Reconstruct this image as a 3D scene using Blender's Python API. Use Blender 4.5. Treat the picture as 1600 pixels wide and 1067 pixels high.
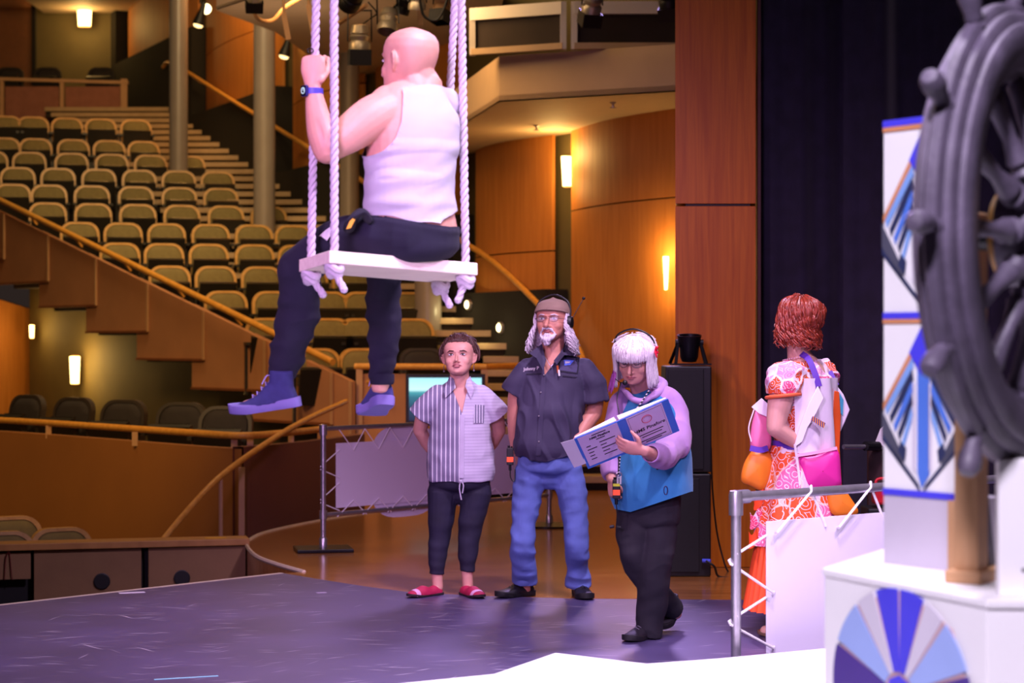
import bpy, bmesh, math, random
import numpy as np
from mathutils import Vector, Matrix, Euler
random.seed(7)
for o in list(bpy.data.objects): bpy.data.objects.remove(o)
SC = bpy.context.scene
COL = SC.collection
F = 1600*70/36.0; EYE = 1.57
def at(px, py, d):
    return Vector(((px-800)/F*d, d, EYE-(py-533.5)/F*d))
# ------------------------------------------------------------- camera
cam = bpy.data.cameras.new('camera'); camo = bpy.data.objects.new('camera', cam); COL.objects.link(camo)
camo.location = (0, 0, EYE); camo.rotation_euler = (math.pi/2, 0, 0)
cam.lens = 70; cam.sensor_width = 36; cam.clip_end = 200
cam.dof.use_dof = True; cam.dof.focus_distance = 10.2; cam.dof.aperture_fstop = 3.2
SC.camera = camo
# ------------------------------------------------------------- world, exposure
w = bpy.data.worlds.new('dim_hall'); SC.world = w; w.use_nodes = True
w.node_tree.nodes['Background'].inputs[0].default_value = (0.75, 0.50, 0.42, 1)
w.node_tree.nodes['Background'].inputs[1].default_value = 0.030
SC.view_settings.view_transform = 'Standard'; SC.view_settings.look = 'None'
SC.view_settings.gamma = 1; SC.view_settings.use_curve_mapping = False
SC.view_settings.exposure = 0.0
# ------------------------------------------------------------- large lights
def aim(o, p):
    o.rotation_euler = (Vector(p)-o.location).to_track_quat('-Z', 'Y').to_euler()
def spot(name, loc, tgt, watts, col, angle=50, size=0.25, blend=0.6):
    l = bpy.data.lights.new(name, 'SPOT'); l.energy = watts; l.color = col
    l.spot_size = math.radians(angle); l.spot_blend = blend; l.shadow_soft_size = size
    o = bpy.data.objects.new(name, l); COL.objects.link(o); o.location = loc; aim(o, tgt); return o
def area(name, loc, tgt, watts, col, sx, sy):
    l = bpy.data.lights.new(name, 'AREA'); l.energy = watts; l.color = col
    l.shape = 'RECTANGLE'; l.size = sx; l.size_y = sy
    o = bpy.data.objects.new(name, l); COL.objects.link(o); o.location = loc; aim(o, tgt); return o
def lamp(name, loc, watts, col, r=0.06):
    l = bpy.data.lights.new(name, 'POINT'); l.energy = watts; l.color = col; l.shadow_soft_size = r
    o = bpy.data.objects.new(name, l); COL.objects.link(o); o.location = loc; return o
LAV = (0.83, 0.62, 1.0); PINK = (1.0, 0.66, 0.86); WARM = (1.0, 0.56, 0.20)
# stage rig over the deck: lavender wash from above right, pinker fill from above left, plus an added face fill
spot('stage_key_light', (3.2, 4.6, 6.6), (-0.6, 9.0, 1.2), 1800, (0.86, 0.62, 1.0), 50, 0.30)
spot('stage_top_light', (1.6, 8.6, 7.4), (0.5, 10.0, 0.6), 2000, (0.90, 0.70, 1.0), 66, 0.30)
spot('stage_fill_light', (-4.2, 5.5, 5.6), (-0.4, 10.5, 1.2), 800, (1.0, 0.58, 0.84), 46, 0.4)
spot('deck_wash_light', (-0.6, 0.4, 5.4), (1.4, 5.6, 0.8), 2300, (0.90, 0.80, 1.0), 40, 0.35)
spot('deck_top_light', (1.0, 5.2, 6.8), (1.0, 6.4, 0.4), 1500, (0.93, 0.84, 1.0), 60, 0.35)
spot('face_fill_light', (-2.2, 1.0, 3.6), (0.1, 11.6, 1.2), 2600, (0.80, 0.46, 1.0), 30, 1.1)  # unseen fill added low in front to brighten the faces
spot('balcony_front_light', (0.9, 18.4, 5.9), (-0.2, 8.4, 0.2), 1500, (0.62, 0.42, 1.0), 46, 0.6)
# house lights over the seats, and fills added where the hall came out dark
area('house_light_seats', (-3.6, 22.5, 8.4), (-4.3, 28.5, 2.5), 420, (1.0, 0.70, 0.34), 3, 1.2)
area('house_light_left', (-5.8, 17.5, 6.4), (-4.6, 23.5, 1.0), 110, WARM, 2, 1)
area('house_light_wall', (-1.6, 19.5, 5.2), (0.6, 25.5, 1.8), 70, WARM, 1.5, 0.8)
spot('parapet_fill_light', (-4.6, 12.6, 5.0), (-4.0, 20.5, 1.0), 1300, (1.0, 0.60, 0.24), 50, 0.7, 0.8)  # added fill that lifts the left parapet and pit wall, no fixture modelled
area('upper_wall_fill_light', (-4.2, 31.5, 8.3), (-6.4, 38.0, 5.6), 170, WARM, 2, 1)  # added fill to bring up the dark upper wood panels
lamp('soffit_bounce_fill', (-2.6, 22.6, 4.2), 26, (1.0, 0.72, 0.45), 0.3)  # invented lamp standing in for bounced light on the gallery soffit
area('house_light_apron', (-1.5, 17.2, 5.4), (-1.0, 17.6, 0.0), 40, (1.0, 0.66, 0.36), 2.5, 1.2)
# ------------------------------------------------------------- materials
def lin(c):
    return tuple((x/12.92 if x <= 0.04045 else ((x+0.055)/1.055)**2.4) for x in c)
def hexc(h):
    return lin(tuple(int(h[i:i+2], 16)/255 for i in (0, 2, 4)))
MATS = {}
def nt(m): return m.node_tree.nodes, m.node_tree.links
def mat(name, h, rough=0.6, metal=0.0, var=0.12, scale=6.0, bump=0.0, bscale=60.0, stretch=(1, 1, 1), sheen=0.0, sss=0.0, emit=None, estr=0.0, coat=0.0, spec=0.5):
    if name in MATS: return MATS[name]
    m = bpy.data.materials.new(name); m.use_nodes = True; N, L = nt(m); b = N['Principled BSDF']
    c = hexc(h); b.inputs['Roughness'].default_value = rough; b.inputs['Metallic'].default_value = metal
    b.inputs['Specular IOR Level'].default_value = spec
    if sheen: b.inputs['Sheen Weight'].default_value = sheen
    if coat: b.inputs['Coat Weight'].default_value = coat; b.inputs['Coat Roughness'].default_value = 0.12
    if sss:
        b.inputs['Subsurface Weight'].default_value = sss; b.inputs['Subsurface Radius'].default_value = (0.02, 0.008, 0.005)
        b.inputs['Subsurface Scale'].default_value = 0.6
    if emit:
        b.inputs['Emission Color'].default_value = (*hexc(emit), 1); b.inputs['Emission Strength'].default_value = estr
    tc = N.new('ShaderNodeTexCoord'); mp = N.new('ShaderNodeMapping'); mp.inputs['Scale'].default_value = stretch
    L.new(tc.outputs['Object'], mp.inputs['Vector'])
    nz = N.new('ShaderNodeTexNoise'); nz.inputs['Scale'].default_value = scale; nz.inputs['Detail'].default_value = 4
    L.new(mp.outputs['Vector'], nz.inputs['Vector'])
    cr = N.new('ShaderNodeValToRGB'); cr.color_ramp.elements[0].position = 0.3; cr.color_ramp.elements[1].position = 0.7
    cr.color_ramp.elements[0].color = (*[x*(1-var) for x in c], 1); cr.color_ramp.elements[1].color = (*[min(1, x*(1+var)) for x in c], 1)
    L.new(nz.outputs['Fac'], cr.inputs['Fac']); L.new(cr.outputs['Color'], b.inputs['Base Color'])
    if bump:
        n2 = N.new('ShaderNodeTexNoise'); n2.inputs['Scale'].default_value = bscale; n2.inputs['Detail'].default_value = 3
        L.new(mp.outputs['Vector'], n2.inputs['Vector'])
        bp = N.new('ShaderNodeBump'); bp.inputs['Strength'].default_value = bump; bp.inputs['Distance'].default_value = 0.01
        L.new(n2.outputs['Fac'], bp.inputs['Height']); L.new(bp.outputs['Normal'], b.inputs['Normal'])
    MATS[name] = m; return m
def bands(name, axis, scale, stops, rough=0.7, warp=0.0, sheen=0.0):
    """repeating stripes along a local axis; stops = [(pos, hex), ...] constant ramp"""
    m = bpy.data.materials.new(name); m.use_nodes = True; N, L = nt(m); b = N['Principled BSDF']; b.inputs['Roughness'].default_value = rough
    if sheen: b.inputs['Sheen Weight'].default_value = sheen
    tc = N.new('ShaderNodeTexCoord'); sp = N.new('ShaderNodeSeparateXYZ')
    if warp:
        nz = N.new('ShaderNodeTexNoise'); nz.inputs['Scale'].default_value = 4
        mx = N.new('ShaderNodeMixRGB'); mx.blend_type = 'ADD'; mx.inputs[0].default_value = warp
        L.new(tc.outputs['Object'], nz.inputs['Vector']); L.new(tc.outputs['Object'], mx.inputs[1]); L.new(nz.outputs['Color'], mx.inputs[2]); L.new(mx.outputs[0], sp.inputs[0])
    else: L.new(tc.outputs['Object'], sp.inputs[0])
    mu = N.new('ShaderNodeMath'); mu.operation = 'MULTIPLY'; mu.inputs[1].default_value = scale
    fr = N.new('ShaderNodeMath'); fr.operation = 'FRACT'
    L.new(sp.outputs['XYZ'.index(axis)], mu.inputs[0]); L.new(mu.outputs[0], fr.inputs[0])
    cr = N.new('ShaderNodeValToRGB'); cr.color_ramp.interpolation = 'CONSTANT'
    while len(cr.color_ramp.elements) < len(stops): cr.color_ramp.elements.new(0.5)
    for e, (p, h) in zip(cr.color_ramp.elements, stops): e.position = p; e.color = (*hexc(h), 1)
    L.new(fr.outputs[0], cr.inputs[0]); L.new(cr.outputs[0], b.inputs['Base Color'])
    MATS[name] = m; return m
def wood(name, h1, h2, rough=0.45, stretch=(14, 14, 1.0), scale=2.2, coat=0.0):
    m = bpy.data.materials.new(name); m.use_nodes = True; N, L = nt(m); b = N['Principled BSDF']; b.inputs['Roughness'].default_value = rough
    if coat: b.inputs['Coat Weight'].default_value = coat; b.inputs['Coat Roughness'].default_value = 0.15
    tc = N.new('ShaderNodeTexCoord'); mp = N.new('ShaderNodeMapping'); mp.inputs['Scale'].default_value = stretch
    nz = N.new('ShaderNodeTexNoise'); nz.inputs['Scale'].default_value = scale; nz.inputs['Detail'].default_value = 7; nz.inputs['Distortion'].default_value = 0.6
    cr = N.new('ShaderNodeValToRGB'); cr.color_ramp.elements[0].position = 0.32; cr.color_ramp.elements[1].position = 0.68
    cr.color_ramp.elements[0].color = (*hexc(h1), 1); cr.color_ramp.elements[1].color = (*hexc(h2), 1)
    L.new(tc.outputs['Object'], mp.inputs['Vector']); L.new(mp.outputs[0], nz.inputs['Vector']); L.new(nz.outputs['Fac'], cr.inputs[0]); L.new(cr.outputs[0], b.inputs['Base Color'])
    MATS[name] = m; return m
def glow(name, h, s, h2=None):
    return mat(name, h2 or h, 0.5, var=0.0, emit=h, estr=s)
# ------------------------------------------------------------- mesh helpers
def V(*a): return Vector(a)
class MB:
    def __init__(s): s.v = []; s.f = []; s.mi = []
    def add(s, vs, fs, mi=0):
        o = len(s.v); s.v += [tuple(v) for v in vs]; s.f += [tuple(i+o for i in f) for f in fs]; s.mi += [mi]*len(fs); return s
    def box(s, c, size, M=None, mi=0):
        c = Vector(c); h = Vector(size)/2
        vs = [Vector((x*h.x, y*h.y, z*h.z)) for x in (-1, 1) for y in (-1, 1) for z in (-1, 1)]
        vs = [(M @ v if M else v)+c for v in vs]
        return s.add(vs, [(0, 1, 3, 2), (4, 6, 7, 5), (0, 4, 5, 1), (2, 3, 7, 6), (0, 2, 6, 4), (1, 5, 7, 3)], mi)
    def bar(s, a, b, wd, ht, up=(0, 0, 1), mi=0):
        a, b = Vector(a), Vector(b); d = (b-a); L = d.length; d.normalize(); up = Vector(up)
        x = d.cross(up)
        if x.length < 1e-4: x = d.cross(Vector((1, 0, 0)))
        x.normalize(); u = x.cross(d).normalized()
        M = Matrix((x, d, u)).transposed()
        return s.box((a+b)/2, (wd, L, ht), M, mi)
    def tube(s, pts, r, n=10, mi=0, cap=True):
        pts = [Vector(p) for p in pts]; m = len(pts); rs = r if isinstance(r, (list, tuple)) else [r]*m
        vs = []; ref = None
        for i, p in enumerate(pts):
            t = (pts[min(i+1, m-1)]-pts[max(i-1, 0)]).normalized()
            if ref is None:
                ref = t.cross(Vector((0, 0, 1)))
                if ref.length < 1e-3: ref = t.cross(Vector((1, 0, 0)))
            ref = (ref-t*ref.dot(t)).normalized(); q = t.cross(ref)
            for k in range(n):
                a = 2*math.pi*k/n; vs.append(p+(ref*math.cos(a)+q*math.sin(a))*rs[i])
        fs = [(i*n+k, i*n+(k+1) % n, (i+1)*n+(k+1) % n, (i+1)*n+k) for i in range(m-1) for k in range(n)]
        if cap: fs += [tuple(range(n-1, -1, -1)), tuple((m-1)*n+k for k in range(n))]
        return s.add(vs, fs, mi)
    def lathe(s, prof, M=None, n=20, mi=0):
        """prof = [(r, z)...] about local Z"""
        M = M or Matrix(); vs = []; m = len(prof)
        for r, z in prof:
            for k in range(n):
                a = 2*math.pi*k/n; vs.append(M @ Vector((max(r, 1e-4)*math.cos(a), max(r, 1e-4)*math.sin(a), z)))
        fs = [(i*n+k, i*n+(k+1) % n, (i+1)*n+(k+1) % n, (i+1)*n+k) for i in range(m-1) for k in range(n)]
        fs += [tuple(range(n-1, -1, -1)), tuple((m-1)*n+k for k in range(n))]
        return s.add(vs, fs, mi)
    def prism(s, outline, vec, mi=0):
        """closed outline of 3-D points pushed along vec"""
        a = [Vector(p) for p in outline]; n = len(a); vec = Vector(vec); b = [p+vec for p in a]
        fs = [tuple(range(n-1, -1, -1)), tuple(range(n, 2*n))]+[(i, (i+1) % n, n+(i+1) % n, n+i) for i in range(n)]
        return s.add(a+b, fs, mi)
    def grid(s, rows, closed=False, mi=0):
        m = len(rows); n = len(rows[0]); vs = [p for r in rows for p in r]; fs = []
        for i in range(m-1):
            for k in range(n if closed else n-1):
                fs.append((i*n+k, i*n+(k+1) % n, (i+1)*n+(k+1) % n, (i+1)*n+k))
        return s.add(vs, fs, mi)
    def sphere(s, c, r, n=12, M=None, mi=0):
        r = Vector(r) if hasattr(r, '__len__') else Vector((r, r, r)); c = Vector(c); rows = []
        for i in range(n//2+1):
            th = math.pi*i/(n//2); row = []
            for k in range(n):
                a = 2*math.pi*k/n; st = max(math.sin(th), 1e-3)
                v = Vector((r.x*st*math.cos(a), r.y*st*math.sin(a), r.z*math.cos(th)))
                row.append(c+(M @ v if M else v))
            rows.append(row)
        return s.grid(rows, True, mi)
    def mesh(s, name, origin=(0, 0, 0)):
        me = bpy.data.meshes.new(name); o = Vector(origin)
        me.from_pydata([tuple(Vector(v)-o) for v in s.v], [], s.f)
        me.polygons.foreach_set('material_index', s.mi); me.update()
        bm = bmesh.new(); bm.from_mesh(me); bmesh.ops.recalc_face_normals(bm, faces=bm.faces); bm.to_mesh(me); bm.free()
        return me
def shade(me, ang=40):
    me.polygons.foreach_set('use_smooth', [True]*len(me.polygons))
    try: me.set_sharp_from_angle(angle=math.radians(ang))
    except Exception: pass
def link(name, me, mats, parent=None, loc=None):
    o = bpy.data.objects.new(name, me); COL.objects.link(o)
    for m in (mats if isinstance(mats, (list, tuple)) else [mats]): me.materials.append(m)
    if parent: o.parent = parent
    if loc is not None: o.location = loc
    return o
def org(parent):
    p = Vector((0, 0, 0))
    while parent: p = p+parent.location; parent = parent.parent
    return p
def part(name, mb, mats, parent=None, smooth=True, bevel=0.0, label=None, ang=40):
    """a mesh given in world coordinates, stored relative to its parent chain (parents carry no rotation)"""
    if parent is None:
        vs = np.array([tuple(v) for v in mb.v]); c = (vs.min(0)+vs.max(0))/2; c[2] = vs[:, 2].min(); o = Vector(c)
        ob = link(name, mb.mesh(name, o), mats, None, o)
    else: ob = link(name, mb.mesh(name, org(parent)), mats, parent)
    if smooth: shade(ob.data, ang)
    if bevel:
        md = ob.modifiers.new('bevel', 'BEVEL'); md.width = bevel; md.segments = 2; md.limit_method = 'ANGLE'; md.angle_limit = math.radians(50)
    if label: ob['label'] = label
    return ob
def tag(o, label, cat, group=None):
    o['label'] = label; o['category'] = cat
    if group: o['group'] = group
    return o
def thing(name, label, cat, loc=(0, 0, 0), group=None):
    o = bpy.data.objects.new(name, None); COL.objects.link(o); o.location = loc; o.empty_display_size = 0.1
    return tag(o, label, cat, group)
def struct(o): o['kind'] = 'structure'; return o
def sempty(name, loc=(0, 0, 0)):
    o = bpy.data.objects.new(name, None); COL.objects.link(o); o.location = loc; return struct(o)
def crv(pts, n=6):
    """Catmull-Rom through points"""
    P = [Vector(p) for p in pts]; P = [P[0]*2-P[1]]+P+[P[-1]*2-P[-2]]; out = []
    for i in range(1, len(P)-2):
        for k in range(n):
            t = k/n; a, b, c, d = P[i-1], P[i], P[i+1], P[i+2]
            out.append(0.5*((2*b)+(c-a)*t+(2*a-5*b+4*c-d)*t*t+(3*b-a-3*c+d)*t**3))
    return out+[P[-2]]
def rrect(w, h, r, n=5, bottom=True):
    """rounded rectangle outline (x, z), z from 0 to h"""
    pts = []
    for cx, cz, a0, rr in ((w/2-r, h-r, 0, r), (-w/2+r, h-r, 90, r), (-w/2, 0, None, 0), (w/2, 0, None, 0)):
        if a0 is None: pts.append((cx, cz))
        else:
            for k in range(n+1):
                a = math.radians(a0+90*k/n); pts.append((cx+rr*math.cos(a), cz+rr*math.sin(a)))
    return pts
# ------------------------------------------------------------- shared materials
m_parapet = mat('parapet_cloth', 'B07A55', 0.85, var=0.06, scale=3, bump=0.15, bscale=220)
m_tan = mat('tan_edge', 'B98F68', 0.6, var=0.06)
m_railwood = wood('rail_wood', 'C98A33', 'DDA04A', 0.4, (6, 6, 6), 3)
m_panelwood = wood('panel_wood', 'B8702A', 'C98038', 0.58, (10, 10, 0.8), 1.6)
m_panelwood2 = wood('proscenium_wood', 'BE6008', 'D87A14', 0.38, (16, 16, 0.7), 2.0)
m_olive = mat('olive_plaster', '5E5230', 0.75, var=0.06, scale=4)
m_dark = mat('dark_carpet', '1C1712', 0.95, var=0.2, scale=40)
m_carpet = mat('tier_carpet', '2A2016', 0.95, var=0.2, scale=30)
m_beige = mat('beige_plaster', 'C9AE92', 0.7, var=0.03)
m_column = mat('grey_column_paint', '8A7F78', 0.35, var=0.04)
m_black = mat('black_paint', '0D0C0F', 0.5, var=0.1)
m_blackm = mat('black_metal', '141318', 0.35, 0.4, var=0.1)
m_white = mat('white_paint', 'F2EFF2', 0.5, var=0.015, scale=2)
m_steel = mat('galvanised_pipe', 'B9B4BE', 0.32, 0.85, var=0.1, scale=25)
m_fwall = mat('brown_front_panel', '96602E', 0.7, var=0.05, scale=2)
m_tread = mat('tread_stone', 'A58A68', 0.6, var=0.08, scale=8)
m_warmglow = glow('sconce_glass', 'FFD27A', 9.0, 'FFE6B0')
m_stepglow = glow('step_lamp_glass', 'FFE9A8', 6.0)
def plan(pts, z): return [V(x, y, z) for x, y in pts]
def gp(px, py, z=0.0):
    d = (EYE-z)*F/(py-533.5); return ((px-800)/F*d, d)
# ------------------------------------------------------------- stage floor
m_marley = mat('black_dance_floor', '463D64', 0.42, var=0.22, scale=1.5, spec=0.6)
def marley_nodes():
    """thin scuffs and scratches in many directions on the dance floor"""
    N, L = nt(m_marley); b = N['Principled BSDF']; tc = N.new('ShaderNodeTexCoord')
    base = b.inputs['Base Color'].links[0].from_socket; acc = None
    nz = N.new('ShaderNodeTexNoise'); nz.inputs['Scale'].default_value = 1.6; nz.inputs['Detail'].default_value = 2; L.new(tc.outputs['Object'], nz.inputs['Vector'])
    wp_ = N.new('ShaderNodeMixRGB'); wp_.blend_type = 'ADD'; wp_.inputs[0].default_value = 0.22; L.new(tc.outputs['Object'], wp_.inputs[1]); L.new(nz.outputs['Color'], wp_.inputs[2])
    def M_(op, x, y):
        n = N.new('ShaderNodeMath'); n.operation = op
        for i, q in enumerate((x, y)):
            if isinstance(q, (int, float)): n.inputs[i].default_value = q
            else: L.new(q, n.inputs[i])
        return n.outputs[0]
    for k, (sx, sy, rot, r, pick, amp) in enumerate(((0.7, 17, 0.3, .075, .45, 1.0), (1.2, 22, 0.05, .09, .5, .7), (0.6, 20, -0.4, .07, .4, .9), (0.9, 20, 0.9, .08, .35, .8), (2.2, 24, -0.15, .12, .5, .6), (1.0, 20, 1.9, .08, .3, .8), (0.5, 24, 0.55, .06, .4, 1.0), (3.0, 30, 0.2, .15, .5, .5), (2.5, 26, -0.7, .13, .5, .5))):
        mp = N.new('ShaderNodeMapping'); mp.inputs['Rotation'].default_value = (0, 0, rot); L.new(wp_.outputs[0], mp.inputs[0])
        m2 = N.new('ShaderNodeMapping'); m2.inputs['Scale'].default_value = (sx, sy, 0); m2.inputs['Location'].default_value = (k*3.7, k*1.9, 0); L.new(mp.outputs[0], m2.inputs[0])
        v = N.new('ShaderNodeTexVoronoi'); v.inputs['Scale'].default_value = 1.0; L.new(m2.outputs[0], v.inputs['Vector'])
        sc = N.new('ShaderNodeSeparateColor'); L.new(v.outputs['Color'], sc.inputs[0])
        mr = N.new('ShaderNodeMapRange'); mr.inputs[1].default_value = r*1.35; mr.inputs[2].default_value = r*0.5; mr.inputs[3].default_value = 0; mr.inputs[4].default_value = amp; L.new(v.outputs['Distance'], mr.inputs[0])
        q = M_('MULTIPLY', mr.outputs[0], M_('LESS_THAN', sc.outputs[0], pick)); q = M_('MULTIPLY', q, M_('POWER', sc.outputs[1], 0.5))
        acc = q if acc is None else M_('MAXIMUM', acc, q)
    mx = N.new('ShaderNodeMixRGB'); mx.inputs[2].default_value = (*hexc('D8D0E2'), 1); L.new(acc, mx.inputs[0]); L.new(base, mx.inputs[1]); L.new(mx.outputs[0], b.inputs['Base Color'])
marley_nodes()
m_apron = wood('apron_maple', '8A5526', 'A86F38', 0.22, (1.2, 9, 1), 1.6, coat=0.4)
edge = [(-8.0, 6.45), (-3.05, 11.87), (-1.56, 13.50)]
far = [gp(440, 895), gp(500, 905), gp(570, 916), gp(640, 925), gp(760, 931), gp(900, 935), gp(1140, 937), (5.5, 12.1)]
mb = MB(); mb.prism(plan([(-8, -3), (5.5, -3)][::1]+[(5.5, 12.1)]+far[::-1][1:]+[edge[1], edge[0]], 0.0), (0, 0, -0.06))
struct(part('floor', mb, m_marley, smooth=False))
bulge = [gp(475, 893), gp(430, 880), gp(400, 868), gp(386, 852), gp(390, 843), gp(420, 830), gp(500, 813), gp(570, 802), gp(640, 793), gp(720, 785), gp(800, 777), (0.0, 21.0)]
bulge = [tuple(p[:2]) for p in crv([(x, y, 0) for x, y in bulge], 5)]
mb = MB(); mb.prism(plan([(-8, -3), (5.5, -3), (5.5, 21.0)]+bulge[::-1]+[edge[2], edge[1], edge[0]], -0.002), (0, 0, -1.0))
struct(part('floor', mb, m_apron, smooth=False))
m_edge = mat('pale_edge_trim', 'C9B7A6', 0.5, var=0.08, scale=20)
mb = MB(); mb.tube(plan(bulge, -0.004), 0.016, 6); struct(part('trim_1', mb, m_edge))
mb = MB(); mb.bar((-8.0, 6.44, -0.008), (-1.56, 13.5, -0.008), 0.035, 0.02); struct(part('trim_2', mb, m_edge, smooth=False))
mb = MB(); mb.box((-4, 24, -1.06), (30, 42, 0.1)); struct(part('floor', mb, m_carpet, smooth=False))
# tape marks left on the dance floor
for i, (px, py, wd, hh, h) in enumerate(((206, 926, 0.16, 0.05, 'D9CFE0'), (502, 926, 0.06, 0.04, '9C8FA8'), (291, 1059, 0.30, 0.018, '8CC9D8'))):
    c = gp(px, py); mb = MB(); mb.box((c[0], c[1], 0.001), (wd, hh, 0.002), Matrix.Rotation(0.35, 3, 'Z'))
    o = part('floor_tape', mb, mat('floor_tape_%s' % h, h, 0.6), smooth=False)
    tag(o, ('white tape square near the stage edge on the dark floor', 'small grey tape mark on dark floor left of the striped shirt', 'thin pale blue tape strip on the dark floor at bottom left')[i], 'tape', 'tape marks')
# ------------------------------------------------------------- pit wall (left, beyond stage edge)
pw = sempty('wall_pit', (-3.4, 15.0, -1.0))
A = V(-4.6, 14.78, 0.0); B = V(-2.055, 15.40, 0.0); ab = (B-A).normalized(); nb = V(ab.y, -ab.x, 0)
def onp(px): # point on the pit wall line under a pixel column
    u = (px-800)/F; t = (u*A.y-A.x)/(ab.x-u*ab.y); return A+ab*t
m_pit = mat('pit_board', '8E6B46', 0.7, var=0.08, scale=5, bump=0.1)
m_cap = wood('pit_cap', 'A8753C', 'BC8748', 0.45, (3, 14, 3), 2)
mb = MB(); a, b = onp(-60), onp(385); mb.bar(a-ab*0.05+V(0, 0.08, 0.025), b+V(0, 0.08, 0.025), 0.26, 0.05); part('cap', mb, m_cap, pw, False, 0.004)
mb = MB(); mb.bar(a+V(0, 0.16, -0.5), b+V(0, 0.16, -0.5), 0.04, 1.0); part('backing', mb, m_black, pw, False)
for p0, p1, hx, hy in ((52, 220, 159, 908), (231, 383, 284, 903)):
    a, b = onp(p0), onp(p1); mb = MB(); mb.bar(a+V(0, 0.02, -0.48), b+V(0, 0.02, -0.48), 0.03, 0.94); pn = part('panel', mb, m_pit, pw, False, 0.004)
    c = onp(hx)+nb*0.0; c.z = EYE-(hy-533.5)/F*c.y
    M = Matrix.Translation(c+V(0, 0.004, 0)) @ nb.to_track_quat('Z', 'Y').to_matrix().to_4x4()
    mb = MB(); mb.lathe([(0.062, -0.02), (0.062, 0.016), (0.056, 0.018)], M, 28); part('vent_hole', mb, m_black, pn, False)
a, b = onp(-60), onp(47); mb = MB(); mb.bar(a+V(0, 0.02, -0.12), b+V(0, 0.02, -0.12), 0.03, 0.20); part('upper_board', mb, m_pit, pw, False)
mb = MB(); a = onp(8); b = onp(20)
mb.tube(crv([a+V(0, -0.02, -0.22), a+V(0.01, -0.02, -0.06), a+V(0.04, -0.03, 0.0), b+V(-0.02, -0.02, -0.02), b+V(0, -0.02, -0.22)], 5), 0.004, 6)
tag(part('cable', mb, mat('red_cable', '6B1F1F', 0.5)), 'thin red cable looped over the pit wall cap at far left', 'cable')
mb = MB(); c = onp(335); M = Matrix.Rotation(math.atan2(ab.y, ab.x), 3, 'Z'); mb.box(c+V(0, 0.05, 0.053), (0.16, 0.07, 0.004), M)
tag(part('caution_tape', mb, mat('yellow_tape', 'D9A520', 0.5), smooth=False), 'yellow tape patch on the wooden pit wall cap', 'tape')
# ------------------------------------------------------------- front curved parapet on the left
wf = sempty('wall_front_left', (-3.6, 18.5, -1))
fp = [V(-6.6, 21.6, 0), V(-5.3, 20.6, 0), V(-3.9, 19.0, 0), V(-2.95, 17.85, 0), V(-2.335, 17.2, 0)]
fc = crv(fp, 5)
mb = MB(); mb.grid([[p+V(0, 0, z) for p in fc] for z in (-1.0, 0.64)]); mb.grid([[p+V(0.07, 0.09, z) for p in fc] for z in (-1.0, 0.64)]); mb.grid([[p+V(0, 0, 0.64) for p in fc], [p+V(0.07, 0.09, 0.64) for p in fc]])
part('panel', mb, m_fwall, wf)
m_fwall2 = mat('brown_side_panel', '7A4A38', 0.75, var=0.05, scale=2)
fc2 = [V(-2.32, 17.2, 0), V(-1.95, 17.85, 0), V(-1.70, 18.6, 0), V(-1.45, 19.6, 0)]
mb = MB(); mb.grid([[p+V(0, 0, z) for p in fc2] for z in (-1.0, 0.66)]); mb.grid([[p+V(-0.1, 0.05, z) for p in fc2] for z in (-1.0, 0.66)]); mb.grid([[p+V(0, 0, 0.66) for p in fc2], [p+V(-0.1, 0.05, 0.66) for p in fc2]])
part('panel', mb, m_fwall2, wf)
mb = MB(); mb.bar(at(378, 730, 17.12), at(378, 848, 17.12), 0.05, 0.04, (0, 1, 0)); part('edge_post', mb, m_tan, wf, False)
hr = thing('handrail', 'round wooden handrail along the top of the brown curved parapet', 'handrail', (-3.5, 18.5, 0.6))
mb = MB(); mb.tube(crv([p+V(0, 0.04, 0.755) for p in fp]+[p+V(-0.05, 0, 0.755) for p in fc2[1:3]], 6), 0.032, 10); part('rail', mb, m_railwood, hr)
for px, d in ((76, 19.9), (211, 18.5), (366, 17.35), (391, 17.4), (455, 18.0)):
    mb = MB(); p = at(px, 690, d); mb.bar((p.x, p.y, 0.60), (p.x, p.y, 0.73), 0.055, 0.02, (0, 1, 0)); part('bracket', mb, m_tan, hr, False)
hr = thing('curved_handrail', 'slim yellow wooden handrail curving up from the pit wall', 'handrail', (-2.2, 16.8, 0))
pts = crv([at(243, 858, 15.8), at(290, 801, 16.1), at(345, 744, 16.5), at(420, 690, 17.3), at(480, 655, 18.3), at(541, 627, 19.4)], 6)
mb = MB(); mb.tube(pts, 0.026, 10); part('rail', mb, m_railwood, hr)
mb = MB(); mb.tube([at(345, 748, 16.5), V(at(345, 748, 16.5).x, 16.5, -1)], 0.018, 8); part('post', mb, m_tan, hr)
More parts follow.
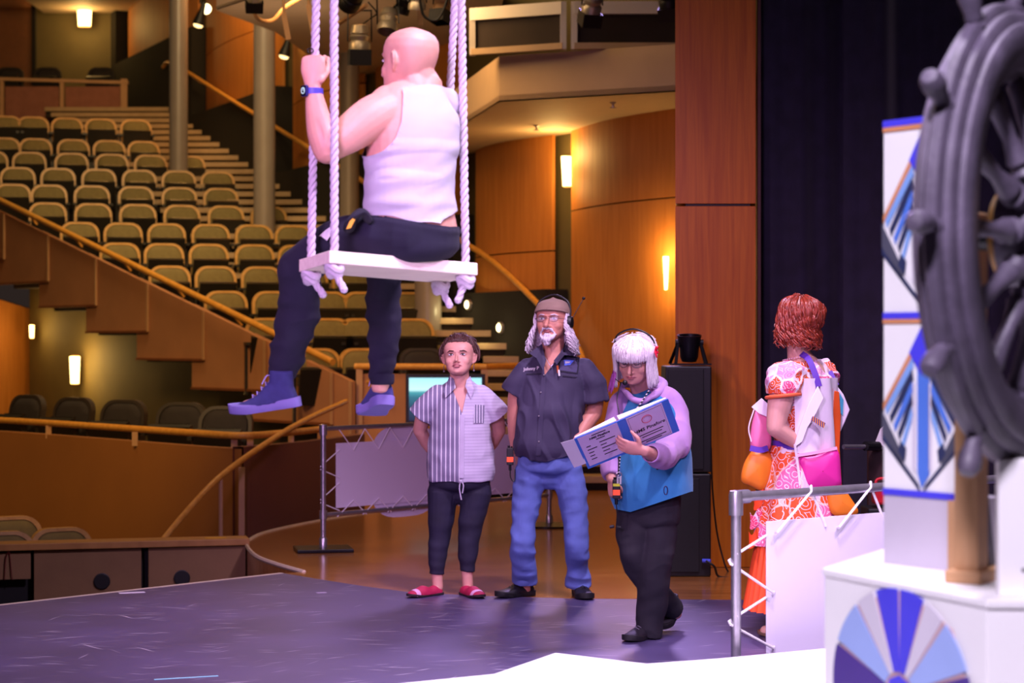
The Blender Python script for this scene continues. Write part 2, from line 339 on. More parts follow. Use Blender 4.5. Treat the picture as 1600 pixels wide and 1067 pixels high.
# ------------------------------------------------------------- stepped side wall of the raked seats
def wall_t(t): return V((-6.11+0.75*t)*1.12, (25-0.925*t)*1.12, 0)
sw = sempty('wall_stepped', (-4, 25, 0))
wd = (wall_t(1)-wall_t(0)).normalized(); wn = V(wd.y, -wd.x, 0)
if wn.y > 0: wn = -wn
for k in range(-3, 7):
    t0 = k-0.24; t1 = k+1.0
    if k == 6: t1 = 6.25
    a = wall_t(t0)-wn*(0.02*k-0.30); b = wall_t(t1)-wn*(0.02*k-0.30)
    zt = lambda t: EYE+(1.587-0.315*t)*1.12
    zb = EYE+(0.72-0.305*k)*1.12-0.0
    if k == 6: zb = -0.6
    mb = MB(); mb.prism([V(a.x, a.y, zb), V(b.x, b.y, zb), V(b.x, b.y, zt(t1)), V(a.x, a.y, zt(t0))], -wn*0.06)
    pn = part('panel', mb, m_parapet, sw, False, 0.006)
    mb = MB(); mb.bar(V(b.x, b.y, zb)+wn*0.006, V(b.x, b.y, zt(t1))+wn*0.006, 0.035, 0.02, wn); part('edge_strip', mb, m_tan, pn, False)
    mb = MB(); mb.bar(V(a.x, a.y, zb)+wn*0.006, V(b.x, b.y, zb)+wn*0.006, 0.02, 0.03); part('lower_edge', mb, mat('brown_edge', '7A4526', 0.6), pn, False)
hr = thing('stair_handrail', 'long straight wooden handrail sloping down above the stepped brown wall', 'handrail', (-4, 25, 1.5))
zr = lambda t: EYE+(1.587-0.315*t)*1.12+0.17
mb = MB(); a, b = wall_t(-2.5), wall_t(6.15); mb.tube([V(a.x, a.y, zr(-2.5))+wn*0.32, V(b.x, b.y, zr(6.15))+wn*0.32], 0.038, 10); part('rail', mb, m_railwood, hr)
for k in range(-2, 7):
    p = wall_t(k+0.62); z = zr(k+0.62); mb = MB(); mb.tube([V(p.x, p.y, z-0.03)+wn*0.31, V(p.x, p.y, z-0.13)+wn*0.22], 0.016, 8); part('bracket', mb, m_railwood, hr)
# olive wall with sconces under the raked seats
mb = MB(); a, b = at(46, 600, 29.6), at(520, 600, 23.6); mb.prism([V(a.x, a.y, -1), V(b.x, b.y, -1), V(b.x, b.y, 0.75), V(a.x, a.y, 2.55)], (0.1, 0.15, 0)); struct(part('wall_passage', mb, m_olive, smooth=False))
mb = MB(); a, b = at(-160, 600, 28.0), at(50, 600, 29.9); mb.prism([V(a.x, a.y, -1), V(b.x, b.y, -1), V(b.x, b.y, 2.05), V(a.x, a.y, 2.6)], (0, 0.2, 0)); struct(part('wall_passage_side', mb, m_panelwood, smooth=False))
# ------------------------------------------------------------- right wall of convex wood panels
def W(t): return V(1.70-9.43*t, 20.7+19.6*t, 0)
wdir = (W(1)-W(0)).normalized(); wnr = V(-wdir.y, wdir.x, 0)
if wnr.x > 0: wnr = -wnr
def wt(px): u = (px-800)/F; return (1.70-u*20.7)/(9.43+19.6*u)
ZS = [(0.0, 0.0), (1.62, 0.161), (5.28, 0.7244), (7.2, 1.02)]
def zs(t):
    for (z0, t0), (z1, t1) in zip(ZS, ZS[1:]):
        if t <= t1 or t1 > 1: return max(0.0, z0+(z1-z0)*(t-t0)/(t1-t0))
wr = sempty('wall_right', (0, 24, 0))
stops = [-0.03, 0.1105, 0.23, 0.385, 0.545, 0.756, 1.0, 1.25]
for i, (t0, t1) in enumerate(zip(stops, stops[1:])):
    e = 0.011; ztop = 3.97 if i < 2 else 9.0
    zb = zs(t1-e)+0.12 if i else 0.05
    zmid = {0: 3.05, 1: 2.62}.get(i, zb+1.1)
    for (z0, z1) in ((zb, zmid-0.008), (zmid+0.008, ztop)):
        row = []
        for k in range(13):
            s = k/12; t = t0+e+(t1-t0-2*e)*s; row.append(W(t)+wnr*(0.10+0.16*math.sin(math.pi*s)))
        mb = MB(); fr = [[p+V(0, 0, z) for p in row] for z in (z0, z1)]; bk = [[p-wnr*0.04+V(0, 0, z) for p in row] for z in (z0, z1)]
        mb.grid(fr); mb.grid(bk); mb.grid([fr[0], bk[0]]); mb.grid([fr[1], bk[1]]); mb.grid([[fr[0][0], bk[0][0]], [fr[1][0], bk[1][0]]]); mb.grid([[fr[0][-1], bk[0][-1]], [fr[1][-1], bk[1][-1]]])
        part('panel', mb, m_panelwood, wr)
mb = MB(); a, b = W(-0.12), W(1.3); mb.prism([a+V(0, 0, -1), b+V(0, 0, -1), b+V(0, 0, 9), a+V(0, 0, 9)], -wnr*0.2); part('backing', mb, m_olive, wr, False)
# dark stepped base below the panels
mb = MB(); pts = []
for i, (t0, t1) in list(enumerate(zip(stops, stops[1:])))[1:]:
    pts += [(t0, zs(t1)+0.10), (t1, zs(t1)+0.10)]
poly = [W(t)+wnr*0.30+V(0, 0, z) for t, z in pts]
poly = [W(pts[0][0])+wnr*0.30+V(0, 0, -1)]+poly+[W(pts[-1][0])+wnr*0.30+V(0, 0, -1)]
mb.prism(poly, -wnr*0.28); part('base', mb, m_dark, wr, False)
hr = thing('aisle_handrail', 'wooden handrail descending along the right wood panelled wall', 'handrail', (-1.5, 26, 3))
tt = [0.80, 0.65, 0.5, 0.38, 0.25, 0.17, 0.10, 0.072]
pts = [W(t)+wnr*0.36+V(0, 0, zs(t)+0.85) for t in tt]; q = pts[-1]
mb = MB(); mb.tube(crv([W(0.83)+wnr*0.36+V(0, 0, zs(0.80)+0.87)]+pts, 4)+[q+V(0.07, -0.25, -0.18), q+V(0.10, -0.36, -0.34)], 0.034, 10); part('rail', mb, m_railwood, hr)
for t in (0.74, 0.6, 0.45, 0.33, 0.245, 0.155, 0.1):
    p = W(t)+V(0, 0, zs(t)+0.83); mb = MB(); mb.tube([p+wnr*0.35, p+wnr*0.22+V(0, 0, -0.08)], 0.018, 8); part('bracket', mb, m_tan, hr)
# ------------------------------------------------------------- aisle stairs
st = sempty('floor_stairs', (0, 22, 0))
z = 0.155; steps = []
while z < 6.0:
    for (z0, t0), (z1, t1) in zip(ZS, ZS[1:]):
        if z0 <= z <= z1: t = t0+(t1-t0)*(z-z0)/(z1-z0)
    steps.append((z, t)); z += 0.155
steps.append((z, t+0.024))
for (z, t), (z2, t2) in zip(steps, steps[1:]):
    y0 = W(t).y-0.02; y1 = W(t2).y; xr = W(t).x-0.26; xl = max(W(t).x-2.6, -0.34 if z < 1.4 else -99)
    mb = MB(); mb.box(((xl+xr)/2, (y0+y1)/2+0.1, z-0.038), (xr-xl, y1-y0+0.24, 0.076)); s = part('step', mb, m_tread, st, False, 0.006)
    mb = MB(); mb.box(((xl+xr)/2, y0+0.06, z-0.115), (xr-xl, 0.02, 0.13)); part('riser', mb, m_carpet, s, False)
for px, py in ((769, 476), (820, 512), (560, 440)):
    t = wt(px); p = W(t)+wnr*0.31; p.z = EYE-(py-533.5)/F*p.y
    o = thing('step_light', 'small glowing step light beside %s' % {769: 'the upper stairs, left of the capped man', 820: 'the lower stairs, closest to the capped man', 560: 'the stairs behind the swing'}[px], 'light', p, 'step lights')
    M = Matrix.Translation(p) @ wnr.to_track_quat('Z', 'Y').to_matrix().to_4x4()
    mb = MB(); mb.lathe([(0.075, 0), (0.07, 0.03), (0.055, 0.035)], M, 16); part('bezel', mb, m_steel, o)
    mb = MB(); mb.lathe([(0.055, 0.03), (0.04, 0.05), (0.0, 0.055)], M, 16); part('lens', mb, m_stepglow, o)
    lamp('step_light_glow', p+wnr*0.25+V(0, -0.1, -0.08), 2.2, (1, 0.85, 0.4), 0.04)
# ------------------------------------------------------------- balcony with soffit
SZ = 3.96
def sp(px, py, z=SZ): d = (z-EYE)*F/(533.5-py); return V((px-800)/F*d, d, z)
f0, f1, f2 = sp(1110, 138), sp(780, 157), sp(728, 190); f3 = f2+(f2-f1)*3.2
bal = sempty('ceiling_balcony', (0, 20, SZ))
mb = MB(); mb.prism([f0, f1, f2, f3, V(-1.8, 29, SZ), V(2.6, 20, SZ)], (0, 0, 0.05)); part('soffit', mb, m_beige, bal, False)
for a, b in ((f0, f1), (f1, f2), (f2, f3)):
    mb = MB(); mb.prism([a, b, b+V(0, 0, 0.44), a+V(0, 0, 0.44)], (0, 0.12, 0)); part('fascia', mb, m_beige, bal, False)
a, b = f1+V(-0.3, 0.1, 0.44), f0+V(0, 0.1, 0.44)
for k, (s0, s1) in enumerate(((0.02, 0.42), (0.46, 0.86))):
    a0, b0 = at(738 if k == 0 else 897, 80, 19.7 if k == 0 else 19.3), at(880 if k == 0 else 1062, 80, 19.3)
    for p in (a0, b0):
        mb = MB(); mb.bar(V(p.x, p.y, 4.40), V(p.x, p.y, 4.86), 0.06, 0.08, (0, 1, 0)); part('rail_post', mb, m_white, bal, False)
    mb = MB(); mb.prism([V(a0.x, a0.y, 4.47), V(b0.x, b0.y, 4.47), V(b0.x, b0.y, 4.74), V(a0.x, a0.y, 4.74)], (0, 0.03, 0)); part('rail_panel', mb, mat('dark_rail_mesh', '2A1F22', 0.8), bal, False)
    mb = MB(); mb.bar(V(a0.x, a0.y, 4.80), V(b0.x, b0.y, 4.80), 0.1, 0.12); part('top_rail', mb, m_white, bal, False)
    mb = MB(); mb.bar(V(a0.x, a0.y-0.02, 4.43), V(b0.x, b0.y-0.02, 4.43), 0.06, 0.06); part('bottom_rail', mb, m_beige, bal, False)
for px, py in ((838, 196), (958, 160)):
    p = sp(px, py); o = thing('sprinkler', 'small ceiling sprinkler on the beige soffit %s' % ('further back above the wall lamp' if px == 838 else 'nearer the balcony front'), 'sprinkler', p, 'sprinklers')
    mb = MB(); mb.lathe([(0.03, 0), (0.03, -0.01), (0.012, -0.015), (0.012, -0.05)], Matrix.Translation(p), 12); part('stem', mb, m_steel, o)
    mb = MB(); mb.lathe([(0.035, -0.05), (0.035, -0.056)], Matrix.Translation(p), 12); part('deflector', mb, m_steel, o)
# upper gallery soffit behind the lights
Z2 = 5.4
mb = MB(); mb.prism([sp(338, 16, Z2), sp(430, 50, Z2), sp(545, 128, Z2), sp(625, 130, Z2), sp(770, 70, Z2), sp(800, -60, Z2), sp(338, -80, Z2)], (0, 0, 0.5)); struct(part('ceiling_gallery', mb, m_beige, smooth=False))
mb = MB(); mb.box((-3, 25, 9.1), (30, 50, 0.2)); struct(part('ceiling', mb, mat('ceiling_paint', '6B563C', 0.9), smooth=False))
# ------------------------------------------------------------- back of the hall (upper left)
mb = MB(); a, b = at(48, 0, 40.5), at(205, 0, 40.5); mb.box(((a.x+b.x)/2, 40.6, 6), (b.x-a.x, 0.2, 8)); struct(part('wall_back', mb, m_olive, smooth=False))
d1 = sempty('door_1', at(20, 100, 40))
mb = MB(); a, b = at(-120, 0, 40.2), at(50, 0, 40.2); mb.box(((a.x+b.x)/2, 40.3, 6), (b.x-a.x, 0.12, 5.0)); part('leaf', mb, mat('door_veneer', '7A4A28', 0.5, var=0.1), d1, False)
mb = MB(); p = at(53, 60, 40.1); mb.box((p.x, 40.1, 6.2), (0.08, 0.1, 5)); part('frame', mb, m_dark, d1, False)
mb = MB(); a, b = sp(112, -8, 8.4), sp(205, 9, 8.4); mb.box((at(160, 0, 39).x, 39.2, 8.3), (3.0, 2.6, 0.1)); struct(part('ceiling_back', mb, m_beige, smooth=False))
bl = thing('balustrade', 'cross aisle balustrade with pinkish panels behind the top seat row', 'balustrade', at(100, 190, 37.5))
D = 37.5; zt = at(0, 121, D).z
xs = [at(p, 0, D).x for p in (-90, 3, 97, 194)]
mb = MB(); mb.bar((xs[0], D, zt), (xs[-1]+0.08, D, zt-0.10), 0.09, 0.06); part('top_rail', mb, m_tan, bl, False)
for i, x in enumerate(xs):
    mb = MB(); mb.bar((x, D, zt-0.9), (x, D, zt-0.03), 0.07 if i < 3 else 0.12, 0.06, (0, 1, 0)); part('post', mb, m_tan, bl, False)
for x0, x1 in zip(xs, xs[1:]):
    mb = MB(); mb.box(((x0+x1)/2, D+0.02, zt-0.53), (x1-x0-0.12, 0.03, 0.72)); part('panel', mb, mat('pink_brown_panel', '8E5A4A', 0.8), bl, False, 0.004)
# sconces
def sconce(px, py, d, wpx, hpx, label, watts, n=V(0, -1, 0)):
    p = at(px, py, d); o = thing('wall_sconce', label, 'wall lamp', p, 'warm wall sconces'); wd = wpx/F*d; h = hpx/F*d
    n = n.normalized(); R = Matrix.Rotation(math.atan2(n.x, -n.y), 3, 'Z')
    mb = MB(); mb.box(p-n*0.03, (wd*0.8, 0.05, h*1.06), R); part('backplate', mb, m_tan, o, False)
    rows = []
    for k in range(9):
        a = math.pi*k/8; x = -wd/2*math.cos(a); y = -0.10*math.sin(a)
        rows.append([p+R @ V(x*0.8, y*0.7, -h/2), p+R @ V(x, y, h/2)])
    mb = MB(); mb.grid(rows); part('shade', mb, m_warmglow, o)
    lamp('sconce_glow', p+n*0.30+V(0, 0, h*0.55), watts, (1, 0.62, 0.2), 0.14)
    lamp('sconce_glow', p+n*0.30-V(0, 0, h*0.55), watts*0.3, (1, 0.62, 0.2), 0.14)
def onwall(px, off): p = W(wt(px))+wnr*off; return p.y
sconce(887, 268, onwall(887, 0.2)-0.05, 17, 46, 'tall glowing wall sconce under the beige balcony soffit', 20, wnr+V(0, -1, 0))
sconce(1046, 427, 20.6, 17, 52, 'glowing wall sconce beside the tall wooden proscenium panel', 18, wnr+V(0, -1, 0))
sconce(132, 22, 40.2, 24, 38, 'glowing wall sconce high at back left above the balustrade', 70)
sconce(117, 578, 28.2, 16, 42, 'glowing wall sconce under the stepped brown wall', 22)
sconce(50, 518, 29.2, 7, 20, 'narrow half hidden wall sconce at the far left passage edge', 8)
# columns
for px, wpx, d, lab in ((279, 29, 31.5, 'slim grey column at left rising behind the upper seats'), (413, 34, 28.5, 'tall grey column in front of the upper stairs, left of the swing ropes'), (546, 30, 26.5, 'grey column partly hidden behind the man on the swing'), (669, 42, 24.6, 'grey column below the swing plank behind the seats')):
    p = at(px, 0, d); r = wpx/2/F*d; o = thing('column', lab, 'column', (p.x, d, 0), 'round columns of the hall'); top = 9.0 if px != 413 else at(413, 35, d).z
    if px in (546,): top = Z2
    if px == 669: top = 3.96
    mb = MB(); mb.lathe([(r, -1), (r, top)], Matrix.Translation((p.x, d, 0)), 24); part('shaft', mb, m_column, o)
    mb = MB(); mb.lathe([(r*1.25, -1), (r*1.25, 0.2), (r*1.05, 0.25)], Matrix.Translation((p.x, d, 0)), 24); part('base', mb, m_tan, o)
# low parapet and rail in front of the first rows, video monitor
lp = sempty('wall_front_center', (-1, 21.5, 0))
a, b = at(562, 580, 21.6), at(757, 580, 21.2)
mb = MB(); mb.prism([V(a.x, a.y, -1), V(b.x, b.y, -1), V(b.x, b.y, 1.22), V(a.x, a.y, 1.22)], (0.02, 0.1, 0)); part('panel', mb, m_parapet, lp, False)
for p in (a, b):
    mb = MB(); mb.bar(V(p.x, p.y-0.03, -0.8), V(p.x, p.y-0.03, 1.27), 0.07, 0.05, (0, 1, 0)); part('post', mb, m_tan, lp, False)
mb = MB(); mb.tube([V(a.x-0.05, a.y-0.02, 1.30), V(b.x+0.03, b.y-0.02, 1.30)], 0.036, 10); part('rail', mb, m_railwood, lp)
mb = MB(); mb.tube([V(b.x, b.y-0.02, 1.30), V(b.x+0.35, b.y+1.0, 1.30)], 0.036, 10); part('rail', mb, m_railwood, lp)
tv = thing('video_monitor', 'black flat video monitor with bright turquoise screen behind the striped shirt', 'monitor', at(697, 690, 20.3))
p0, p1 = at(634, 584, 20.3), at(758, 663, 20.3); c = (p0+p1)/2
mb = MB(); mb.box(c, (p1.x-p0.x, 0.06, p0.z-p1.z)); part('bezel', mb, m_black, tv, False, 0.008)
m_scr = bpy.data.materials.new('screen_picture'); m_scr.use_nodes = True
def scr():
    N, L = nt(m_scr); b = N['Principled BSDF']; tc = N.new('ShaderNodeTexCoord'); s = N.new('ShaderNodeSeparateXYZ'); L.new(tc.outputs['Generated'], s.inputs[0])
    cr = N.new('ShaderNodeValToRGB'); E = cr.color_ramp.elements
    E[0].position = 0.0; E[0].color = (0.005, 0.02, 0.06, 1); E[1].position = 0.98; E[1].color = (0.35, 0.85, 0.95, 1)
    for p, c in ((0.3, (0.01, 0.06, 0.12)), (0.55, (0.02, 0.16, 0.24)), (0.66, (0.05, 0.35, 0.42)), (0.72, (0.5, 0.95, 1.0))):
        e = E.new(p); e.color = (*c, 1)
    L.new(s.outputs[2], cr.inputs[0]); L.new(cr.outputs[0], b.inputs['Emission Color']); b.inputs['Emission Strength'].default_value = 0.9; L.new(cr.outputs[0], b.inputs['Base Color'])
scr()
mb = MB(); mb.box(c+V(0, -0.031, 0.0), (p1.x-p0.x-0.07, 0.006, p0.z-p1.z-0.08)); part('screen', mb, m_scr, tv, False)
mb = MB(); mb.tube([V(c.x, c.y+0.06, 0.02), V(c.x, c.y+0.06, c.z)], 0.025, 10); part('pole', mb, m_blackm, tv)
mb = MB(); mb.lathe([(0.3, 0.0), (0.3, 0.02), (0.03, 0.05)], Matrix.Translation((c.x, c.y+0.06, 0.0)), 20); part('base', mb, m_blackm, tv)
# ------------------------------------------------------------- proscenium panel and drapes on the right
pr = sempty('wall_proscenium', (1.4, 13.9, 0))
a, b = at(1055, 0, 13.85), at(1181, 0, 13.85)
for z0, z1 in ((0.0, at(0, 321, 13.85).z-0.004), (at(0, 319, 13.85).z+0.004, 8.0)):
    mb = MB(); mb.prism([V(a.x, 13.85, z0), V(b.x, 13.85, z0), V(b.x, 13.85, z1), V(a.x, 13.85, z1)], (0.05, 0.5, 0)); part('panel', mb, m_panelwood2, pr, False, 0.003)
mb = MB(); mb.box((a.x+0.30, 14.1, 4), (0.45, 0.45, 8)); part('core', mb, m_black, pr, False)
mb = MB(); mb.box((b.x+0.02, 13.84, 4), (0.02, 0.06, 8)); part('edge_strip', mb, mat('dark_red_strip', '4A2012', 0.5), pr, False)
m_drape = mat('black_velour', '1E1A2E', 0.9, var=0.3, scale=8, sheen=0.25)
def drape(name, label, x0, x1, y, seed, amp=0.06, freq=9.0, y1=None):
    r = random.Random(seed); n = 140; rows = []; ph = [r.uniform(0, 6.28) for _ in range(6)]
    for z in np.linspace(0.01, 8.0, 9):
        row = []
        for k in range(n):
            s = k/(n-1); x = x0+(x1-x0)*s; yy = y+((y1 or y)-y)*s
            row.append(V(x, yy+amp*math.sin(x*freq+ph[0]+0.5*math.sin(x*3+ph[1]))+0.5*amp*math.sin(x*freq*2.3+ph[2]+0.15*z), z))
        rows.append(row)
    mb = MB(); mb.grid(rows); back = [[p+V(0, 0.02, 0) for p in r2] for r2 in rows]; mb.grid(back)
    return tag(part(name, mb, m_drape, ang=180), label, 'curtain')
drape('stage_curtain', 'narrow black velour leg curtain right beside the wooden proscenium panel', 1.74, 2.42, 13.9, 3, 0.035, 14)
drape('stage_curtain', 'wide dark velour curtain in soft folds behind the red haired person', 2.2, 5.4, 13.2, 5, 0.08, 11)
# ------------------------------------------------------------- theatre seats
m_cush = mat('olive_upholstery', '776A42', 0.85, var=0.08, scale=20, bump=0.1, bscale=150)
m_rim = wood('seat_rim_wood', 'B5853E', 'C99A52', 0.4, (4, 4, 4), 4)
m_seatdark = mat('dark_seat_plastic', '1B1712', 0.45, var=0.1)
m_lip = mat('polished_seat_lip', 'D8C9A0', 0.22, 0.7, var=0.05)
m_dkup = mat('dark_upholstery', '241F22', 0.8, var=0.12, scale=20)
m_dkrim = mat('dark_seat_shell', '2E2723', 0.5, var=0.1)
def seat_meshes(dark):
    """local: x across, -y toward the stage, z up, origin on the tier floor at the seat centre"""
    out = []
    def lean(mb): 
        mb.v = [(x, y+(z-0.45)*0.18, z) for x, y, z in mb.v]; return mb
    sh = MB(); o = [V(x, 0.03, 0.50+z) for x, z in rrect(0.53, 0.42, 0.16, 6)]; i = [V(x*0.87, 0.03, 0.50+z*0.93) for x, z in rrect(0.53, 0.42, 0.16, 6)]
    n = len(o)
    for a, b, y0, y1 in ((o, i, -0.03, 0.04),):
        q = [[p+V(0, y0, 0) for p in a], [p+V(0, y1, 0) for p in a], [p+V(0, y1, 0) for p in b], [p+V(0, y0, 0) for p in b], [p+V(0, y0, 0) for p in a]]
        sh.grid([r for r in q], True)
    sh.prism([V(x*0.99, 0.06, 0.50+z*0.99) for x, z in rrect(0.53, 0.42, 0.16, 6)], (0, 0.015, 0))
    out.append(('back_shell', lean(sh).mesh('back_shell'), m_dkrim if dark else m_rim))
    cu = MB(); rows = []
    for s, y in ((1.0, 0.05), (0.99, 0.012), (0.93, -0.004), (0.6, -0.012), (0.02, -0.014)):
        rows.append([V(x*0.87*s, y, 0.50+0.195+(z*0.93-0.195)*s) for x, z in rrect(0.53, 0.42, 0.16, 6)])
    cu.grid(rows, True); out.append(('cushion', lean(cu).mesh('cushion'), m_dkup if dark else m_cush))
    sp_ = MB(); M = Matrix.Rotation(math.radians(-72), 3, 'X'); sp_.box((0, -0.14, 0.50), (0.46, 0.42, 0.08), M); out.append(('seat_pan', sp_.mesh('seat_pan'), m_seatdark))
    lp_ = MB(); lp_.bar((-0.15, -0.085, 0.708), (0.15, -0.085, 0.708), 0.05, 0.022); out.append(('seat_lip', lp_.mesh('seat_lip'), m_seatdark if dark else m_lip))
    for s in (-1, 1):
        ar = MB(); ar.box((s*0.265, -0.10, 0.62), (0.045, 0.28, 0.035)); ar.box((s*0.265, 0.0, 0.33), (0.03, 0.10, 0.60)); out.append(('armrest', ar.mesh('armrest'), m_seatdark))
    for k, me, m in out: me.materials.append(m); shade(me)
    return [(k, me) for k, me, m in out]
SM = {False: seat_meshes(False), True: seat_meshes(True)}
def seat(x, y, z, rz, label, group, dark=False):
    o = thing('theatre_seat', label, 'seat', (x, y, z), group); o.rotation_euler = (0, 0, rz)
    for k, me in SM[dark]:
        c = bpy.data.objects.new(k, me); COL.objects.link(c); c.parent = o
    return o
ROWS = [
 (183, [9, 52, 105, 158, 213]), (217, [6, 56, 115, 171, 225]), (239, [-14, 46, 112, 175, 236, 296]), (264, [28, 91, 155, 218, 280, 341]),
 (290, [20, 77, 144, 213, 281, 346]), (319, [75, 146, 216, 285, 354, 421]), (349, [125, 193, 261, 330, 398, 460]), (381, [188, 257, 327, 399, 466, 534]),
 (416, [266, 338, 410, 482, 552]), (455, [354, 429, 513, 570, 640]), (497, [420, 516, 566, 646]), (544, [497, 568, 662])]
ordw = ['first', 'second', 'third', 'fourth', 'fifth', 'sixth', 'seventh', 'eighth', 'ninth', 'tenth', 'eleventh', 'twelfth']
tiers = sempty('floor_tiers', (-4, 26, 0))
for r, (py, xs) in enumerate(ROWS):
    Yl = (25-0.925*(r+1-6.25))*1.12; dz_ = None; xl = (xs[0]-800)/F*Yl
    zt_ = EYE-(py-533.5)/F*(Yl+0.27*((sum(xs)/len(xs)-xs[0])/F*Yl))
    zf = zt_-0.92; ps = []
    for i, px in enumerate(xs):
        u = (px-800)/F; Y = (Yl-0.27*xl)/(1-0.27*u); ps.append(V(u*Y, Y, zf))
    for i, p in enumerate(ps):
        lab = 'dark seat back behind the low rail below the grey column' if (r == 11 and i == 2) else 'olive wooden-rimmed seat, %s from the aisle, %s row from the top' % (ordw[len(ps)-1-i], ordw[r])
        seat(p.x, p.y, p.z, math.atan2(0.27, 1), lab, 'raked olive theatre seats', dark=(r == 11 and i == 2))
    d = V(1, 0.27, 0).normalized(); a, b = ps[0], ps[-1]+d*0.32; nf = V(0.26, -0.965, 0)
    def clipw(q): # where the tier edge meets the stepped side wall
        w0 = wall_t(0)-wn*0.12; den = d.x*wd.y-d.y*wd.x; k = ((w0.x-q.x)*wd.y-(w0.y-q.y)*wd.x)/den; return q+d*k
    mb = MB(); mb.prism([clipw(a+nf*0.75), b+nf*0.75, b-nf*0.45, clipw(a-nf*0.45)], (0, 0, -0.30)); part('tier', mb, m_carpet, tiers, False)
# seats behind the balustrade and dark seats of the side box
for i, px in enumerate((14, 73, 157)):
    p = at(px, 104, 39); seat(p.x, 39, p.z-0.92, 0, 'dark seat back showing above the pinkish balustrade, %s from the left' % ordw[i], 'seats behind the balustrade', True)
for i, (px, py, d) in enumerate(((33, 617, 21.9), (107, 621, 21.2), (186, 625, 20.4), (278, 629, 19.7), (349, 635, 19.1))):
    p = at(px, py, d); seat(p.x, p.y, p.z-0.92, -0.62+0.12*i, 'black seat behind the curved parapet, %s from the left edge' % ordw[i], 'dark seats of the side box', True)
for i, (px, py, d) in enumerate(((22, 808, 17.0), (8, 832, 16.2), (100, 826, 16.6))):
    p = at(px, py, d); seat(p.x, p.y, p.z-0.92, 0.5, ('pale seat top at the far left against the brown parapet', 'low seat top at the very left edge above the pit wall', 'low rounded seat top right of the others above the pit wall')[i], 'seats just behind the pit wall')
# ------------------------------------------------------------- lighting instruments at the top
m_can = mat('silver_can', 'B9AE9C', 0.4, 0.6, var=0.08)
pipe = thing('lighting_pipe', 'dark horizontal lighting pipe along the top of the frame', 'pipe', at(560, 0, 18.8))
mb = MB(); mb.tube([at(380, -12, 19.3), at(1080, -14, 17.3)], 0.03, 10); part('tube', mb, m_blackm, pipe)
mb = MB(); mb.tube([at(340, 12, 20.0), at(420, -14, 19.2)], 0.02, 8); part('arm', mb, m_column, pipe)
mb = MB(); mb.tube([at(525, 40, 19.4), at(572, 8, 18.8)], 0.022, 8); part('brace', mb, m_tan, pipe)
def fixture(px, py, d, h, rot, tilt, label, body=None, box=True):
    """h = body length in metres; hangs from a yoke above"""
    p = at(px, py, d); o = thing('stage_light', label, 'stage light', p, 'stage lighting instruments'); body = body or m_can
    R = Matrix.Translation(p) @ Matrix.Rotation(rot, 4, 'Z') @ Matrix.Rotation(tilt, 4, 'X'); r = h*0.30
    mb = MB(); mb.lathe([(r*0.4, h*0.55), (r*0.8, h*0.52), (r*0.95, h*0.30), (r*0.8, h*0.26), (r, h*0.2), (r*0.85, h*0.08), (r*1.05, 0.0), (r*1.05, -h*0.22), (r*0.95, -h*0.22), (r*0.9, 0)], R, 18); part('body', mb, body, o)
    if box:
        mb = MB(); s = r*1.0
        for q, sz in (((s, 0), (0.01, 2*s)), ((-s, 0), (0.01, 2*s)), ((0, s), (2*s, 0.01)), ((0, -s), (2*s, 0.01))):
            vs = [R @ V(q[0]+a*sz[0]/2, q[1]+b*sz[1]/2, c) for a in (-1, 1) for b in (-1, 1) for c in (-h*0.62, -h*0.18)]
            mb.add(vs, [(0, 1, 3, 2), (4, 6, 7, 5), (0, 4, 5, 1), (2, 3, 7, 6), (0, 2, 6, 4), (1, 5, 7, 3)])
        part('barn_door', mb, m_black, o, False)
    mb = MB()
    for s in (-1, 1): mb.bar(R @ V(s*r*1.15, 0, 0.05*h), p+V(s*r*1.15*math.cos(rot), 0, h*0.95), 0.012, 0.03)
    mb.bar(p+V(-r*1.2, 0, h*0.95), p+V(r*1.2, 0, h*0.95), 0.03, 0.012); part('yoke', mb, m_blackm, o, False)
    mb = MB(); mb.tube([p+V(0, 0, h*0.95), p+V(0, 0, h*1.25)], 0.014, 8); mb.box(p+V(0, 0, h*1.28), (0.05, 0.05, 0.07)); part('clamp', mb, m_blackm, o)
    mb = MB(); mb.tube(crv([R @ V(0, 0, h*0.5), p+V(0.10, 0.05, h*0.75), p+V(0.16, 0.02, h*0.9), p+V(0.08, 0, h*1.2)], 5), 0.007, 6); part('cable', mb, m_black, o)
    return o
fixture(562, 68, 19, 0.33, 0.2, 0.12, 'silver spotlight with square black snoot left of the bald head')
fixture(606, 40, 18.8, 0.31, -0.3, -0.35, 'silver spotlight tilted behind the bald head', box=False)
fixture(548, 0, 18.4, 0.34, 0.4, 1.2, 'black spotlight body at the top edge above the silver one', m_black, False)
fixture(925, 10, 17.6, 0.28, 0.3, 0.5, 'small spotlight on the white balcony rail')
fixture(1044, 0, 17.4, 0.28, -0.4, 0.6, 'dark spotlight at the top beside the proscenium panel', m_black)
fixture(398, -8, 19.2, 0.26, 0.2, 0.7, 'purple lit spotlight at the top edge right of the left columns')
for i, (px, py, a) in enumerate(((652, 6, 0.4), (690, 10, -0.5), (628, 12, 1.0))):
    fixture(px, py, 18.3+0.3*i, 0.26, a, 0.4*a, ('lamp housing in the cluster above the bald head', 'lamp housing in the cluster between the head and right ropes', 'lamp housing half hidden above the bald head')[i], [m_can, m_tan, m_black][i], i == 1)
mb = MB(); mb.tube(crv([at(392, 0, 19.6), at(402, 28, 19.6), at(425, 32, 19.7), at(445, 12, 19.7), at(470, -4, 19.6)], 6), 0.02, 8); tag(part('hanging_cable', mb, m_tan), 'pale cable looping down at the top left of the ropes', 'cable')
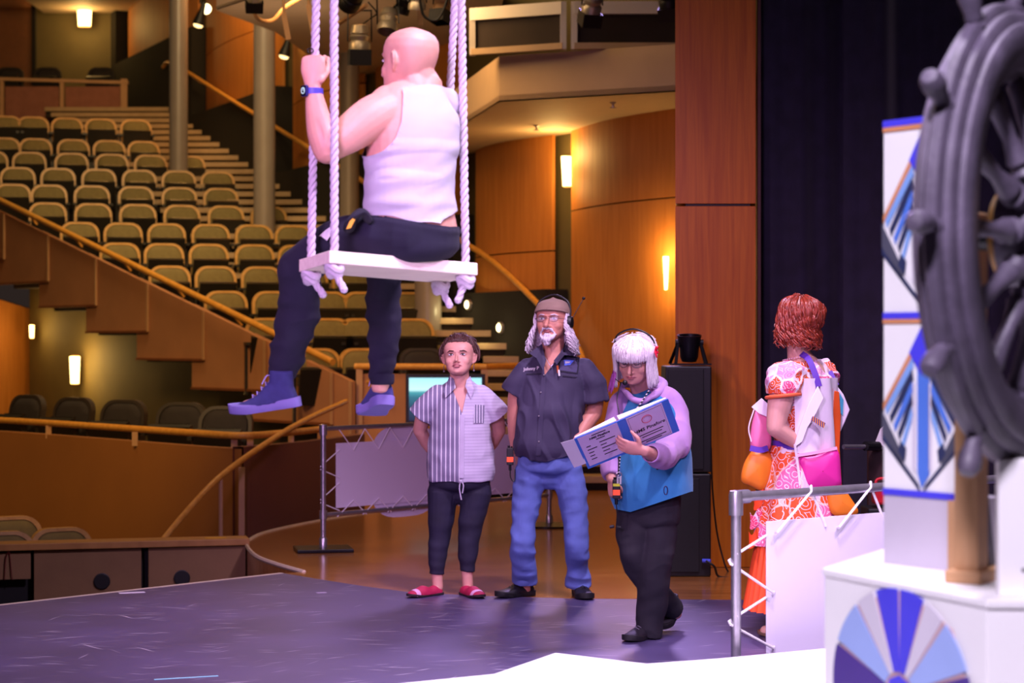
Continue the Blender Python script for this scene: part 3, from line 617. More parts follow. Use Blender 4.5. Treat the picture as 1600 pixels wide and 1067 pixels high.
mb = MB(); mb.tube(crv([at(655, -5, 17.7), at(662, 24, 17.7), at(680, 32, 17.7), at(692, 18, 17.7), at(700, -5, 17.7)], 6), 0.012, 8); tag(part('hanging_cable', mb, m_black), 'dark cable hanging in a loop right of the bald head', 'cable')
for k, (x0, y0, x1, y1) in enumerate(((443, 20, 451, 62), (482, 8, 490, 55), (655, 0, 657, 40))):
    a, b = at(x0, y0, 19.0), at(x1, y1, 19.0); mb = MB(); mb.bar(a, b, 0.05, 0.02, (0, 1, 0)); mb.tube([a+V(0, 0.02, 0.0), a+V(0, 0.02, 0.25)], 0.014, 8)
    tag(part('pipe_hanger', mb, m_tan), ('pale hanger strip left of the swing ropes near the black pendant', 'pale hanger strip touching the left swing rope', 'pale hanger strip above the bald head')[k], 'hanger', 'pipe hangers')
for i, (px, py) in enumerate(((313, 26), (447, 75))):
    d = 30.0; p = at(px, py, d); o = thing('pendant_spot', ('black cone pendant lamp beside the left column', 'black cone pendant lamp right of the middle column')[i], 'pendant lamp', p, 'cone pendants')
    M = Matrix.Translation(p) @ Matrix.Rotation(0.25, 4, 'Y')
    mb = MB(); mb.lathe([(0.035, 0.22), (0.045, 0.1), (0.09, -0.08), (0.095, -0.13), (0.08, -0.13), (0.07, -0.05)], M, 18); part('cone', mb, m_black, o)
    mb = MB(); mb.lathe([(0.075, -0.125), (0.06, -0.16), (0.0, -0.175)], M, 16); part('lamp', mb, glow('pendant_lamp_glass', 'FFD890', 3.0), o)
    mb = MB(); mb.tube([p+V(0, 0, 0.2), p+V(0.02, 0, 0.55)], 0.02, 8); part('stem', mb, m_black, o)
    q = at(px+9, py-12 if i == 0 else py-18, d+0.4); mb = MB(); mb.sphere(q, 0.08, 12); part('glow_globe', mb, m_stepglow, o)
# ------------------------------------------------------------- text helper
def text_mesh(txt, size, M, bold=0.0, thick=0.0004, align='CENTER'):
    cu = bpy.data.curves.new('lettering', 'FONT'); cu.body = txt; cu.size = size; cu.align_x = align; cu.align_y = 'CENTER'; cu.extrude = thick; cu.offset = bold; cu.resolution_u = 3
    ob = bpy.data.objects.new('lettering', cu); COL.objects.link(ob); dg = bpy.context.evaluated_depsgraph_get(); dg.update()
    me = bpy.data.meshes.new_from_object(ob.evaluated_get(dg)); bpy.data.objects.remove(ob); bpy.data.curves.remove(cu)
    me.transform(M); me.materials.clear(); return me
def text_part(name, txt, size, M, m, parent, bold=0.0, align='CENTER'):
    me = text_mesh(txt, size, M, bold, align=align); me.transform(Matrix.Translation(-org(parent))); return link(name, me, m, parent)
# ------------------------------------------------------------- laced pipe railings
m_rope = mat('white_cord', 'E6DEE6', 0.8, var=0.05, scale=60)
m_panelw = mat('white_foam_board', 'D6CCE2', 0.6, var=0.015, scale=2)
def lace(mb, pts, r=0.006):
    mb.tube(pts, r, 6)
# far railing
def far_rail():
    L0, R0 = V(*gp(505, 860), 0), V(*gp(858, 822), 0); o = thing('pipe_railing', 'grey pipe railing with a laced lavender board behind the striped shirt', 'railing', (L0+R0)/2)
    d = (R0-L0).normalized(); H = 0.915
    for p in (L0, R0):
        mb = MB(); mb.tube([p, p+V(0, 0, H)], 0.021, 12); po = part('post', mb, m_steel, o)
        mb = MB(); mb.lathe([(0.03, 0.02), (0.03, 0.09), (0.022, 0.1)], Matrix.Translation(p), 14); part('flange', mb, m_steel, po)
        mb = MB(); mb.lathe([(0.03, H-0.05), (0.03, H+0.03), (0.0, H+0.035)], Matrix.Translation(p), 14); part('elbow', mb, m_steel, po)
        mb = MB(); mb.lathe([(0.03, 0.235), (0.03, 0.30)], Matrix.Translation(p), 14); part('tee_joint', mb, m_steel, po)
    mb = MB(); mb.box(L0+V(0, 0, 0.012), (0.42, 0.36, 0.024), Matrix.Rotation(0.2, 3, 'Z')); part('base_plate', mb, m_blackm, o, False, 0.004)
    mb = MB(); mb.lathe([(0.24, 0), (0.24, 0.015), (0.05, 0.03)], Matrix.Translation(R0), 24); part('base_plate', mb, m_blackm, o)
    for z in (H, 0.265):
        mb = MB(); mb.tube([L0+V(0, 0, z), R0+V(0, 0, z)], 0.019, 10); part('rail', mb, m_steel, o)
    a, b = L0+d*0.13, R0-d*0.42; z0, z1 = 0.31, 0.80
    mb = MB(); mb.prism([a+V(0, 0, z0), b+V(0, 0, z0), b+V(0, 0, z1), a+V(0, 0, z1)], (0, 0.012, 0)); part('board', mb, m_panelw, o, False)
    mb = MB(); c = a+d*0.75+V(0, 0.016, (z0+z1)/2); pts = []
    for k in range(40):
        t = 2*math.pi*k/40; rx = 0.46 if abs(math.sin(t)) < 0.55 else 0.26
        pts.append(c+d*(0.45*math.copysign(abs(math.cos(t))**0.6, math.cos(t)))*0.9+V(0, 0, 0.36*math.copysign(abs(math.sin(t))**0.8, math.sin(t))))
    mb.prism(pts, (0, 0.010, 0)); part('shaped_board', mb, m_panelw, o, False)
    n = 8
    for k in range(n):
        s0 = 0.02+k*(0.9/n); p = L0+d*(0.1+2.4*s0); q = p+d*0.17
        mb = MB(); mb.tube([p+V(0, -0.02, H+0.01), q+V(0, -0.01, z1-0.06)], 0.004, 5); mb.tube([q+V(0, -0.01, z1-0.06), q+d*0.14+V(0, -0.02, H+0.01)], 0.004, 5); part('lacing', mb, m_rope, o)
        mb = MB(); mb.tube([p+V(0, -0.02, 0.245), q+V(0, -0.01, z0+0.05)], 0.004, 5); mb.tube([q+V(0, -0.01, z0+0.05), q+d*0.14+V(0, -0.02, 0.245)], 0.004, 5); part('lacing', mb, m_rope, o)
    for k in range(2):
        z = 0.36+0.25*k; mb = MB(); mb.tube([L0+V(-0.02, -0.015, z), a+d*0.04+V(0, -0.01, z-0.07)], 0.004, 5); mb.tube([a+d*0.04+V(0, -0.01, z+0.14), L0+V(-0.02, -0.015, z+0.02)], 0.004, 5); part('lacing', mb, m_rope, o)
far_rail()
def near_rail():
    L0 = V(*at(1150, 0, 8.25).xy, 0); R0 = V(2.35, 9.4, 0); o = thing('pipe_railing', 'shiny pipe railing with a laced white board at right foreground', 'railing', (L0+R0)/2)
    d = (R0-L0).normalized(); H = 0.925
    for p in (L0, R0):
        mb = MB(); mb.tube([p, p+V(0, 0, H)], 0.021, 16); po = part('post', mb, m_steel, o)
        mb = MB(); mb.lathe([(0.03, H-0.075), (0.03, H+0.01), (0.026, H+0.026), (0.0, H+0.03)], Matrix.Translation(p), 18); mb.tube([p+V(0, 0, H), p+d*(0.07 if p is L0 else -0.07)+V(0, 0, H)], 0.029, 16); part('elbow', mb, m_steel, po)
        mb = MB(); mb.box(p+V(0, 0, 0.012), (0.4, 0.4, 0.024)); part('base_plate', mb, m_blackm, o, False)
    mb = MB(); mb.tube([L0+V(0, 0, H), R0+V(0, 0, H)], 0.020, 14); part('rail', mb, m_steel, o)
    a, b = V(*at(1197, 0, 8.40).xy, 0), R0-d*0.15; z1a = 0.81; z0 = 0.20
    mb = MB(); mb.prism([a+V(0, 0, z0), b+V(0, 0, z0), b+V(0, 0, z1a), a+V(0, 0, z1a)], (0, 0.014, 0)); part('board', mb, m_panelw, o, False, 0.002)
    def onrail(px): u = (px-800)/F; t = (u*L0.y-L0.x)/(d.x-u*d.y); return L0+d*t
    for p0, p1 in ((1267, 1213), (1360, 1310), (1440, 1400)):
        p = onrail(p0); q = onrail(p1); mb = MB()
        mb.tube([p+V(0, 0.03, H+0.01), p+V(0, -0.005, H+0.026), p+V(-0.002, -0.024, H+0.005), q+V(0, -0.02, z1a-0.045), q+V(0, 0.02, z1a-0.05)], 0.006, 8)
        mb.tube([p+V(0.012, 0.028, H-0.01), p+d*0.10+V(0, 0.02, z1a-0.04)], 0.006, 8); part('lacing', mb, m_rope, o)
    zq = lambda y, dd: EYE-(y-533.5)/F*dd
    for y0, y1, fl in ((865, 838, 0), (880, 928, 1), (962, 935, 0), (975, 1015, 1)):
        mb = MB(); p = L0+V(-0.024 if fl else 0.0, -0.018, 0)
        mb.tube([V(p.x, p.y, zq(y0, 8.25)), V(a.x+(0.03 if fl else 0.0), a.y-0.008, zq(y1, 8.35))]+([V(a.x+0.035, a.y+0.02, zq(y1, 8.35))] if fl else []), 0.006, 8)
        if fl: mb.tube([p+V(0, 0, zq(y0, 8.25)), p+V(-0.005, 0.02, zq(y0-4, 8.25)), p+V(0.02, 0.045, zq(y0-8, 8.25))], 0.006, 8)
        part('lacing', mb, m_rope, o)
near_rail()
# ------------------------------------------------------------- white ship deck platform
PZ = 0.30
def dp(px, py): d = (EYE-PZ)*F/(py-533.5); return ((px-800)/F*d, d)
out = [(-0.9, 4.0), dp(600, 1070), dp(772, 1053), dp(868, 1020), dp(1010, 1037), dp(1120, 1029), dp(1300, 1012), dp(1460, 1004), (3.2, 8.0), (3.2, 4.0)]
pl = thing('deck_platform', 'bright white angular deck platform along the bottom of the frame', 'platform', (0.8, 6, 0))
mb = MB(); mb.prism(plan(out, PZ), (0, 0, -0.03)); part('deck_top', mb, m_white, pl, False)
mb = MB(); cx = sum(p[0] for p in out)/len(out); cy = sum(p[1] for p in out)/len(out)
mb.prism(plan([(x+(cx-x)*0.02, y+(cy-y)*0.02) for x, y in out], PZ-0.03), (0, 0, -0.27)); part('deck_skirt', mb, m_white, pl, False)
# ------------------------------------------------------------- faceted white base with fan rosette
BZ = 0.995
def bp(px, py, z=BZ): d = (EYE-z)*F/(py-533.5); return V((px-800)/F*d, d, 0)
A_, B_, C_ = bp(1288, 887), bp(1542, 936), bp(1382, 857); D_ = bp(1625, 930)
poly = [A_, B_, V(1.50, 4.42, 0), V(1.75, 5.0, 0), V(1.5, 5.75, 0), C_+V(0.12, 0.15, 0), C_]
hb = thing('helm_base', 'faceted white base with a blue fan rosette below the ship wheel', 'base', (1.25, 5.0, PZ))
mb = MB(); mb.prism([p+V(0, 0, PZ) for p in poly], (0, 0, BZ-PZ-0.02)); part('body', mb, m_white, hb, False, 0.004)
mb = MB(); c = sum(poly, V(0, 0, 0))/len(poly); mb.prism([c+(p-c)*1.012+V(0, 0, BZ-0.02) for p in poly], (0, 0, 0.02)); part('top', mb, m_white, hb, False, 0.004)
fx = (B_-A_).normalized(); fn = V(fx.y, -fx.x, 0)
if fn.y > 0: fn = -fn
# rosette on face A-B
def onface(px): u = (px-800)/F; t = (u*A_.y-A_.x)/(fx.x-u*fx.y); return A_+fx*t
fc_ = onface(1408); fz = EYE-(1085-533.5)/F*fc_.y; Rr = (1085-917)/F*fc_.y
m_blu = mat('royal_blue_paint', '4A43E0', 0.5, var=0.03); m_lbl = mat('sky_blue_paint', '9DB2EC', 0.5, var=0.03); m_pur = mat('deep_purple_paint', '4A2F8C', 0.5, var=0.05); m_gry = mat('pale_grey_paint', 'D5CEDD', 0.5, var=0.03); m_tanp = mat('pink_tan_line', 'C9A2A4', 0.6, var=0.03)
def wedge(a0, a1, r0, r1, m, name, off=0.004, th=0.003):
    pts = []
    n = 8
    for k in range(n+1):
        a = math.radians(a0+(a1-a0)*k/n); pts.append((r1*math.cos(a), r1*math.sin(a)))
    for k in range(n, -1, -1):
        a = math.radians(a0+(a1-a0)*k/n); pts.append((r0*math.cos(a), r0*math.sin(a)))
    mb = MB(); mb.prism([fc_+fx*(x*1.14)+V(0, 0, fz+z)+fn*off for x, z in pts], fn*th); return part(name, mb, m, ros, False)
ros = bpy.data.objects.new('rosette', None); COL.objects.link(ros); ros.parent = hb
wedge(0, 359.99, 0.03, Rr, m_tanp, 'outline_disc', 0.001, 0.003)
seq = [(-18, 20, m_pur), (22, 50, m_lbl), (52, 68, m_gry), (70, 89, m_blu), (91, 110, m_blu), (112, 128, m_gry), (130, 158, m_lbl), (160, 198, m_pur), (200, 228, m_lbl), (230, 250, m_gry), (252, 288, m_blu), (290, 310, m_gry), (312, 340, m_lbl)]
for a0, a1, m in seq: wedge(a0+0.4, a1-0.4, 0.054, Rr*0.982, m, 'wedge', 0.004)
wedge(0, 359.99, 0.0005, 0.046, m_blu, 'centre_disc', 0.005)
wb = thing('white_block', 'plain white block standing right of the ship wheel post at right edge', 'block', (1.3, 4.5, BZ))
mb = MB(); p0 = V(1.098, 4.495, 0); zt_ = 1.306; mb.prism([V(p0.x, p0.y, BZ), V(1.49, 4.445, BZ), V(1.50, 4.52, BZ), V(p0.x+0.01, 4.565, BZ)], (0, 0, zt_-BZ)); part('body', mb, m_white, wb, False, 0.004)
for py in (900,):
    mb = MB(); mb.sphere(V(p0.x+0.055, 4.488, BZ+0.06), 0.005, 8); part('screw', mb, m_blackm, wb)
# ------------------------------------------------------------- blue patterned pedestal tower
tw = thing('patterned_pedestal', 'tall white pedestal painted with blue diamonds on a silver foot', 'pedestal', (1.05, 5.25, BZ))
a, b = at(1381, 0, 5.17), at(1492, 0, 4.97); ta = V(a.x, a.y, 0); tb = V(b.x, b.y, 0); tx = (tb-ta).normalized(); TW = (tb-ta).length; tn = V(tx.y, -tx.x, 0)
if tn.y > 0: tn = -tn
tz = lambda y: EYE-(y-533.5)/F*5.15
Z0, Z1, Z2_, Z3 = BZ, tz(773), tz(487), tz(188)
m_silver = mat('silver_painted_board', 'C4BACB', 0.4, 0.0, var=0.06, scale=3)
mb = MB(); mb.prism([ta+V(0, 0, Z0), tb+V(0, 0, Z0), tb-tn*0.2+V(0, 0, Z0), ta-tn*0.2+V(0, 0, Z0)], (0, 0, Z1-Z0)); part('foot', mb, m_silver, tw, False)
m_ptan = wood('pine_edge', 'B98A60', 'CFA078', 0.6, (8, 8, 1), 3)
mb = MB(); mb.bar(tb+V(0, 0, Z0)+tn*0.004, tb+V(0, 0, Z1+0.0)+tn*0.004, 0.022, 0.02, tn); part('pine_edge', mb, m_ptan, tw, False)
mb = MB(); mb.prism([ta+V(0, 0, Z1), tb+V(0, 0, Z1), tb-tn*0.06+V(0, 0, Z1), ta-tn*0.06+V(0, 0, Z1)], (0, 0, Z3-Z1)); part('board', mb, m_white, tw, False)
mb = MB(); mb.bar(tb-tn*0.03+tx*0.006+V(0, 0, Z1), tb-tn*0.03+tx*0.006+V(0, 0, Z3), 0.008, 0.06, tn); part('board_edge', mb, m_ptan, tw, False)
m_navy = mat('navy_paint', '2C3358', 0.5, var=0.05); m_mbl = mat('mid_blue_paint', '4F79D8', 0.5, var=0.04); m_lb2 = mat('pale_blue_paint', '7FA6E6', 0.5, var=0.04); m_org = mat('orange_line_paint', 'D08A60', 0.5); m_slate = mat('slate_paint', '4A4A5C', 0.6)
def shp(pts, m, name, par, off=0.002):
    """outline in fractions of one square panel (x across, z up)"""
    mb = MB(); mb.prism([ta+tx*(x*TW)+V(0, 0, zb+(z*(ztp-zb)))+tn*off for x, z in pts], tn*0.002); return part(name, mb, m, par, False)
for zb, ztp in ((Z2_, Z3), (Z1, Z2_-0.002)):
    pn = bpy.data.objects.new('panel', None); COL.objects.link(pn); pn.parent = tw
    shp([(0, 0.965), (1, 0.965), (1, 1), (0, 1)], m_blu, 'top_band', pn); shp([(0, 0.94), (1, 0.94), (1, 0.963), (0, 0.963)], m_org, 'orange_line', pn)
    if zb == Z1: shp([(0, 0), (1, 0), (1, 0.035), (0, 0.035)], m_blu, 'bottom_band', pn)
    cx = 0.56
    shp([(cx, 0.05), (cx+0.105, 0.13), (cx+0.105, 0.72), (cx, 0.80), (cx-0.06, 0.72), (cx-0.06, 0.13)], m_mbl, 'centre_bar', pn, 0.003)
    shp([(cx, 0.66), (cx+0.17, 0.78), (cx, 0.92), (cx-0.17, 0.78)], m_blu, 'diamond', pn, 0.005)
    for s in (-1, 1):
        q = lambda x, z: (cx+s*(x), z)
        shp([q(0.55, 0.50), q(0.17, 0.78), q(0.15, 0.745), q(0.55, 0.465)], m_org, 'orange_rule', pn, 0.003)
        for k, (m, t) in enumerate(((m_lb2, 0.038), (m_navy, 0.03), (m_mbl, 0.036), (m_navy, 0.026), (m_lb2, 0.036))):
            z0 = 0.465-k*0.045; shp([q(0.52-k*0.06, z0+0.012), q(0.14, z0+0.28-k*0.0+0.012-k*0.02), q(0.12, z0+0.235-k*0.02), q(0.50-k*0.06, z0-0.025)], m, 'stripe', pn, 0.003)
        shp([q(0.57, 0.46), q(0.57, 0.34), q(0.27, 0.155), q(0.27, 0.22)], m_slate, 'slate_band', pn, 0.003)
        shp([q(0.57, 0.335), q(0.565, 0.30), q(0.02, 0.03), q(0.05, 0.07)], m_navy, 'rule', pn, 0.003)
        shp([q(0.30, 0.30), q(0.33, 0.24), q(0.24, 0.19), q(0.22, 0.26)], m_navy, 'small_arc', pn, 0.004)
        shp([q(0.09, 0.62), q(0.135, 0.60), q(0.135, 0.16), q(0.09, 0.13)], m_gry, 'pale_bar', pn, 0.003)
# ------------------------------------------------------------- ship's wheel
m_grey = mat('weathered_grey_paint', '5C5266', 0.5, var=0.30, scale=9, bump=0.2, bscale=40)
m_pine = wood('pine_hub', 'B98238', 'D39A4A', 0.5, (6, 6, 1.5), 3)
wc = V(1.163, 4.61, 1.817); yaw = math.radians(57)
ex = V(-math.cos(yaw), -math.sin(yaw), 0); ez = V(0, 0, 1); en = V(math.sin(yaw), -math.cos(yaw), 0)
wh = thing('ship_wheel', 'large grey wooden ship steering wheel with handles at right edge', 'ship wheel', (wc.x, wc.y, BZ))
WS = 0.62/0.70; HN = 0.06
def wp(r, ang, n=0.0): a = math.radians(ang); r *= WS; return wc+ex*(r*math.cos(a))+ez*(r*math.sin(a))+en*n
def ring(r0, r1, hw, name, m, segs=96, a0=0, a1=360, par=wh):
    rows = []; 
    for r, n in ((r0, -hw), (r0, hw), (r0+0.012, hw+0.008), (r1-0.012, hw+0.008), (r1, hw), (r1, -hw), (r1-0.012, -hw-0.008), (r0+0.012, -hw-0.008), (r0, -hw)):
        rows.append([wp(r, a0+(a1-a0)*k/segs, n) for k in range(segs+(0 if a1-a0 == 360 else 1))])
    mb = MB(); mb.grid(rows, a1-a0 == 360)
    if a1-a0 != 360:
        for k in (0, segs): mb.add([r[k] for r in rows[:-1]], [tuple(range(8))])
    return part(name, mb, m, par)
ring(0.425, 0.575, 0.035, 'rim', m_grey)
for k in range(12): ring(0.40, 0.60, 0.012, 'rim_felloe', m_grey, 10, k*30+1.0, k*30+29.0)
ring(0.455, 0.545, 0.055, 'rim_band', m_grey)

for k in range(12):
    a = k*30; s0, s1 = wp(0.12, a, HN), wp(0.44, a, 0.0); e = (s1-s0).normalized(); q = (s1-s0).length/0.31; Mx = Matrix.Translation(s0) @ e.to_track_quat('Z', 'Y').to_matrix().to_4x4()
    mb = MB(); mb.lathe([(r, z*q) for r, z in [(0.018, 0), (0.018, 0.05), (0.032, 0.06), (0.020, 0.075), (0.030, 0.09), (0.024, 0.11), (0.017, 0.15), (0.022, 0.23), (0.026, 0.26), (0.018, 0.275), (0.030, 0.29), (0.026, 0.31)]], Mx, 14); part('spoke', mb, m_grey, wh)
    e = (wp(1, a)-wc).normalized(); Mx = Matrix.Translation(wp(0.585, a)) @ e.to_track_quat('Z', 'Y').to_matrix().to_4x4()
    mb = MB(); mb.lathe([(0.024, 0), (0.017, 0.012), (0.021, 0.022), (0.019, 0.03), (0.027, 0.06), (0.026, 0.085), (0.018, 0.10), (0.0, 0.104)], Mx, 14); part('handle', mb, m_grey, wh)
Mh = Matrix.Translation(wc+en*HN) @ en.to_track_quat('Z', 'Y').to_matrix().to_4x4()
mb = MB(); mb.lathe([(0.12, -0.07), (0.125, -0.05), (0.125, 0.05), (0.115, 0.07), (0.10, 0.075)], Mh, 40); part('hub', mb, m_grey, wh)
mb = MB(); mb.lathe([(0.105, 0.07), (0.105, 0.09), (0.098, 0.10), (0.0, 0.10)], Mh, 40); hd = part('hub_plate', mb, m_pine, wh)
mb = MB(); mb.lathe([(0.02, 0.10), (0.02, 0.115), (0.0, 0.12)], Mh, 14); part('axle_bolt', mb, m_blackm, hd)
mb = MB(); mb.lathe([(0.10, -0.07), (0.10, -0.09), (0.0, -0.092)], Mh, 40); part('hub_plate', mb, m_pine, wh)
mb = MB(); mb.lathe([(0.035, -0.23), (0.035, -0.05)], Mh, 16); part('axle', mb, m_blackm, wh)
q = wc-en*0.14-ex*0.10; g = V(q.x, q.y, BZ)
mb = MB(); mb.prism([g+ex*0.035-en*0.03, g-ex*0.035-en*0.03, g-ex*0.035+en*0.03, g+ex*0.035+en*0.03], (0, 0, wc.z-BZ+0.06)); part('post', mb, m_ptan, wh, False, 0.004)
mb = MB(); mb.bar(g+ex*0.06+V(0, 0, 0.015), g-ex*0.12+V(0, 0, 0.015), 0.09, 0.03); part('foot', mb, m_ptan, wh, False, 0.004)
mb = MB(); mb.bar(g-ex*0.11+V(0, 0, 0.02), g-ex*0.02+V(0, 0, 0.34), 0.04, 0.03, en); part('brace', mb, m_grey, wh, False)
# ------------------------------------------------------------- loudspeaker stack with a floor par can on top
ls = thing('loudspeaker', 'black loudspeaker cabinet stacked on the subwoofer beside the wooden panel', 'loudspeaker', at(1075, 740, 13.3))
m_grille = mat('speaker_grille', '0B0A10', 0.7, 0.0, var=0.3, scale=90)
p0, p1 = at(1040, 572, 13.3), at(1112, 738, 13.3)
mb = MB(); mb.box(((p0.x+p1.x)/2, 13.5, (p0.z+p1.z)/2), (p1.x-p0.x, 0.40, p0.z-p1.z)); part('cabinet', mb, m_black, ls, False, 0.01)
mb = MB(); mb.box(((p0.x+p1.x)/2-0.02, 13.295, (p0.z+p1.z)/2), (p1.x-p0.x-0.07, 0.02, p0.z-p1.z-0.04)); part('grille', mb, m_grille, ls, False, 0.004)
sb = thing('subwoofer', 'black subwoofer cabinet on the floor under the loudspeaker', 'loudspeaker', at(1075, 900, 13.3))
p0, p1 = at(1040, 740, 13.3), at(1111, 901, 13.3); p1.z = 0
mb = MB(); mb.box(((p0.x+p1.x)/2, 13.5, p0.z/2), (p1.x-p0.x, 0.40, p0.z)); part('cabinet', mb, m_black, sb, False, 0.01)
mb = MB(); mb.box(((p0.x+p1.x)/2-0.03, 13.295, p0.z/2), (p1.x-p0.x-0.10, 0.02, p0.z-0.06)); part('grille', mb, m_grille, sb, False, 0.004)
mb = MB(); q = at(1098, 876, 13.28); mb.tube([q, q+V(0.05, -0.02, 0)], 0.014, 10); part('cable_plug', mb, mat('blue_plug', '4A5BE0', 0.4), sb, label='blue cable plug')
mb = MB(); mb.tube(crv([at(1103, 876, 13.25), at(1116, 885, 13.25), at(1122, 900, 13.3), at(1140, 903, 13.3)], 5), 0.008, 6); tag(part('cable', mb, m_black), 'black cable running from the subwoofer to the wooden panel', 'cable')
mb = MB(); mb.tube(crv([at(1111, 700, 13.35), at(1113, 760, 13.5), at(1120, 830, 13.6), at(1132, 880, 13.6), at(1140, 897, 13.6)], 5), 0.006, 6); tag(part('cable', mb, m_black), 'thin black cable hanging down the wooden panel beside the speakers', 'cable')
pc = thing('floor_spotlight', 'black spotlight on a double yoke atop the loudspeaker', 'stage light', at(1077, 570, 13.5))
p = at(1077, 544, 13.5); M = Matrix.Translation(p) @ Matrix.Rotation(math.radians(8), 4, 'X')
mb = MB(); mb.lathe([(0.05, -0.09), (0.062, -0.06), (0.066, 0.0), (0.078, 0.06), (0.084, 0.09), (0.076, 0.09), (0.07, 0.03)], M, 20); part('housing', mb, m_blackm, pc)
mb = MB()
for s in (-1, 1):
    mb.bar(p+V(s*0.075, 0, 0.04), p+V(s*0.10, -0.10, -0.105), 0.02, 0.012); mb.bar(p+V(s*0.075, 0, 0.04), p+V(s*0.125, 0.08, -0.105), 0.02, 0.012)
mb.bar(p+V(-0.14, -0.10, -0.108), p+V(0.14, -0.10, -0.108), 0.025, 0.012); part('yoke', mb, m_blackm, pc, False)
mb = MB(); 
for s in (-1, 1): mb.tube([p+V(s*0.07, 0, 0.04), p+V(s*0.095, 0, 0.04)], 0.02, 10)
part('knob', mb, m_black, pc)
# ------------------------------------------------------------- stand behind the red haired person
sd = thing('keyboard_stand', 'dark stand with a grey tube arm and pale vented plate behind the railing', 'stand', V(*at(1365, 0, 11.6).xy, 0))
mb = MB(); mb.tube([at(1318, 698, 11.4), at(1392, 698, 11.6)], 0.014, 10); part('arm', mb, m_steel, sd)
mb = MB(); mb.tube([at(1352, 697, 11.48), at(1372, 697, 11.55)], 0.028, 10); part('clamp', mb, m_black, sd)
q = at(1368, 700, 11.6); mb = MB(); mb.bar(V(q.x, q.y, 0.05), V(q.x, q.y, q.z), 0.09, 0.05, (0, 1, 0)); part('upright', mb, mat('maroon_brown', '3A2426', 0.5), sd, False)
mb = MB(); mb.box(V(q.x, q.y, 0.03), (0.24, 0.3, 0.06)); part('foot', mb, m_black, sd, False)
pn = [(1365, 698), (1396, 698), (1396, 664), (1383, 664), (1376, 670)]
mb = MB(); mb.prism([at(x, y, 11.55) for x, y in pn], (0, 0.01, 0)); vp = part('vented_plate', mb, m_white, sd, False)
for k in range(4):
    mb = MB(); mb.bar(at(1380, 671+k*5, 11.54), at(1394, 671+k*5, 11.54), 0.006, 0.008); part('slot', mb, m_black, vp, False)
rb = thing('red_case', 'red plastic case behind the railing left of the patterned pedestal', 'case', at(1375, 790, 11.2))
mb = MB(); mb.box(at(1382, 774, 11.2), (0.13, 0.12, 0.10)); part('body', mb, mat('red_plastic', 'D0182A', 0.4), rb, False, 0.015)
mb = MB(); c = at(1382, 760, 11.2); mb.tube(crv([c+V(-0.05, 0, -0.01), c+V(-0.04, 0, 0.04), c+V(0.04, 0, 0.04), c+V(0.05, 0, -0.01)], 4), 0.008, 8); part('handle', mb, MATS['red_plastic'], rb)
mb = MB(); c = at(1382, 792, 11.2); mb.box(V(c.x+.04, 11.22, c.z/2), (0.30, 0.25, c.z-0.0)); tag(part('black_road_case', mb, m_black, smooth=False, bevel=0.01), 'black road case carrying the red case behind the railing board', 'case')
# ------------------------------------------------------------- swing
m_rp = mat('swing_rope', 'C6B8C8', 0.85, var=0.08, scale=80, bump=0.3, bscale=300)
m_plank = wood('swing_pine', 'E2CFC2', 'EFE0D2', 0.6, (3, 30, 30), 2)
sa = math.radians(32); SL = V(math.cos(sa), math.sin(sa), 0); SS = V(-math.sin(sa), math.cos(sa), 0)
sc_ = V(-0.457, 7.40, 1.868); SLt = (SL+V(0, 0, -0.053)).normalized(); SSt = (SS+V(0, 0, -0.10)).normalized()
sw_ = thing('swing', 'wooden plank swing hung on four thick white twisted ropes', 'swing', sc_)
Un = SLt.cross(SSt).normalized(); M3 = Matrix((SLt, SSt, Un)).transposed()
mb = MB(); mb.box(sc_-Un*0.023, (0.62, 0.25, 0.046), M3); part('plank', mb, m_plank, sw_, False, 0.003)
def twist(mb, a, b, r, pitch, seg=12, strands=3):
    d = (b-a); L = d.length; d.normalize(); x = d.cross(V(0, 1, 0)).normalized(); y = d.cross(x); n = max(4, int(L/pitch*seg))
    for s in range(strands):
        pts = []
        for k in range(n+1):
            t = 2*math.pi*(k/seg+s/strands); pts.append(a+d*(L*k/n)+(x*math.cos(t)+y*math.sin(t))*r*0.52)
        mb.tube(pts, r*0.54, 6)
tops = {(-1, -1): (522, 0), (-1, 1): (494, 0), (1, -1): (721, 0), (1, 1): (711, 0)}
for (l, s), (tx_, ty_) in tops.items():
    b0 = sc_+SLt*(0.275*l)+SSt*(0.095*s); d = b0.y; t0 = at(tx_, ty_, d); dirv = (t0-b0).normalized(); end = b0+dirv*((7.0-b0.z)/dirv.z)
    mb = MB(); twist(mb, b0-dirv*0.05, end, 0.0155, 0.085); ro = part('rope', mb, m_rp, sw_)
    k0 = b0-Un*0.058; mb = MB()
    ov = [k0+V(0.024*math.cos(t)*1.0, 0.018*math.sin(t), 0.010*math.sin(2*t)) for t in np.linspace(0, 2*math.pi, 17)]
    mb.tube(ov, 0.0145, 8); mb.tube([p*0.8+k0*0.2+V(0, 0.006, -0.020) for p in ov], 0.0135, 8)
    tdir = V(-0.35 if l*s < 0 or l > 0 and s < 0 else 0.45, -0.1, -1).normalized(); 
    if l < 0 and s > 0: tdir = V(0.6, 0, -1).normalized()
    twist(mb, k0-V(0, 0, 0.01), k0+tdir*0.085, 0.0135, 0.085); mb.sphere(k0+tdir*0.085, 0.015, 8); part('knot', mb, m_rp, ro)
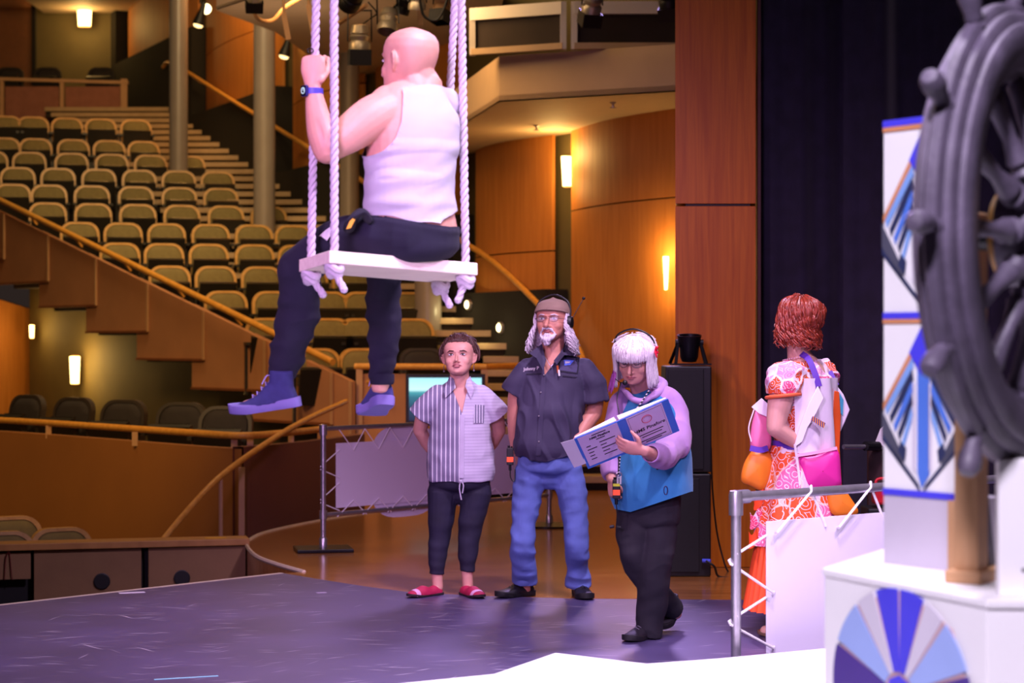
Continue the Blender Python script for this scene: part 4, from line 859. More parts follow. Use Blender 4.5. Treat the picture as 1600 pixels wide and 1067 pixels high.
# ------------------------------------------------------------- figure toolkit
def frame_rings(pts, rad, side, sub):
    """smooth path with (a, b) radii; a lies along the side vector"""
    pts = [Vector(p) for p in pts]; rad = [(r, r) if not hasattr(r, '__len__') else tuple(r) for r in rad]
    if sub > 1 and len(pts) > 2:
        P = crv(pts, sub); R = crv([V(a, b, 0) for a, b in rad], sub); R = [(max(r.x, 0.001), max(r.y, 0.001)) for r in R]
    else: P, R = pts, rad
    return P, R
def loft(mb, pts, rad, side=(1, 0, 0), sub=4, n=20, cap0='round', cap1='round', sq=1.0):
    P, R = frame_rings(pts, rad, side, sub); side = Vector(side); m = len(P); rings = []; fr = []
    for i in range(m):
        t = (P[min(i+1, m-1)]-P[max(i-1, 0)]).normalized(); s = side-t*side.dot(t)
        if s.length < 1e-3: s = t.orthogonal()
        s.normalize(); q = t.cross(s); fr.append((t, s, q))
    def ringat(p, s, q, a, b):
        o = []
        for k in range(n):
            th = 2*math.pi*k/n; c, d = math.cos(th), math.sin(th)
            c = math.copysign(abs(c)**sq, c); d = math.copysign(abs(d)**sq, d); o.append(p+s*(a*c)+q*(b*d))
        return o
    def cap(i, sgn, kind):
        t, s, q = fr[i]; a, b = R[i]; p = P[i]; h = min(a, b); out = []
        if kind == 'round':
            for ph in (30, 60, 80): f = math.cos(math.radians(ph)); out.append(ringat(p+t*(sgn*h*math.sin(math.radians(ph))), s, q, a*f, b*f))
        elif kind == 'flat': out.append(ringat(p, s, q, a*0.02, b*0.02))
        elif kind == 'cup':
            w = 0.014; out.append(ringat(p, s, q, max(a-w, a*0.3), max(b-w, b*0.3))); out.append(ringat(p-t*(sgn*0.06), s, q, max(a-w*1.4, a*0.25), max(b-w*1.4, b*0.25))); out.append(ringat(p-t*(sgn*0.06), s, q, a*0.02, b*0.02))
        return out
    rings = cap(0, -1, cap0)[::-1]+[ringat(P[i], fr[i][1], fr[i][2], *R[i]) for i in range(m)]+cap(m-1, 1, cap1)
    o = len(mb.v); mb.grid(rings, True); k = len(rings)
    mb.f += [tuple(o+j for j in range(n-1, -1, -1)), tuple(o+(k-1)*n+j for j in range(n))]; mb.mi += [0, 0]
    return mb
def waves(co, scale, seed, n=14):
    rs = np.random.RandomState(seed); k = rs.normal(size=(n, 3))*np.array(scale); ph = rs.uniform(0, 6.28, n)
    return np.sin(co @ k.T+ph).sum(1)/math.sqrt(n)
def skin(name, mb, m, root, voxel=0.006, smooth=4, disp=None, cut=None, dec=None, sfac=0.5, label=None):
    """weld overlapping volumes into one continuous surface, smooth, wrinkle, trim"""
    me = mb.mesh(name); ob = bpy.data.objects.new(name, me); COL.objects.link(ob)
    r = ob.modifiers.new('r', 'REMESH'); r.mode = 'VOXEL'; r.voxel_size = voxel
    if smooth: s = ob.modifiers.new('s', 'SMOOTH'); s.iterations = smooth; s.factor = sfac
    if dec: d = ob.modifiers.new('d', 'DECIMATE'); d.ratio = dec
    dg = bpy.context.evaluated_depsgraph_get(); dg.update(); out = bpy.data.meshes.new_from_object(ob.evaluated_get(dg)); bpy.data.objects.remove(ob); bpy.data.meshes.remove(me)
    out.name = name; nv = len(out.vertices); co = np.empty(nv*3); out.vertices.foreach_get('co', co); co = co.reshape(-1, 3)
    if disp is not None:
        nr = np.empty(nv*3); out.vertices.foreach_get('normal', nr); nr = nr.reshape(-1, 3); co = co+nr*disp(co)[:, None]
    o = np.array(org(root)); g = cut(co) if cut is not None else None; mask = g > 0 if g is not None else None
    out.vertices.foreach_set('co', (co-o).ravel()); out.update()
    if mask is not None and mask.any():
        bm = bmesh.new(); bm.from_mesh(out); bm.verts.ensure_lookup_table(); bmesh.ops.delete(bm, geom=[bm.verts[i] for i in np.nonzero(mask)[0]], context='VERTS'); bm.verts.ensure_lookup_table()
        bv = [v for v in bm.verts if v.is_boundary]; bc = np.array([tuple(v.co) for v in bv])+o; lim = voxel*1.6; b0 = bc.copy()
        for _ in range(3):                                # pull the trimmed edge onto the clean cutting line
            g0 = cut(bc); gr = np.stack([(cut(bc+e)-g0)/1e-3 for e in np.eye(3)*1e-3], 1); n2 = (gr**2).sum(1)+1e-9; bc = b0+np.clip(bc-gr*(g0/n2)[:, None]*0.9-b0, -lim, lim)
        for v, c in zip(bv, bc-o): v.co = c
        bm.to_mesh(out); bm.free()
    out.polygons.foreach_set('use_smooth', [True]*len(out.polygons)); out.materials.clear()
    ob = link(name, out, m, root)
    if label: ob['label'] = label
    return ob
HR = [(0.000, .018, .070, .045), (0.010, .032, .084, .015), (0.028, .045, .089, -.020), (0.050, .054, .087, -.048), (0.075, .062, .086, -.068), (0.100, .068, .086, -.083), (0.118, .0705, .083, -.091), (0.135, .0725, .090, -.096), (0.160, .0745, .089, -.099), (0.185, .0715, .080, -.095), (0.205, .062, .061, -.081), (0.220, .042, .032, -.055), (0.230, .012, -.004, -.020)]
HR = [(z, w*1.07, yf, yb) for z, w, yf, yb in HR]
def hring(z, off=0.0):
    z = max(0.0, min(0.23, z))
    for a, b in zip(HR, HR[1:]):
        if a[0] <= z <= b[0]:
            t = (z-a[0])/(b[0]-a[0]); return tuple(a[i]+(b[i]-a[i])*t for i in (1, 2, 3))
def hpt(z, phi, off=0.0):
    """head surface point; phi 0 = face front, 90 = head's +x side, 180 = back"""
    w, yf, yb = hring(z); c = (yf+yb)/2; d = (yf-yb)/2; p = math.radians(phi); return V((w+off)*math.sin(p), c+(d+off)*math.cos(p), z)
def headM(p, fwd, tilt=0.0, roll=0.0, s=1.0, sx=1.08):
    """matrix: p = world position of the ear-axis centre (local (0,0,.115)); fwd = facing; tilt>0 looks up"""
    f = Vector(fwd).normalized(); x = f.cross(V(0, 0, 1)).normalized(); u = x.cross(f).normalized()
    R = Matrix((x, f, u)).transposed().to_4x4() @ Matrix.Rotation(tilt, 4, 'X') @ Matrix.Rotation(roll, 4, 'Y')
    return Matrix.Translation(p) @ R @ Matrix.Diagonal((s*sx, s, s, 1)) @ Matrix.Translation((0, 0, -0.115))
def head(mb, M, jaw=1.0, nose=1.0, ears=True, brow=1.0):
    rows = []
    for i in range(37):
        z = 0.23*i/36; w, yf, yb = hring(z); c = (yf+yb)/2; d = (yf-yb)/2; row = []
        jw = 1+(jaw-1)*max(0, 1-z/0.11)
        for k in range(36):
            t = 2*math.pi*k/36; sx, cx = math.sin(t), math.cos(t); ex_ = 0.88
            row.append(M @ V(w*jw*math.copysign(abs(sx)**ex_, sx), c+d*math.copysign(abs(cx)**ex_, cx), z))
        rows.append(row)
    o = len(mb.v); mb.grid(rows, True); mb.f += [tuple(o+j for j in range(35, -1, -1)), tuple(o+36*36+j for j in range(36))]; mb.mi += [0, 0]
    T = lambda *p: M @ V(*p)
    loft(mb, [T(0, .080, .128), T(0, .094, .105), T(0, .106*1.0, .086), T(0, .109+0.004*nose, .076)], [.006*nose, .008*nose, .0108*nose, .0125*nose], M.to_3x3() @ V(1, 0, 0), 3, 10)
    for s in (-1, 1): mb.sphere(T(s*.012, .094, .072), .0085*nose, 10)
    loft(mb, [T(-.050, .072, .134), T(-.025, .085, .138), T(0, .087, .133), T(.025, .085, .138), T(.050, .072, .134)], [.006*brow, .009*brow, .008*brow, .009*brow, .006*brow], M.to_3x3() @ V(0, 0, 1), 3, 8)
    for s in (-1, 1): mb.sphere(T(s*.032, .054, .082), (.032, .028, .034), 14, M.to_3x3())
    loft(mb, [T(-.022, .080, .0475), T(0, .091, .0480), T(.022, .080, .0475)], [.005, .0085, .005], M.to_3x3() @ V(0, 0, 1), 3, 8)
    mb.sphere(T(0, .078, .014), (.018, .012, .012), 10, M.to_3x3())
    if ears:
        for s in (-1, 1):
            pts = [T(s*.074, .000, .082), T(s*.084, -.008, .092), T(s*.091, -.016, .112), T(s*.092, -.014, .130), T(s*.085, -.002, .138), T(s*.079, .006, .126)]
            loft(mb, pts, [.008, .0065, .006, .0065, .006, .005], M.to_3x3() @ V(1, 0, 0), 3, 8)
            mb.sphere(T(s*.079, -.006, .112), (.007, .014, .024), 10, M.to_3x3())
m_eyew = mat('eye_white', 'D8CED2', 0.3, var=0.0); m_iris = mat('dark_iris', '2A1D18', 0.2, var=0.0)
def face(root, M, m_brow, m_lip, closed=False, open_mouth=False, brow=True):
    R3 = M.to_3x3(); T = lambda *p: M @ V(*p)
    for s in (-1, 1):
        e = None
        if not closed:
            mb = MB(); mb.sphere(T(s*.031, .0805, .117), (.0145, .006, .0062), 12, R3); e = part('eye', mb, m_eyew, root)
            mb = MB(); mb.sphere(T(s*.031, .0845, .1175), (.0062, .0035, .0058), 10, R3); part('iris', mb, m_iris, e)
        mb = MB(); mb.tube([T(s*.046, .074, .117), T(s*.038, .0835, .1225 if not closed else .114), T(s*.027, .087, .1235 if not closed else .113), T(s*.016, .0835, .117)], [.0012, .0024, .0024, .0012], 6); part('eyelash', mb, m_iris, root)
        if brow: mb = MB(); mb.tube([T(s*.050, .075, .134), T(s*.036, .0885, .1405), T(s*.016, .0945, .137)], [.002, .0042, .0034], 6); part('eyebrow', mb, m_brow, root)
    mb = MB(); u = .0 if not open_mouth else .0022
    mb.tube([T(-.026, .083, .0470), T(-.011, .0940, .0510+u), T(0, .0955, .0498+u), T(.011, .0940, .0510+u), T(.026, .083, .0470)], [.0015, .0046, .0042, .0046, .0015], 8)
    mb.tube([T(-.022, .082, .0465), T(-.009, .0945, .0425-u), T(.009, .0945, .0425-u), T(.022, .082, .0465)], [.0015, .005, .005, .0015], 8)
    lp = part('lips', mb, m_lip, root)
    if open_mouth: mb = MB(); mb.sphere(T(0, .0895, .0468), (.017, .0045, .0028), 10, R3); part('mouth', mb, mat('mouth_dark', '5A2A2E', 0.5), lp)
def hand(mb, wr_, d, n, curl=(25, 30, 20), thumb=(0.5, 0.7, 0.35), side=1, s=1.0, spread=0.0, wrist_r=0.026):
    """wr_ wrist, d wrist->knuckles, n the way the palm faces, side=+1 thumb on n x d"""
    d = Vector(d).normalized(); n = Vector(n); n = (n-d*n.dot(d)).normalized(); t = n.cross(d)*side
    pts = [wr_-d*0.01, wr_+d*0.02*s, wr_+d*0.05*s, wr_+d*0.088*s]; loft(mb, pts, [(wrist_r, wrist_r*0.8), (.032*s, .019*s), (.041*s, .017*s), (.040*s, .013*s)], t, 3, 16)
    mb.sphere(wr_+d*0.035*s+t*0.024*s+n*0.010*s, .018*s, 10)
    for i, (L, off) in enumerate(((.074, .030), (.081, .010), (.075, -.010), (.058, -.029))):
        p = wr_+d*(0.084-abs(off-0.005)*0.10)*s+t*off*s; a = 0; path = [p-d*0.012*s, p]; dd = (d+t*(off*spread*8)).normalized()
        for f, c in zip((.45, .31, .24), curl):
            a += c; ca, sa_ = math.cos(math.radians(a)), math.sin(math.radians(a)); p = p+(dd*ca+n*sa_)*(L*f*s); path.append(p)
        loft(mb, path, [.0098*s, .0095*s, .0088*s, .008*s, .007*s], t, 3, 8)
    td = (d*thumb[0]+t*thumb[1]+n*thumb[2]).normalized(); p = wr_+d*0.028*s+t*0.030*s; td2 = (d*(thumb[0]+0.35)+t*(thumb[1]-0.45)+n*(thumb[2]+0.15)).normalized()
    loft(mb, [p-td*0.01*s, p+td*0.032*s, p+td*0.032*s+td2*0.030*s, p+td*0.032*s+td2*0.052*s], [.013*s, .0115*s, .010*s, .008*s], n, 3, 8)
def shoe(root, ankle, heel, toe, up, m_up, m_sole, L=0.28, wdt=0.05, high=0.095, opening=0.045, sole=0.026, laces=None, low=False, name='shoe', throat=0.11, m_accent=None):
    """heel, toe: ground-side points of the sole; up: sole normal"""
    x = (Vector(toe)-Vector(heel)).normalized(); u = Vector(up); u = (u-x*u.dot(x)).normalized(); y = u.cross(x); h0 = Vector(heel); k = (Vector(toe)-h0).length/0.28
    def T(a, b, c): return h0+x*(a*k)+y*b+u*c
    prof = [(0.012, .024, .045), (0.03, .034, high*0.9), (0.07, .038, high), (0.11, .042, high*0.86), (0.16, .048, .068), (0.205, .050, .052), (0.245, .045, .043), (0.272, .026, .032)]
    mb = MB(); rows = []
    P = crv([V(*p) for p in prof], 4)
    for p in P:
        row = []
        for j in range(18):
            th = math.pi*j/17; row.append(T(p.x, p.y*wdt/0.05*math.cos(th), sole*0.8+max(0, p.z-sole*0.8)*math.sin(th)**0.75))
        rows.append(row)
    o = len(mb.v); mb.grid(rows, True); n = 18; mb.f += [tuple(o+j for j in range(n-1, -1, -1)), tuple(o+(len(P)-1)*n+j for j in range(n))]; mb.mi += [0, 0]
    if not low: loft(mb, [T(0.062, 0, sole+0.02), T(0.060, 0, high*0.8), T(0.052, 0, high+0.02)], [(.034, .045), (.036, .048), (.037, .046)], y, 2, 16, cap1='cup')
    sh = skin(name, mb, m_up, root, 0.0045, 3)
    mb = MB(); out = []
    for a, wv in ((0.0, .015), (0.01, .030), (0.05, .038), (0.10, .038), (0.15, .044), (0.20, .053), (0.24, .049), (0.268, .034), (0.284, .010)): out.append((a, wv*wdt/0.05))
    oc = crv([V(a, b, 0) for a, b in out], 3); ring = [(p.x, p.y) for p in oc]+[(p.x, -p.y) for p in oc[::-1]]
    rows = [[T(a, b*f, c+0.012*max(0, (a-0.2)/0.08)) for a, b in ring] for c, f in ((0.0, 0.90), (0.006, 1.0), (sole, 1.02), (sole+0.004, 0.94))]
    o = len(mb.v); mb.grid(rows, True); n = len(ring); mb.f += [tuple(o+j for j in range(n-1, -1, -1)), tuple(o+3*n+j for j in range(n))]; mb.mi += [0, 0]
    part('sole', mb, m_sole, sh)
    if laces:
        mb = MB()
        for i in range(5):
            a = 0.095+0.02*i; zt = np.interp(a, [p[0] for p in prof], [p[2] for p in prof])+0.002
            mb.tube([T(a, -.020, zt-.008), T(a+.008, 0, zt+.004), T(a, .020, zt-.008)], .0024, 6)
        mb.tube(crv([T(.092, 0, high+.0), T(.10, .03, high+.01), T(.125, .035, high-.02)], 4), .0022, 5); mb.tube(crv([T(.092, 0, high+.0), T(.10, -.03, high+.008), T(.13, -.034, high-.03)], 4), .0022, 5)
        part('laces', mb, laces, sh)
    if m_accent:
        mb = MB(); rows = []
        for a in (0.215, 0.245):
            row = []; w_ = np.interp(a, [p[0] for p in prof], [p[1] for p in prof])*wdt/0.05; hh = np.interp(a, [p[0] for p in prof], [p[2] for p in prof])
            for j in range(12): th = math.pi*j/11; row.append(T(a, (w_+.002)*math.cos(th), sole*0.8+(max(0.005, hh-sole*0.8)+.002)*math.sin(th)**0.75))
            rows.append(row)
        mb.grid(rows); part('toe_band', mb, m_accent, sh)
    return sh
def hair(root, M, m, specs, name='hair', seed=1):
    """specs: dicts of strands laid over the head then hanging"""
    r = random.Random(seed); mb = MB()
    for sp_ in specs:
        for i in range(sp_['n']):
            phi = r.uniform(*sp_['phi']); z0 = r.uniform(*sp_.get('z0', (0.225, 0.232))); z1 = sp_['z1'](phi) if callable(sp_['z1']) else sp_['z1']; z1 += r.uniform(-1, 1)*sp_.get('jit', .012)
            off0, off1 = sp_.get('off', (.010, .018)); off0 += r.uniform(0, .006); off1 += r.uniform(-.004, .010); pull = sp_.get('pull', 0.0); n = sp_.get('seg', 9); pts = []; cur = sp_.get('curl', 0.0); fr = sp_.get('freq', 3.0); ph = r.uniform(0, 6.28); sx = sp_.get('flare', 0.0); p0 = sp_.get('phi0')
            for k in range(n):
                t = k/(n-1); z = z0+(z1-z0)*t**0.85; ph_ = (p0+(phi-p0)*min(1, t*1.8+.1)) if p0 is not None else phi+pull*t
                hold = sp_.get('hold', 0.075); q = hpt(max(z, hold), ph_, off0+(off1-off0)*t+max(0, hold-z)*sx); q.z = z
                if cur:
                    a = ph+fr*2*math.pi*t; amp = cur*(0.25+t); rad = V(math.sin(math.radians(ph_)), math.cos(math.radians(ph_)), 0); tan = V(rad.y, -rad.x, 0)
                    q = q+rad*(amp*math.sin(a)*0.7)+tan*(amp*math.cos(a))+V(0, 0, amp*0.4*math.sin(a+1))
                q.z += sp_.get('lift', 0)*(1-t); pts.append(M @ q)
            w0 = sp_.get('w', .006); taper = sp_.get('tip', 0.35)
            mb.tube(crv(pts, 2 if not cur else 3), [w0*(0.6+0.4*math.sin(min(1, (k/(2 if not cur else 3)/(n-1))*3)*1.57))*(1-(1-taper)*(k/(2 if not cur else 3)/(n-1))**3) for k in range((n-1)*(2 if not cur else 3)+1)], 5)
    return part(name, mb, m, root, ang=180)
SK = {}
def hair_back(root, M, m, n, seed, name='hair', w=.004, off=(.004, .016), curl=.004, fr=2.0, line=None, spread=26):
    """strands combed from the hairline over the skull to the back"""
    r = random.Random(seed); mb = MB(); C = V(0, -.006, .125); R_ = V(.084, .100, .110)
    line = line or (lambda a: .196-.075*max(0, (abs(a)-40)/62)**1.3)
    for i in range(n):
        a = r.uniform(-104, 104); z = line(a)+r.uniform(-.002, .012); p = hpt(z, a); s_ = p-C; s_ = V(s_.x/R_.x, s_.y/R_.y, s_.z/R_.z).normalized(); b = math.radians(180+r.uniform(-spread, spread)+a*.35); e = V(math.sin(b), math.cos(b), r.uniform(-.25, .5)).normalized(); ph = r.uniform(0, 6.28); pts = []; o1 = r.uniform(*off); sd = s_.cross(e).normalized()
        for k in range(9):
            t = k/8; d_ = (s_*(1-t)+e*t+V(0, 0, .55*math.sin(math.pi*t))).normalized(); q = C+V(d_.x*R_.x, d_.y*R_.y, d_.z*R_.z)+d_*(.002+o1*min(1, t*4))+sd*(curl*math.sin(ph+fr*6.28*t))+d_*(curl*.6*math.cos(ph+fr*6.28*t)); pts.append(M @ q)
        mb.tube(crv(pts, 2), w*r.uniform(.7, 1.2), 5)
    return part(name, mb, m, root, ang=180)
def skinmat(name, h): return mat(name, h, 0.5, var=0.06, scale=14, sss=0.12, bump=0.05, bscale=120)
from mathutils.bvhtree import BVHTree
def surf(ob, px, py, off=0.004):
    """point on the camera-facing surface of a part under a picture position"""
    me = ob.data; o = org(ob.parent)
    if 'bvh' not in SK or SK.get('who') != ob.name:
        SK['bvh'] = BVHTree.FromPolygons([tuple(v.co+o) for v in me.vertices], [tuple(p.vertices) for p in me.polygons]); SK['who'] = ob.name
    d = (at(px, py, 1)-V(0, 0, EYE)).normalized(); h = SK['bvh'].ray_cast(V(0, 0, EYE), d)[0]
    return (h if h is not None else at(px, py, o.y-.12))-d*off
def decal(name, ob, corners, m, th=0.004, off=0.003, n=6, label=None, par=None):
    """cloth patch laid on the surface: corners in picture order round the patch"""
    a, b, c, d = corners; rows = []
    for i in range(n):
        v = i/(n-1); row = []
        for k in range(n):
            u = k/(n-1); x = (a[0]*(1-u)+b[0]*u)*(1-v)+(d[0]*(1-u)+c[0]*u)*v; y = (a[1]*(1-u)+b[1]*u)*(1-v)+(d[1]*(1-u)+c[1]*u)*v; row.append(surf(ob, x, y, off+th))
        rows.append(row)
    back = [[p+V(0, th*1.6, 0) for p in r] for r in rows]; mb = MB(); mb.grid(rows); mb.grid(back); mb.grid([rows[0], back[0]]); mb.grid([rows[-1], back[-1]]); mb.grid([[r[0] for r in rows], [r[0] for r in back]]); mb.grid([[r[-1] for r in rows], [r[-1] for r in back]])
    return part(name, mb, m, par or ob, label=label)
m_lip = mat('lip_skin', 'B06468', 0.4, var=0.05)
# ------------------------------------------------------------- man on the swing
def zat(py, d): return EYE-(py-533.5)/F*d
def pxof(co): return 800+co[:, 0]/co[:, 1]*F
def pyof(co): return 533.5-(co[:, 2]-EYE)/co[:, 1]*F
def swing_man():
    sk = skinmat('skin_fair_pink', 'D9A08E'); l = -SL; f = SS
    root = thing('person', 'bald man in white tank top and navy joggers sitting on the swing', 'person', V(-0.40, 7.42, 1.87))
    TP = [(648, 404, 7.43), (646, 375, 7.43), (641, 335, 7.42), (640, 290, 7.41), (642, 240, 7.40), (646, 198, 7.39), (650, 163, 7.39), (656, 138, 7.40)]
    TR = [(.12, .10), (.172, .14), (.172, .140), (.168, .136), (.174, .134), (.178, .124), (.160, .105), (.088, .085)]
    b = MB(); loft(b, [at(*p) for p in TP], TR, l, 4, 28, 'flat')
    loft(b, [at(656, 152, 7.41), at(653, 132, 7.40), at(648, 112, 7.39)], [(.086, .088), (.074, .080), (.070, .080)], l, 3, 20)
    loft(b, [at(636, 150, 7.38), at(606, 162, 7.34)], [.055, .07], l, 1, 16)
    loft(b, [at(672, 150, 7.44), at(694, 164, 7.50)], [.055, .06], l, 1, 16)
    HM = headM(at(640, 97, 7.38), V(-math.sin(math.radians(52)), math.cos(math.radians(52)), 0), 0.06, 0, 1.10); head(b, HM, 1.12)
    loft(b, [HM @ V(0, -.030, .055), HM @ V(0, -.048, .020), HM @ V(0, -.056, -.020)], [(.060, .050), (.058, .046), (.060, .044)], HM.to_3x3() @ V(1, 0, 0), 3, 18)
    loft(b, [at(614, 172, 7.34), at(580, 186, 7.30), at(546, 209, 7.275), at(513, 231, 7.27)], [.085, .082, .070, .055], l, 4, 20)
    loft(b, [at(511, 234, 7.27), at(503, 208, 7.275), at(495, 174, 7.29), at(490, 140, 7.30)], [.053, .054, .042, .029], l, 4, 18)
    hand(b, at(489, 135, 7.30), (0.02, 0.0, 1), (0.12, 1, 0), (62, 82, 60), (0.75, 0.35, 0.55), 1, 1.15, wrist_r=.028)
    loft(b, [at(684, 182, 7.54), at(678, 215, 7.66), at(672, 250, 7.74)], [.062, .058, .048], l, 4, 16); loft(b, [at(672, 250, 7.74), at(670, 262, 7.84), at(665, 268, 7.94)], [.05, .045, .03], l, 3, 14); hand(b, at(664, 268, 7.95), (-0.5, 0.6, -0.2), (0, -0.3, -1), (20, 25, 20))
    loft(b, [at(614, 374, 7.34), at(530, 378, 7.46), at(466, 420, 7.57)], [.07, .058, .055], (0, 0, 1), 3, 16); loft(b, [at(466, 420, 7.57), at(456, 528, 7.6), at(440, 596, 7.58), at(437, 612, 7.58)], [.052, .045, .036, .036], l, 3, 14)
    loft(b, [at(670, 374, 7.50), at(634, 380, 7.70), at(600, 416, 7.88)], [.07, .058, .055], (0, 0, 1), 3, 16); loft(b, [at(600, 416, 7.88), at(600, 520, 7.9), at(594, 604, 7.88)], [.052, .045, .036], l, 3, 14)
    loft(b, [at(440, 618, 7.58), at(385, 634, 7.62)], [.024, .022], (0, 0, 1), 1, 10); loft(b, [at(594, 610, 7.88), at(580, 636, 8.0)], [.024, .022], (0, 0, 1), 1, 10)
    skin('body', b, sk, root, 0.0042, 5, dec=0.45)
    face(root, HM, mat('brown_brow', '5A3A30', 0.8), m_lip)
    # tank top
    tb_ = MB(); loft(tb_, [at(*p) for p in [(649, 358, 7.43)]+TP[2:]+[(657, 128, 7.405)]], [(TR[1][0]+.008, TR[1][1]+.012)]+[(a+.010, c+.010) for a, c in TR[2:]]+[(.078, .080)], l, 4, 40, 'flat', 'flat')
    loft(tb_, [at(636, 150, 7.38), at(612, 161, 7.35)], [.063, .076], l, 1, 16); loft(tb_, [at(672, 150, 7.44), at(694, 164, 7.50)], [.063, .070], l, 1, 16)
    c0 = np.array(at(648, 250, 7.40)); lv = np.array(l); fv = np.array(f); zh = zat(352, 7.3)
    def tcut(co):
        s = (co-c0) @ lv; dep = (co-c0) @ fv; y = pyof(co)
        th = np.interp(y, [120, 150, 190, 215, 235, 252, 262], [.095, .105, .118, .135, .17, .22, .6])
        hem = (y-(333+np.clip((pxof(co)-570)/135, 0, 1)*20+2*np.sin(pxof(co)*.09)))/420
        neck = (131+np.abs(s)*50-y)/420
        return np.maximum.reduce([s-th, -s-th-.14, hem, neck])
    def tdisp(co):
        y = pyof(co); low = np.clip((y-190)/70, 0.15, 1); q = co.copy(); q[:, 2] += 0.12*((co-c0) @ lv)
        w1 = waves(q, (7, 7, 24), 3); w2 = waves(q, (16, 16, 34), 8)
        return 0.010*low*np.clip(1-2.2*np.abs(w1), 0, 1)+0.0030*low*w2-.002+0.004*np.exp(-((y-318)/10)**2)
    skin('tank_top', tb_, mat('white_cotton', 'BEB8C6', 0.85, var=0.02, bump=0.15, bscale=400), root, 0.0052, 4, tdisp, tcut)
    # joggers
    j = MB(); loft(j, [at(640, 340, 7.425), at(640, 365, 7.43), at(640, 390, 7.43), at(641, 404, 7.43), at(642, 414, 7.43)], [(.188, .152), (.198, .165), (.196, .168), (.175, .155), (.13, .125)], l, 3, 32, 'flat', 'flat')
    loft(j, [at(628, 370, 7.34), at(578, 368, 7.38), at(522, 377, 7.47), at(468, 420, 7.57)], [.105, .090, .080, .084], (0, 0, 1), 4, 22)
    loft(j, [at(466, 422, 7.57), at(470, 455, 7.59), at(466, 490, 7.6), at(456, 530, 7.6), at(446, 562, 7.59), at(441, 582, 7.58)], [.085, .082, .079, .073, .064, .050], l, 4, 22, 'round', 'cup')
    loft(j, [at(670, 372, 7.50), at(636, 378, 7.70), at(602, 418, 7.88)], [.10, .085, .080], (0, 0, 1), 4, 20)
    loft(j, [at(601, 422, 7.88), at(599, 465, 7.9), at(601, 505, 7.9), at(599, 550, 7.89), at(597, 592, 7.88)], [.076, .068, .066, .058, .046], l, 4, 22, 'round', 'cup')
    def jcut(co):
        y = pyof(co); x = pxof(co)
        return np.minimum.reduce([7.6-co[:, 1], (328+np.clip((x-572)/130, 0, 1)**0.7*26-y)/420, (x-560)/420])
    def jdisp(co):
        w1 = waves(co, (14, 14, 30), 21); w2 = waves(co, (30, 30, 45), 5); y = pyof(co); x = pxof(co); leg = np.clip((y-430)/40, 0, 1)*(x < 640)
        band = np.exp(-((y-(340+np.clip((x-572)/130, 0, 1)*22))/5)**2)*(x > 560)*(y < 380)
        return 0.006*(1-np.abs(w1))*(0.3+leg)+0.0028*w2*(0.4+leg)-0.003+0.005*band
    m_jog = mat('navy_fleece', '151129', 0.95, var=0.10, scale=12, bump=0.12, bscale=260)
    jo = skin('joggers', j, m_jog, root, 0.006, 4, jdisp, jcut)
    for p, r0, d0 in ((at(441, 582, 7.58), .049, V(-0.06, 0, -1)), (at(597, 592, 7.88), .045, V(0, 0, -1))):
        mb = MB(); loft(mb, [p-d0*0.02, p+d0*0.012, p+d0*0.022], [r0+.004, r0+.004, r0-.002], l, 2, 18, 'flat', 'cup')
        part('cuff', mb, m_jog, jo)
    # pouch with yellow tag, printed patch
    mb = MB(); loft(mb, [at(545, 358, 7.27), at(553, 340, 7.26), at(566, 332, 7.27), at(577, 345, 7.28)], [(.014, .03), (.016, .035), (.016, .035), (.012, .03)], (0, 0, 1), 4, 12); part('pocket_flap', mb, mat('black_fleece', '171426', 0.9), jo)
    mb = MB(); a = [at(541, 358, 7.235), at(548, 356, 7.225), at(555, 343, 7.222), at(551, 341, 7.224), at(546, 346, 7.225)]; mb.prism(a, (0, 0.012, 0)); part('yellow_tag', mb, mat('yellow_tag', 'E8A92A', 0.5), jo, label='yellow tag')
    rows = []
    for k in range(7):
        t = k/6; p = at(498+26*t, 374-18*t, 7.45-0.06*t); q = at(512+14*t, 380-20*t, 7.385-0.03*t); rows.append([p+V(-.005, -.012, .012), (p+q)/2+V(-.006, -.022, .018), q+V(0, -.03, .008)])
    mb = MB(); mb.grid(rows); part('printed_patch', mb, mat('white_print', 'E6DDE6', 0.6), jo, label='white printed patch')
    # watch
    wpn = at(490, 143, 7.30); wt_ = thing_child('wrist_watch', root, wpn)
    mb = MB(); loft(mb, [wpn+V(0, 0, -.011), wpn+V(0, 0, .011)], [.036, .035], l, 1, 24, 'flat', 'flat'); part('strap', mb, mat('blue_strap', '4A44B4', 0.5), wt_)
    nd = V(-0.80, -0.6, 0); c = wpn+nd*0.037+V(0, 0, 0.0); Mx = Matrix.Translation(c) @ nd.to_track_quat('Z', 'Y').to_matrix().to_4x4()
    mb = MB(); mb.box((0, 0, 0), (.036, .042, .012)); mb.v = [tuple(Mx @ Vector(v)) for v in mb.v]; part('case', mb, mat('blue_case', '2E2C6A', 0.3), wt_, False, .005)
    mb = MB(); mb.box((0, 0, 0.007), (.030, .035, .002)); mb.v = [tuple(Mx @ Vector(v)) for v in mb.v]; part('screen', mb, mat('watch_black', '0C1016', 0.1), wt_, False)
    mb = MB(); mb.tube([Mx @ V(.011*math.cos(t), .011*math.sin(t), .0085) for t in np.linspace(0, 6.283, 20)], .0014, 5); mb.bar(Mx @ V(0, 0, .0085), Mx @ V(0, .009, .0085), .002, .001); mb.bar(Mx @ V(0, 0, .0085), Mx @ V(.006, 0, .0085), .002, .001); part('dial', mb, glow('watch_dial', 'BFE8E0', 0.6), wt_)
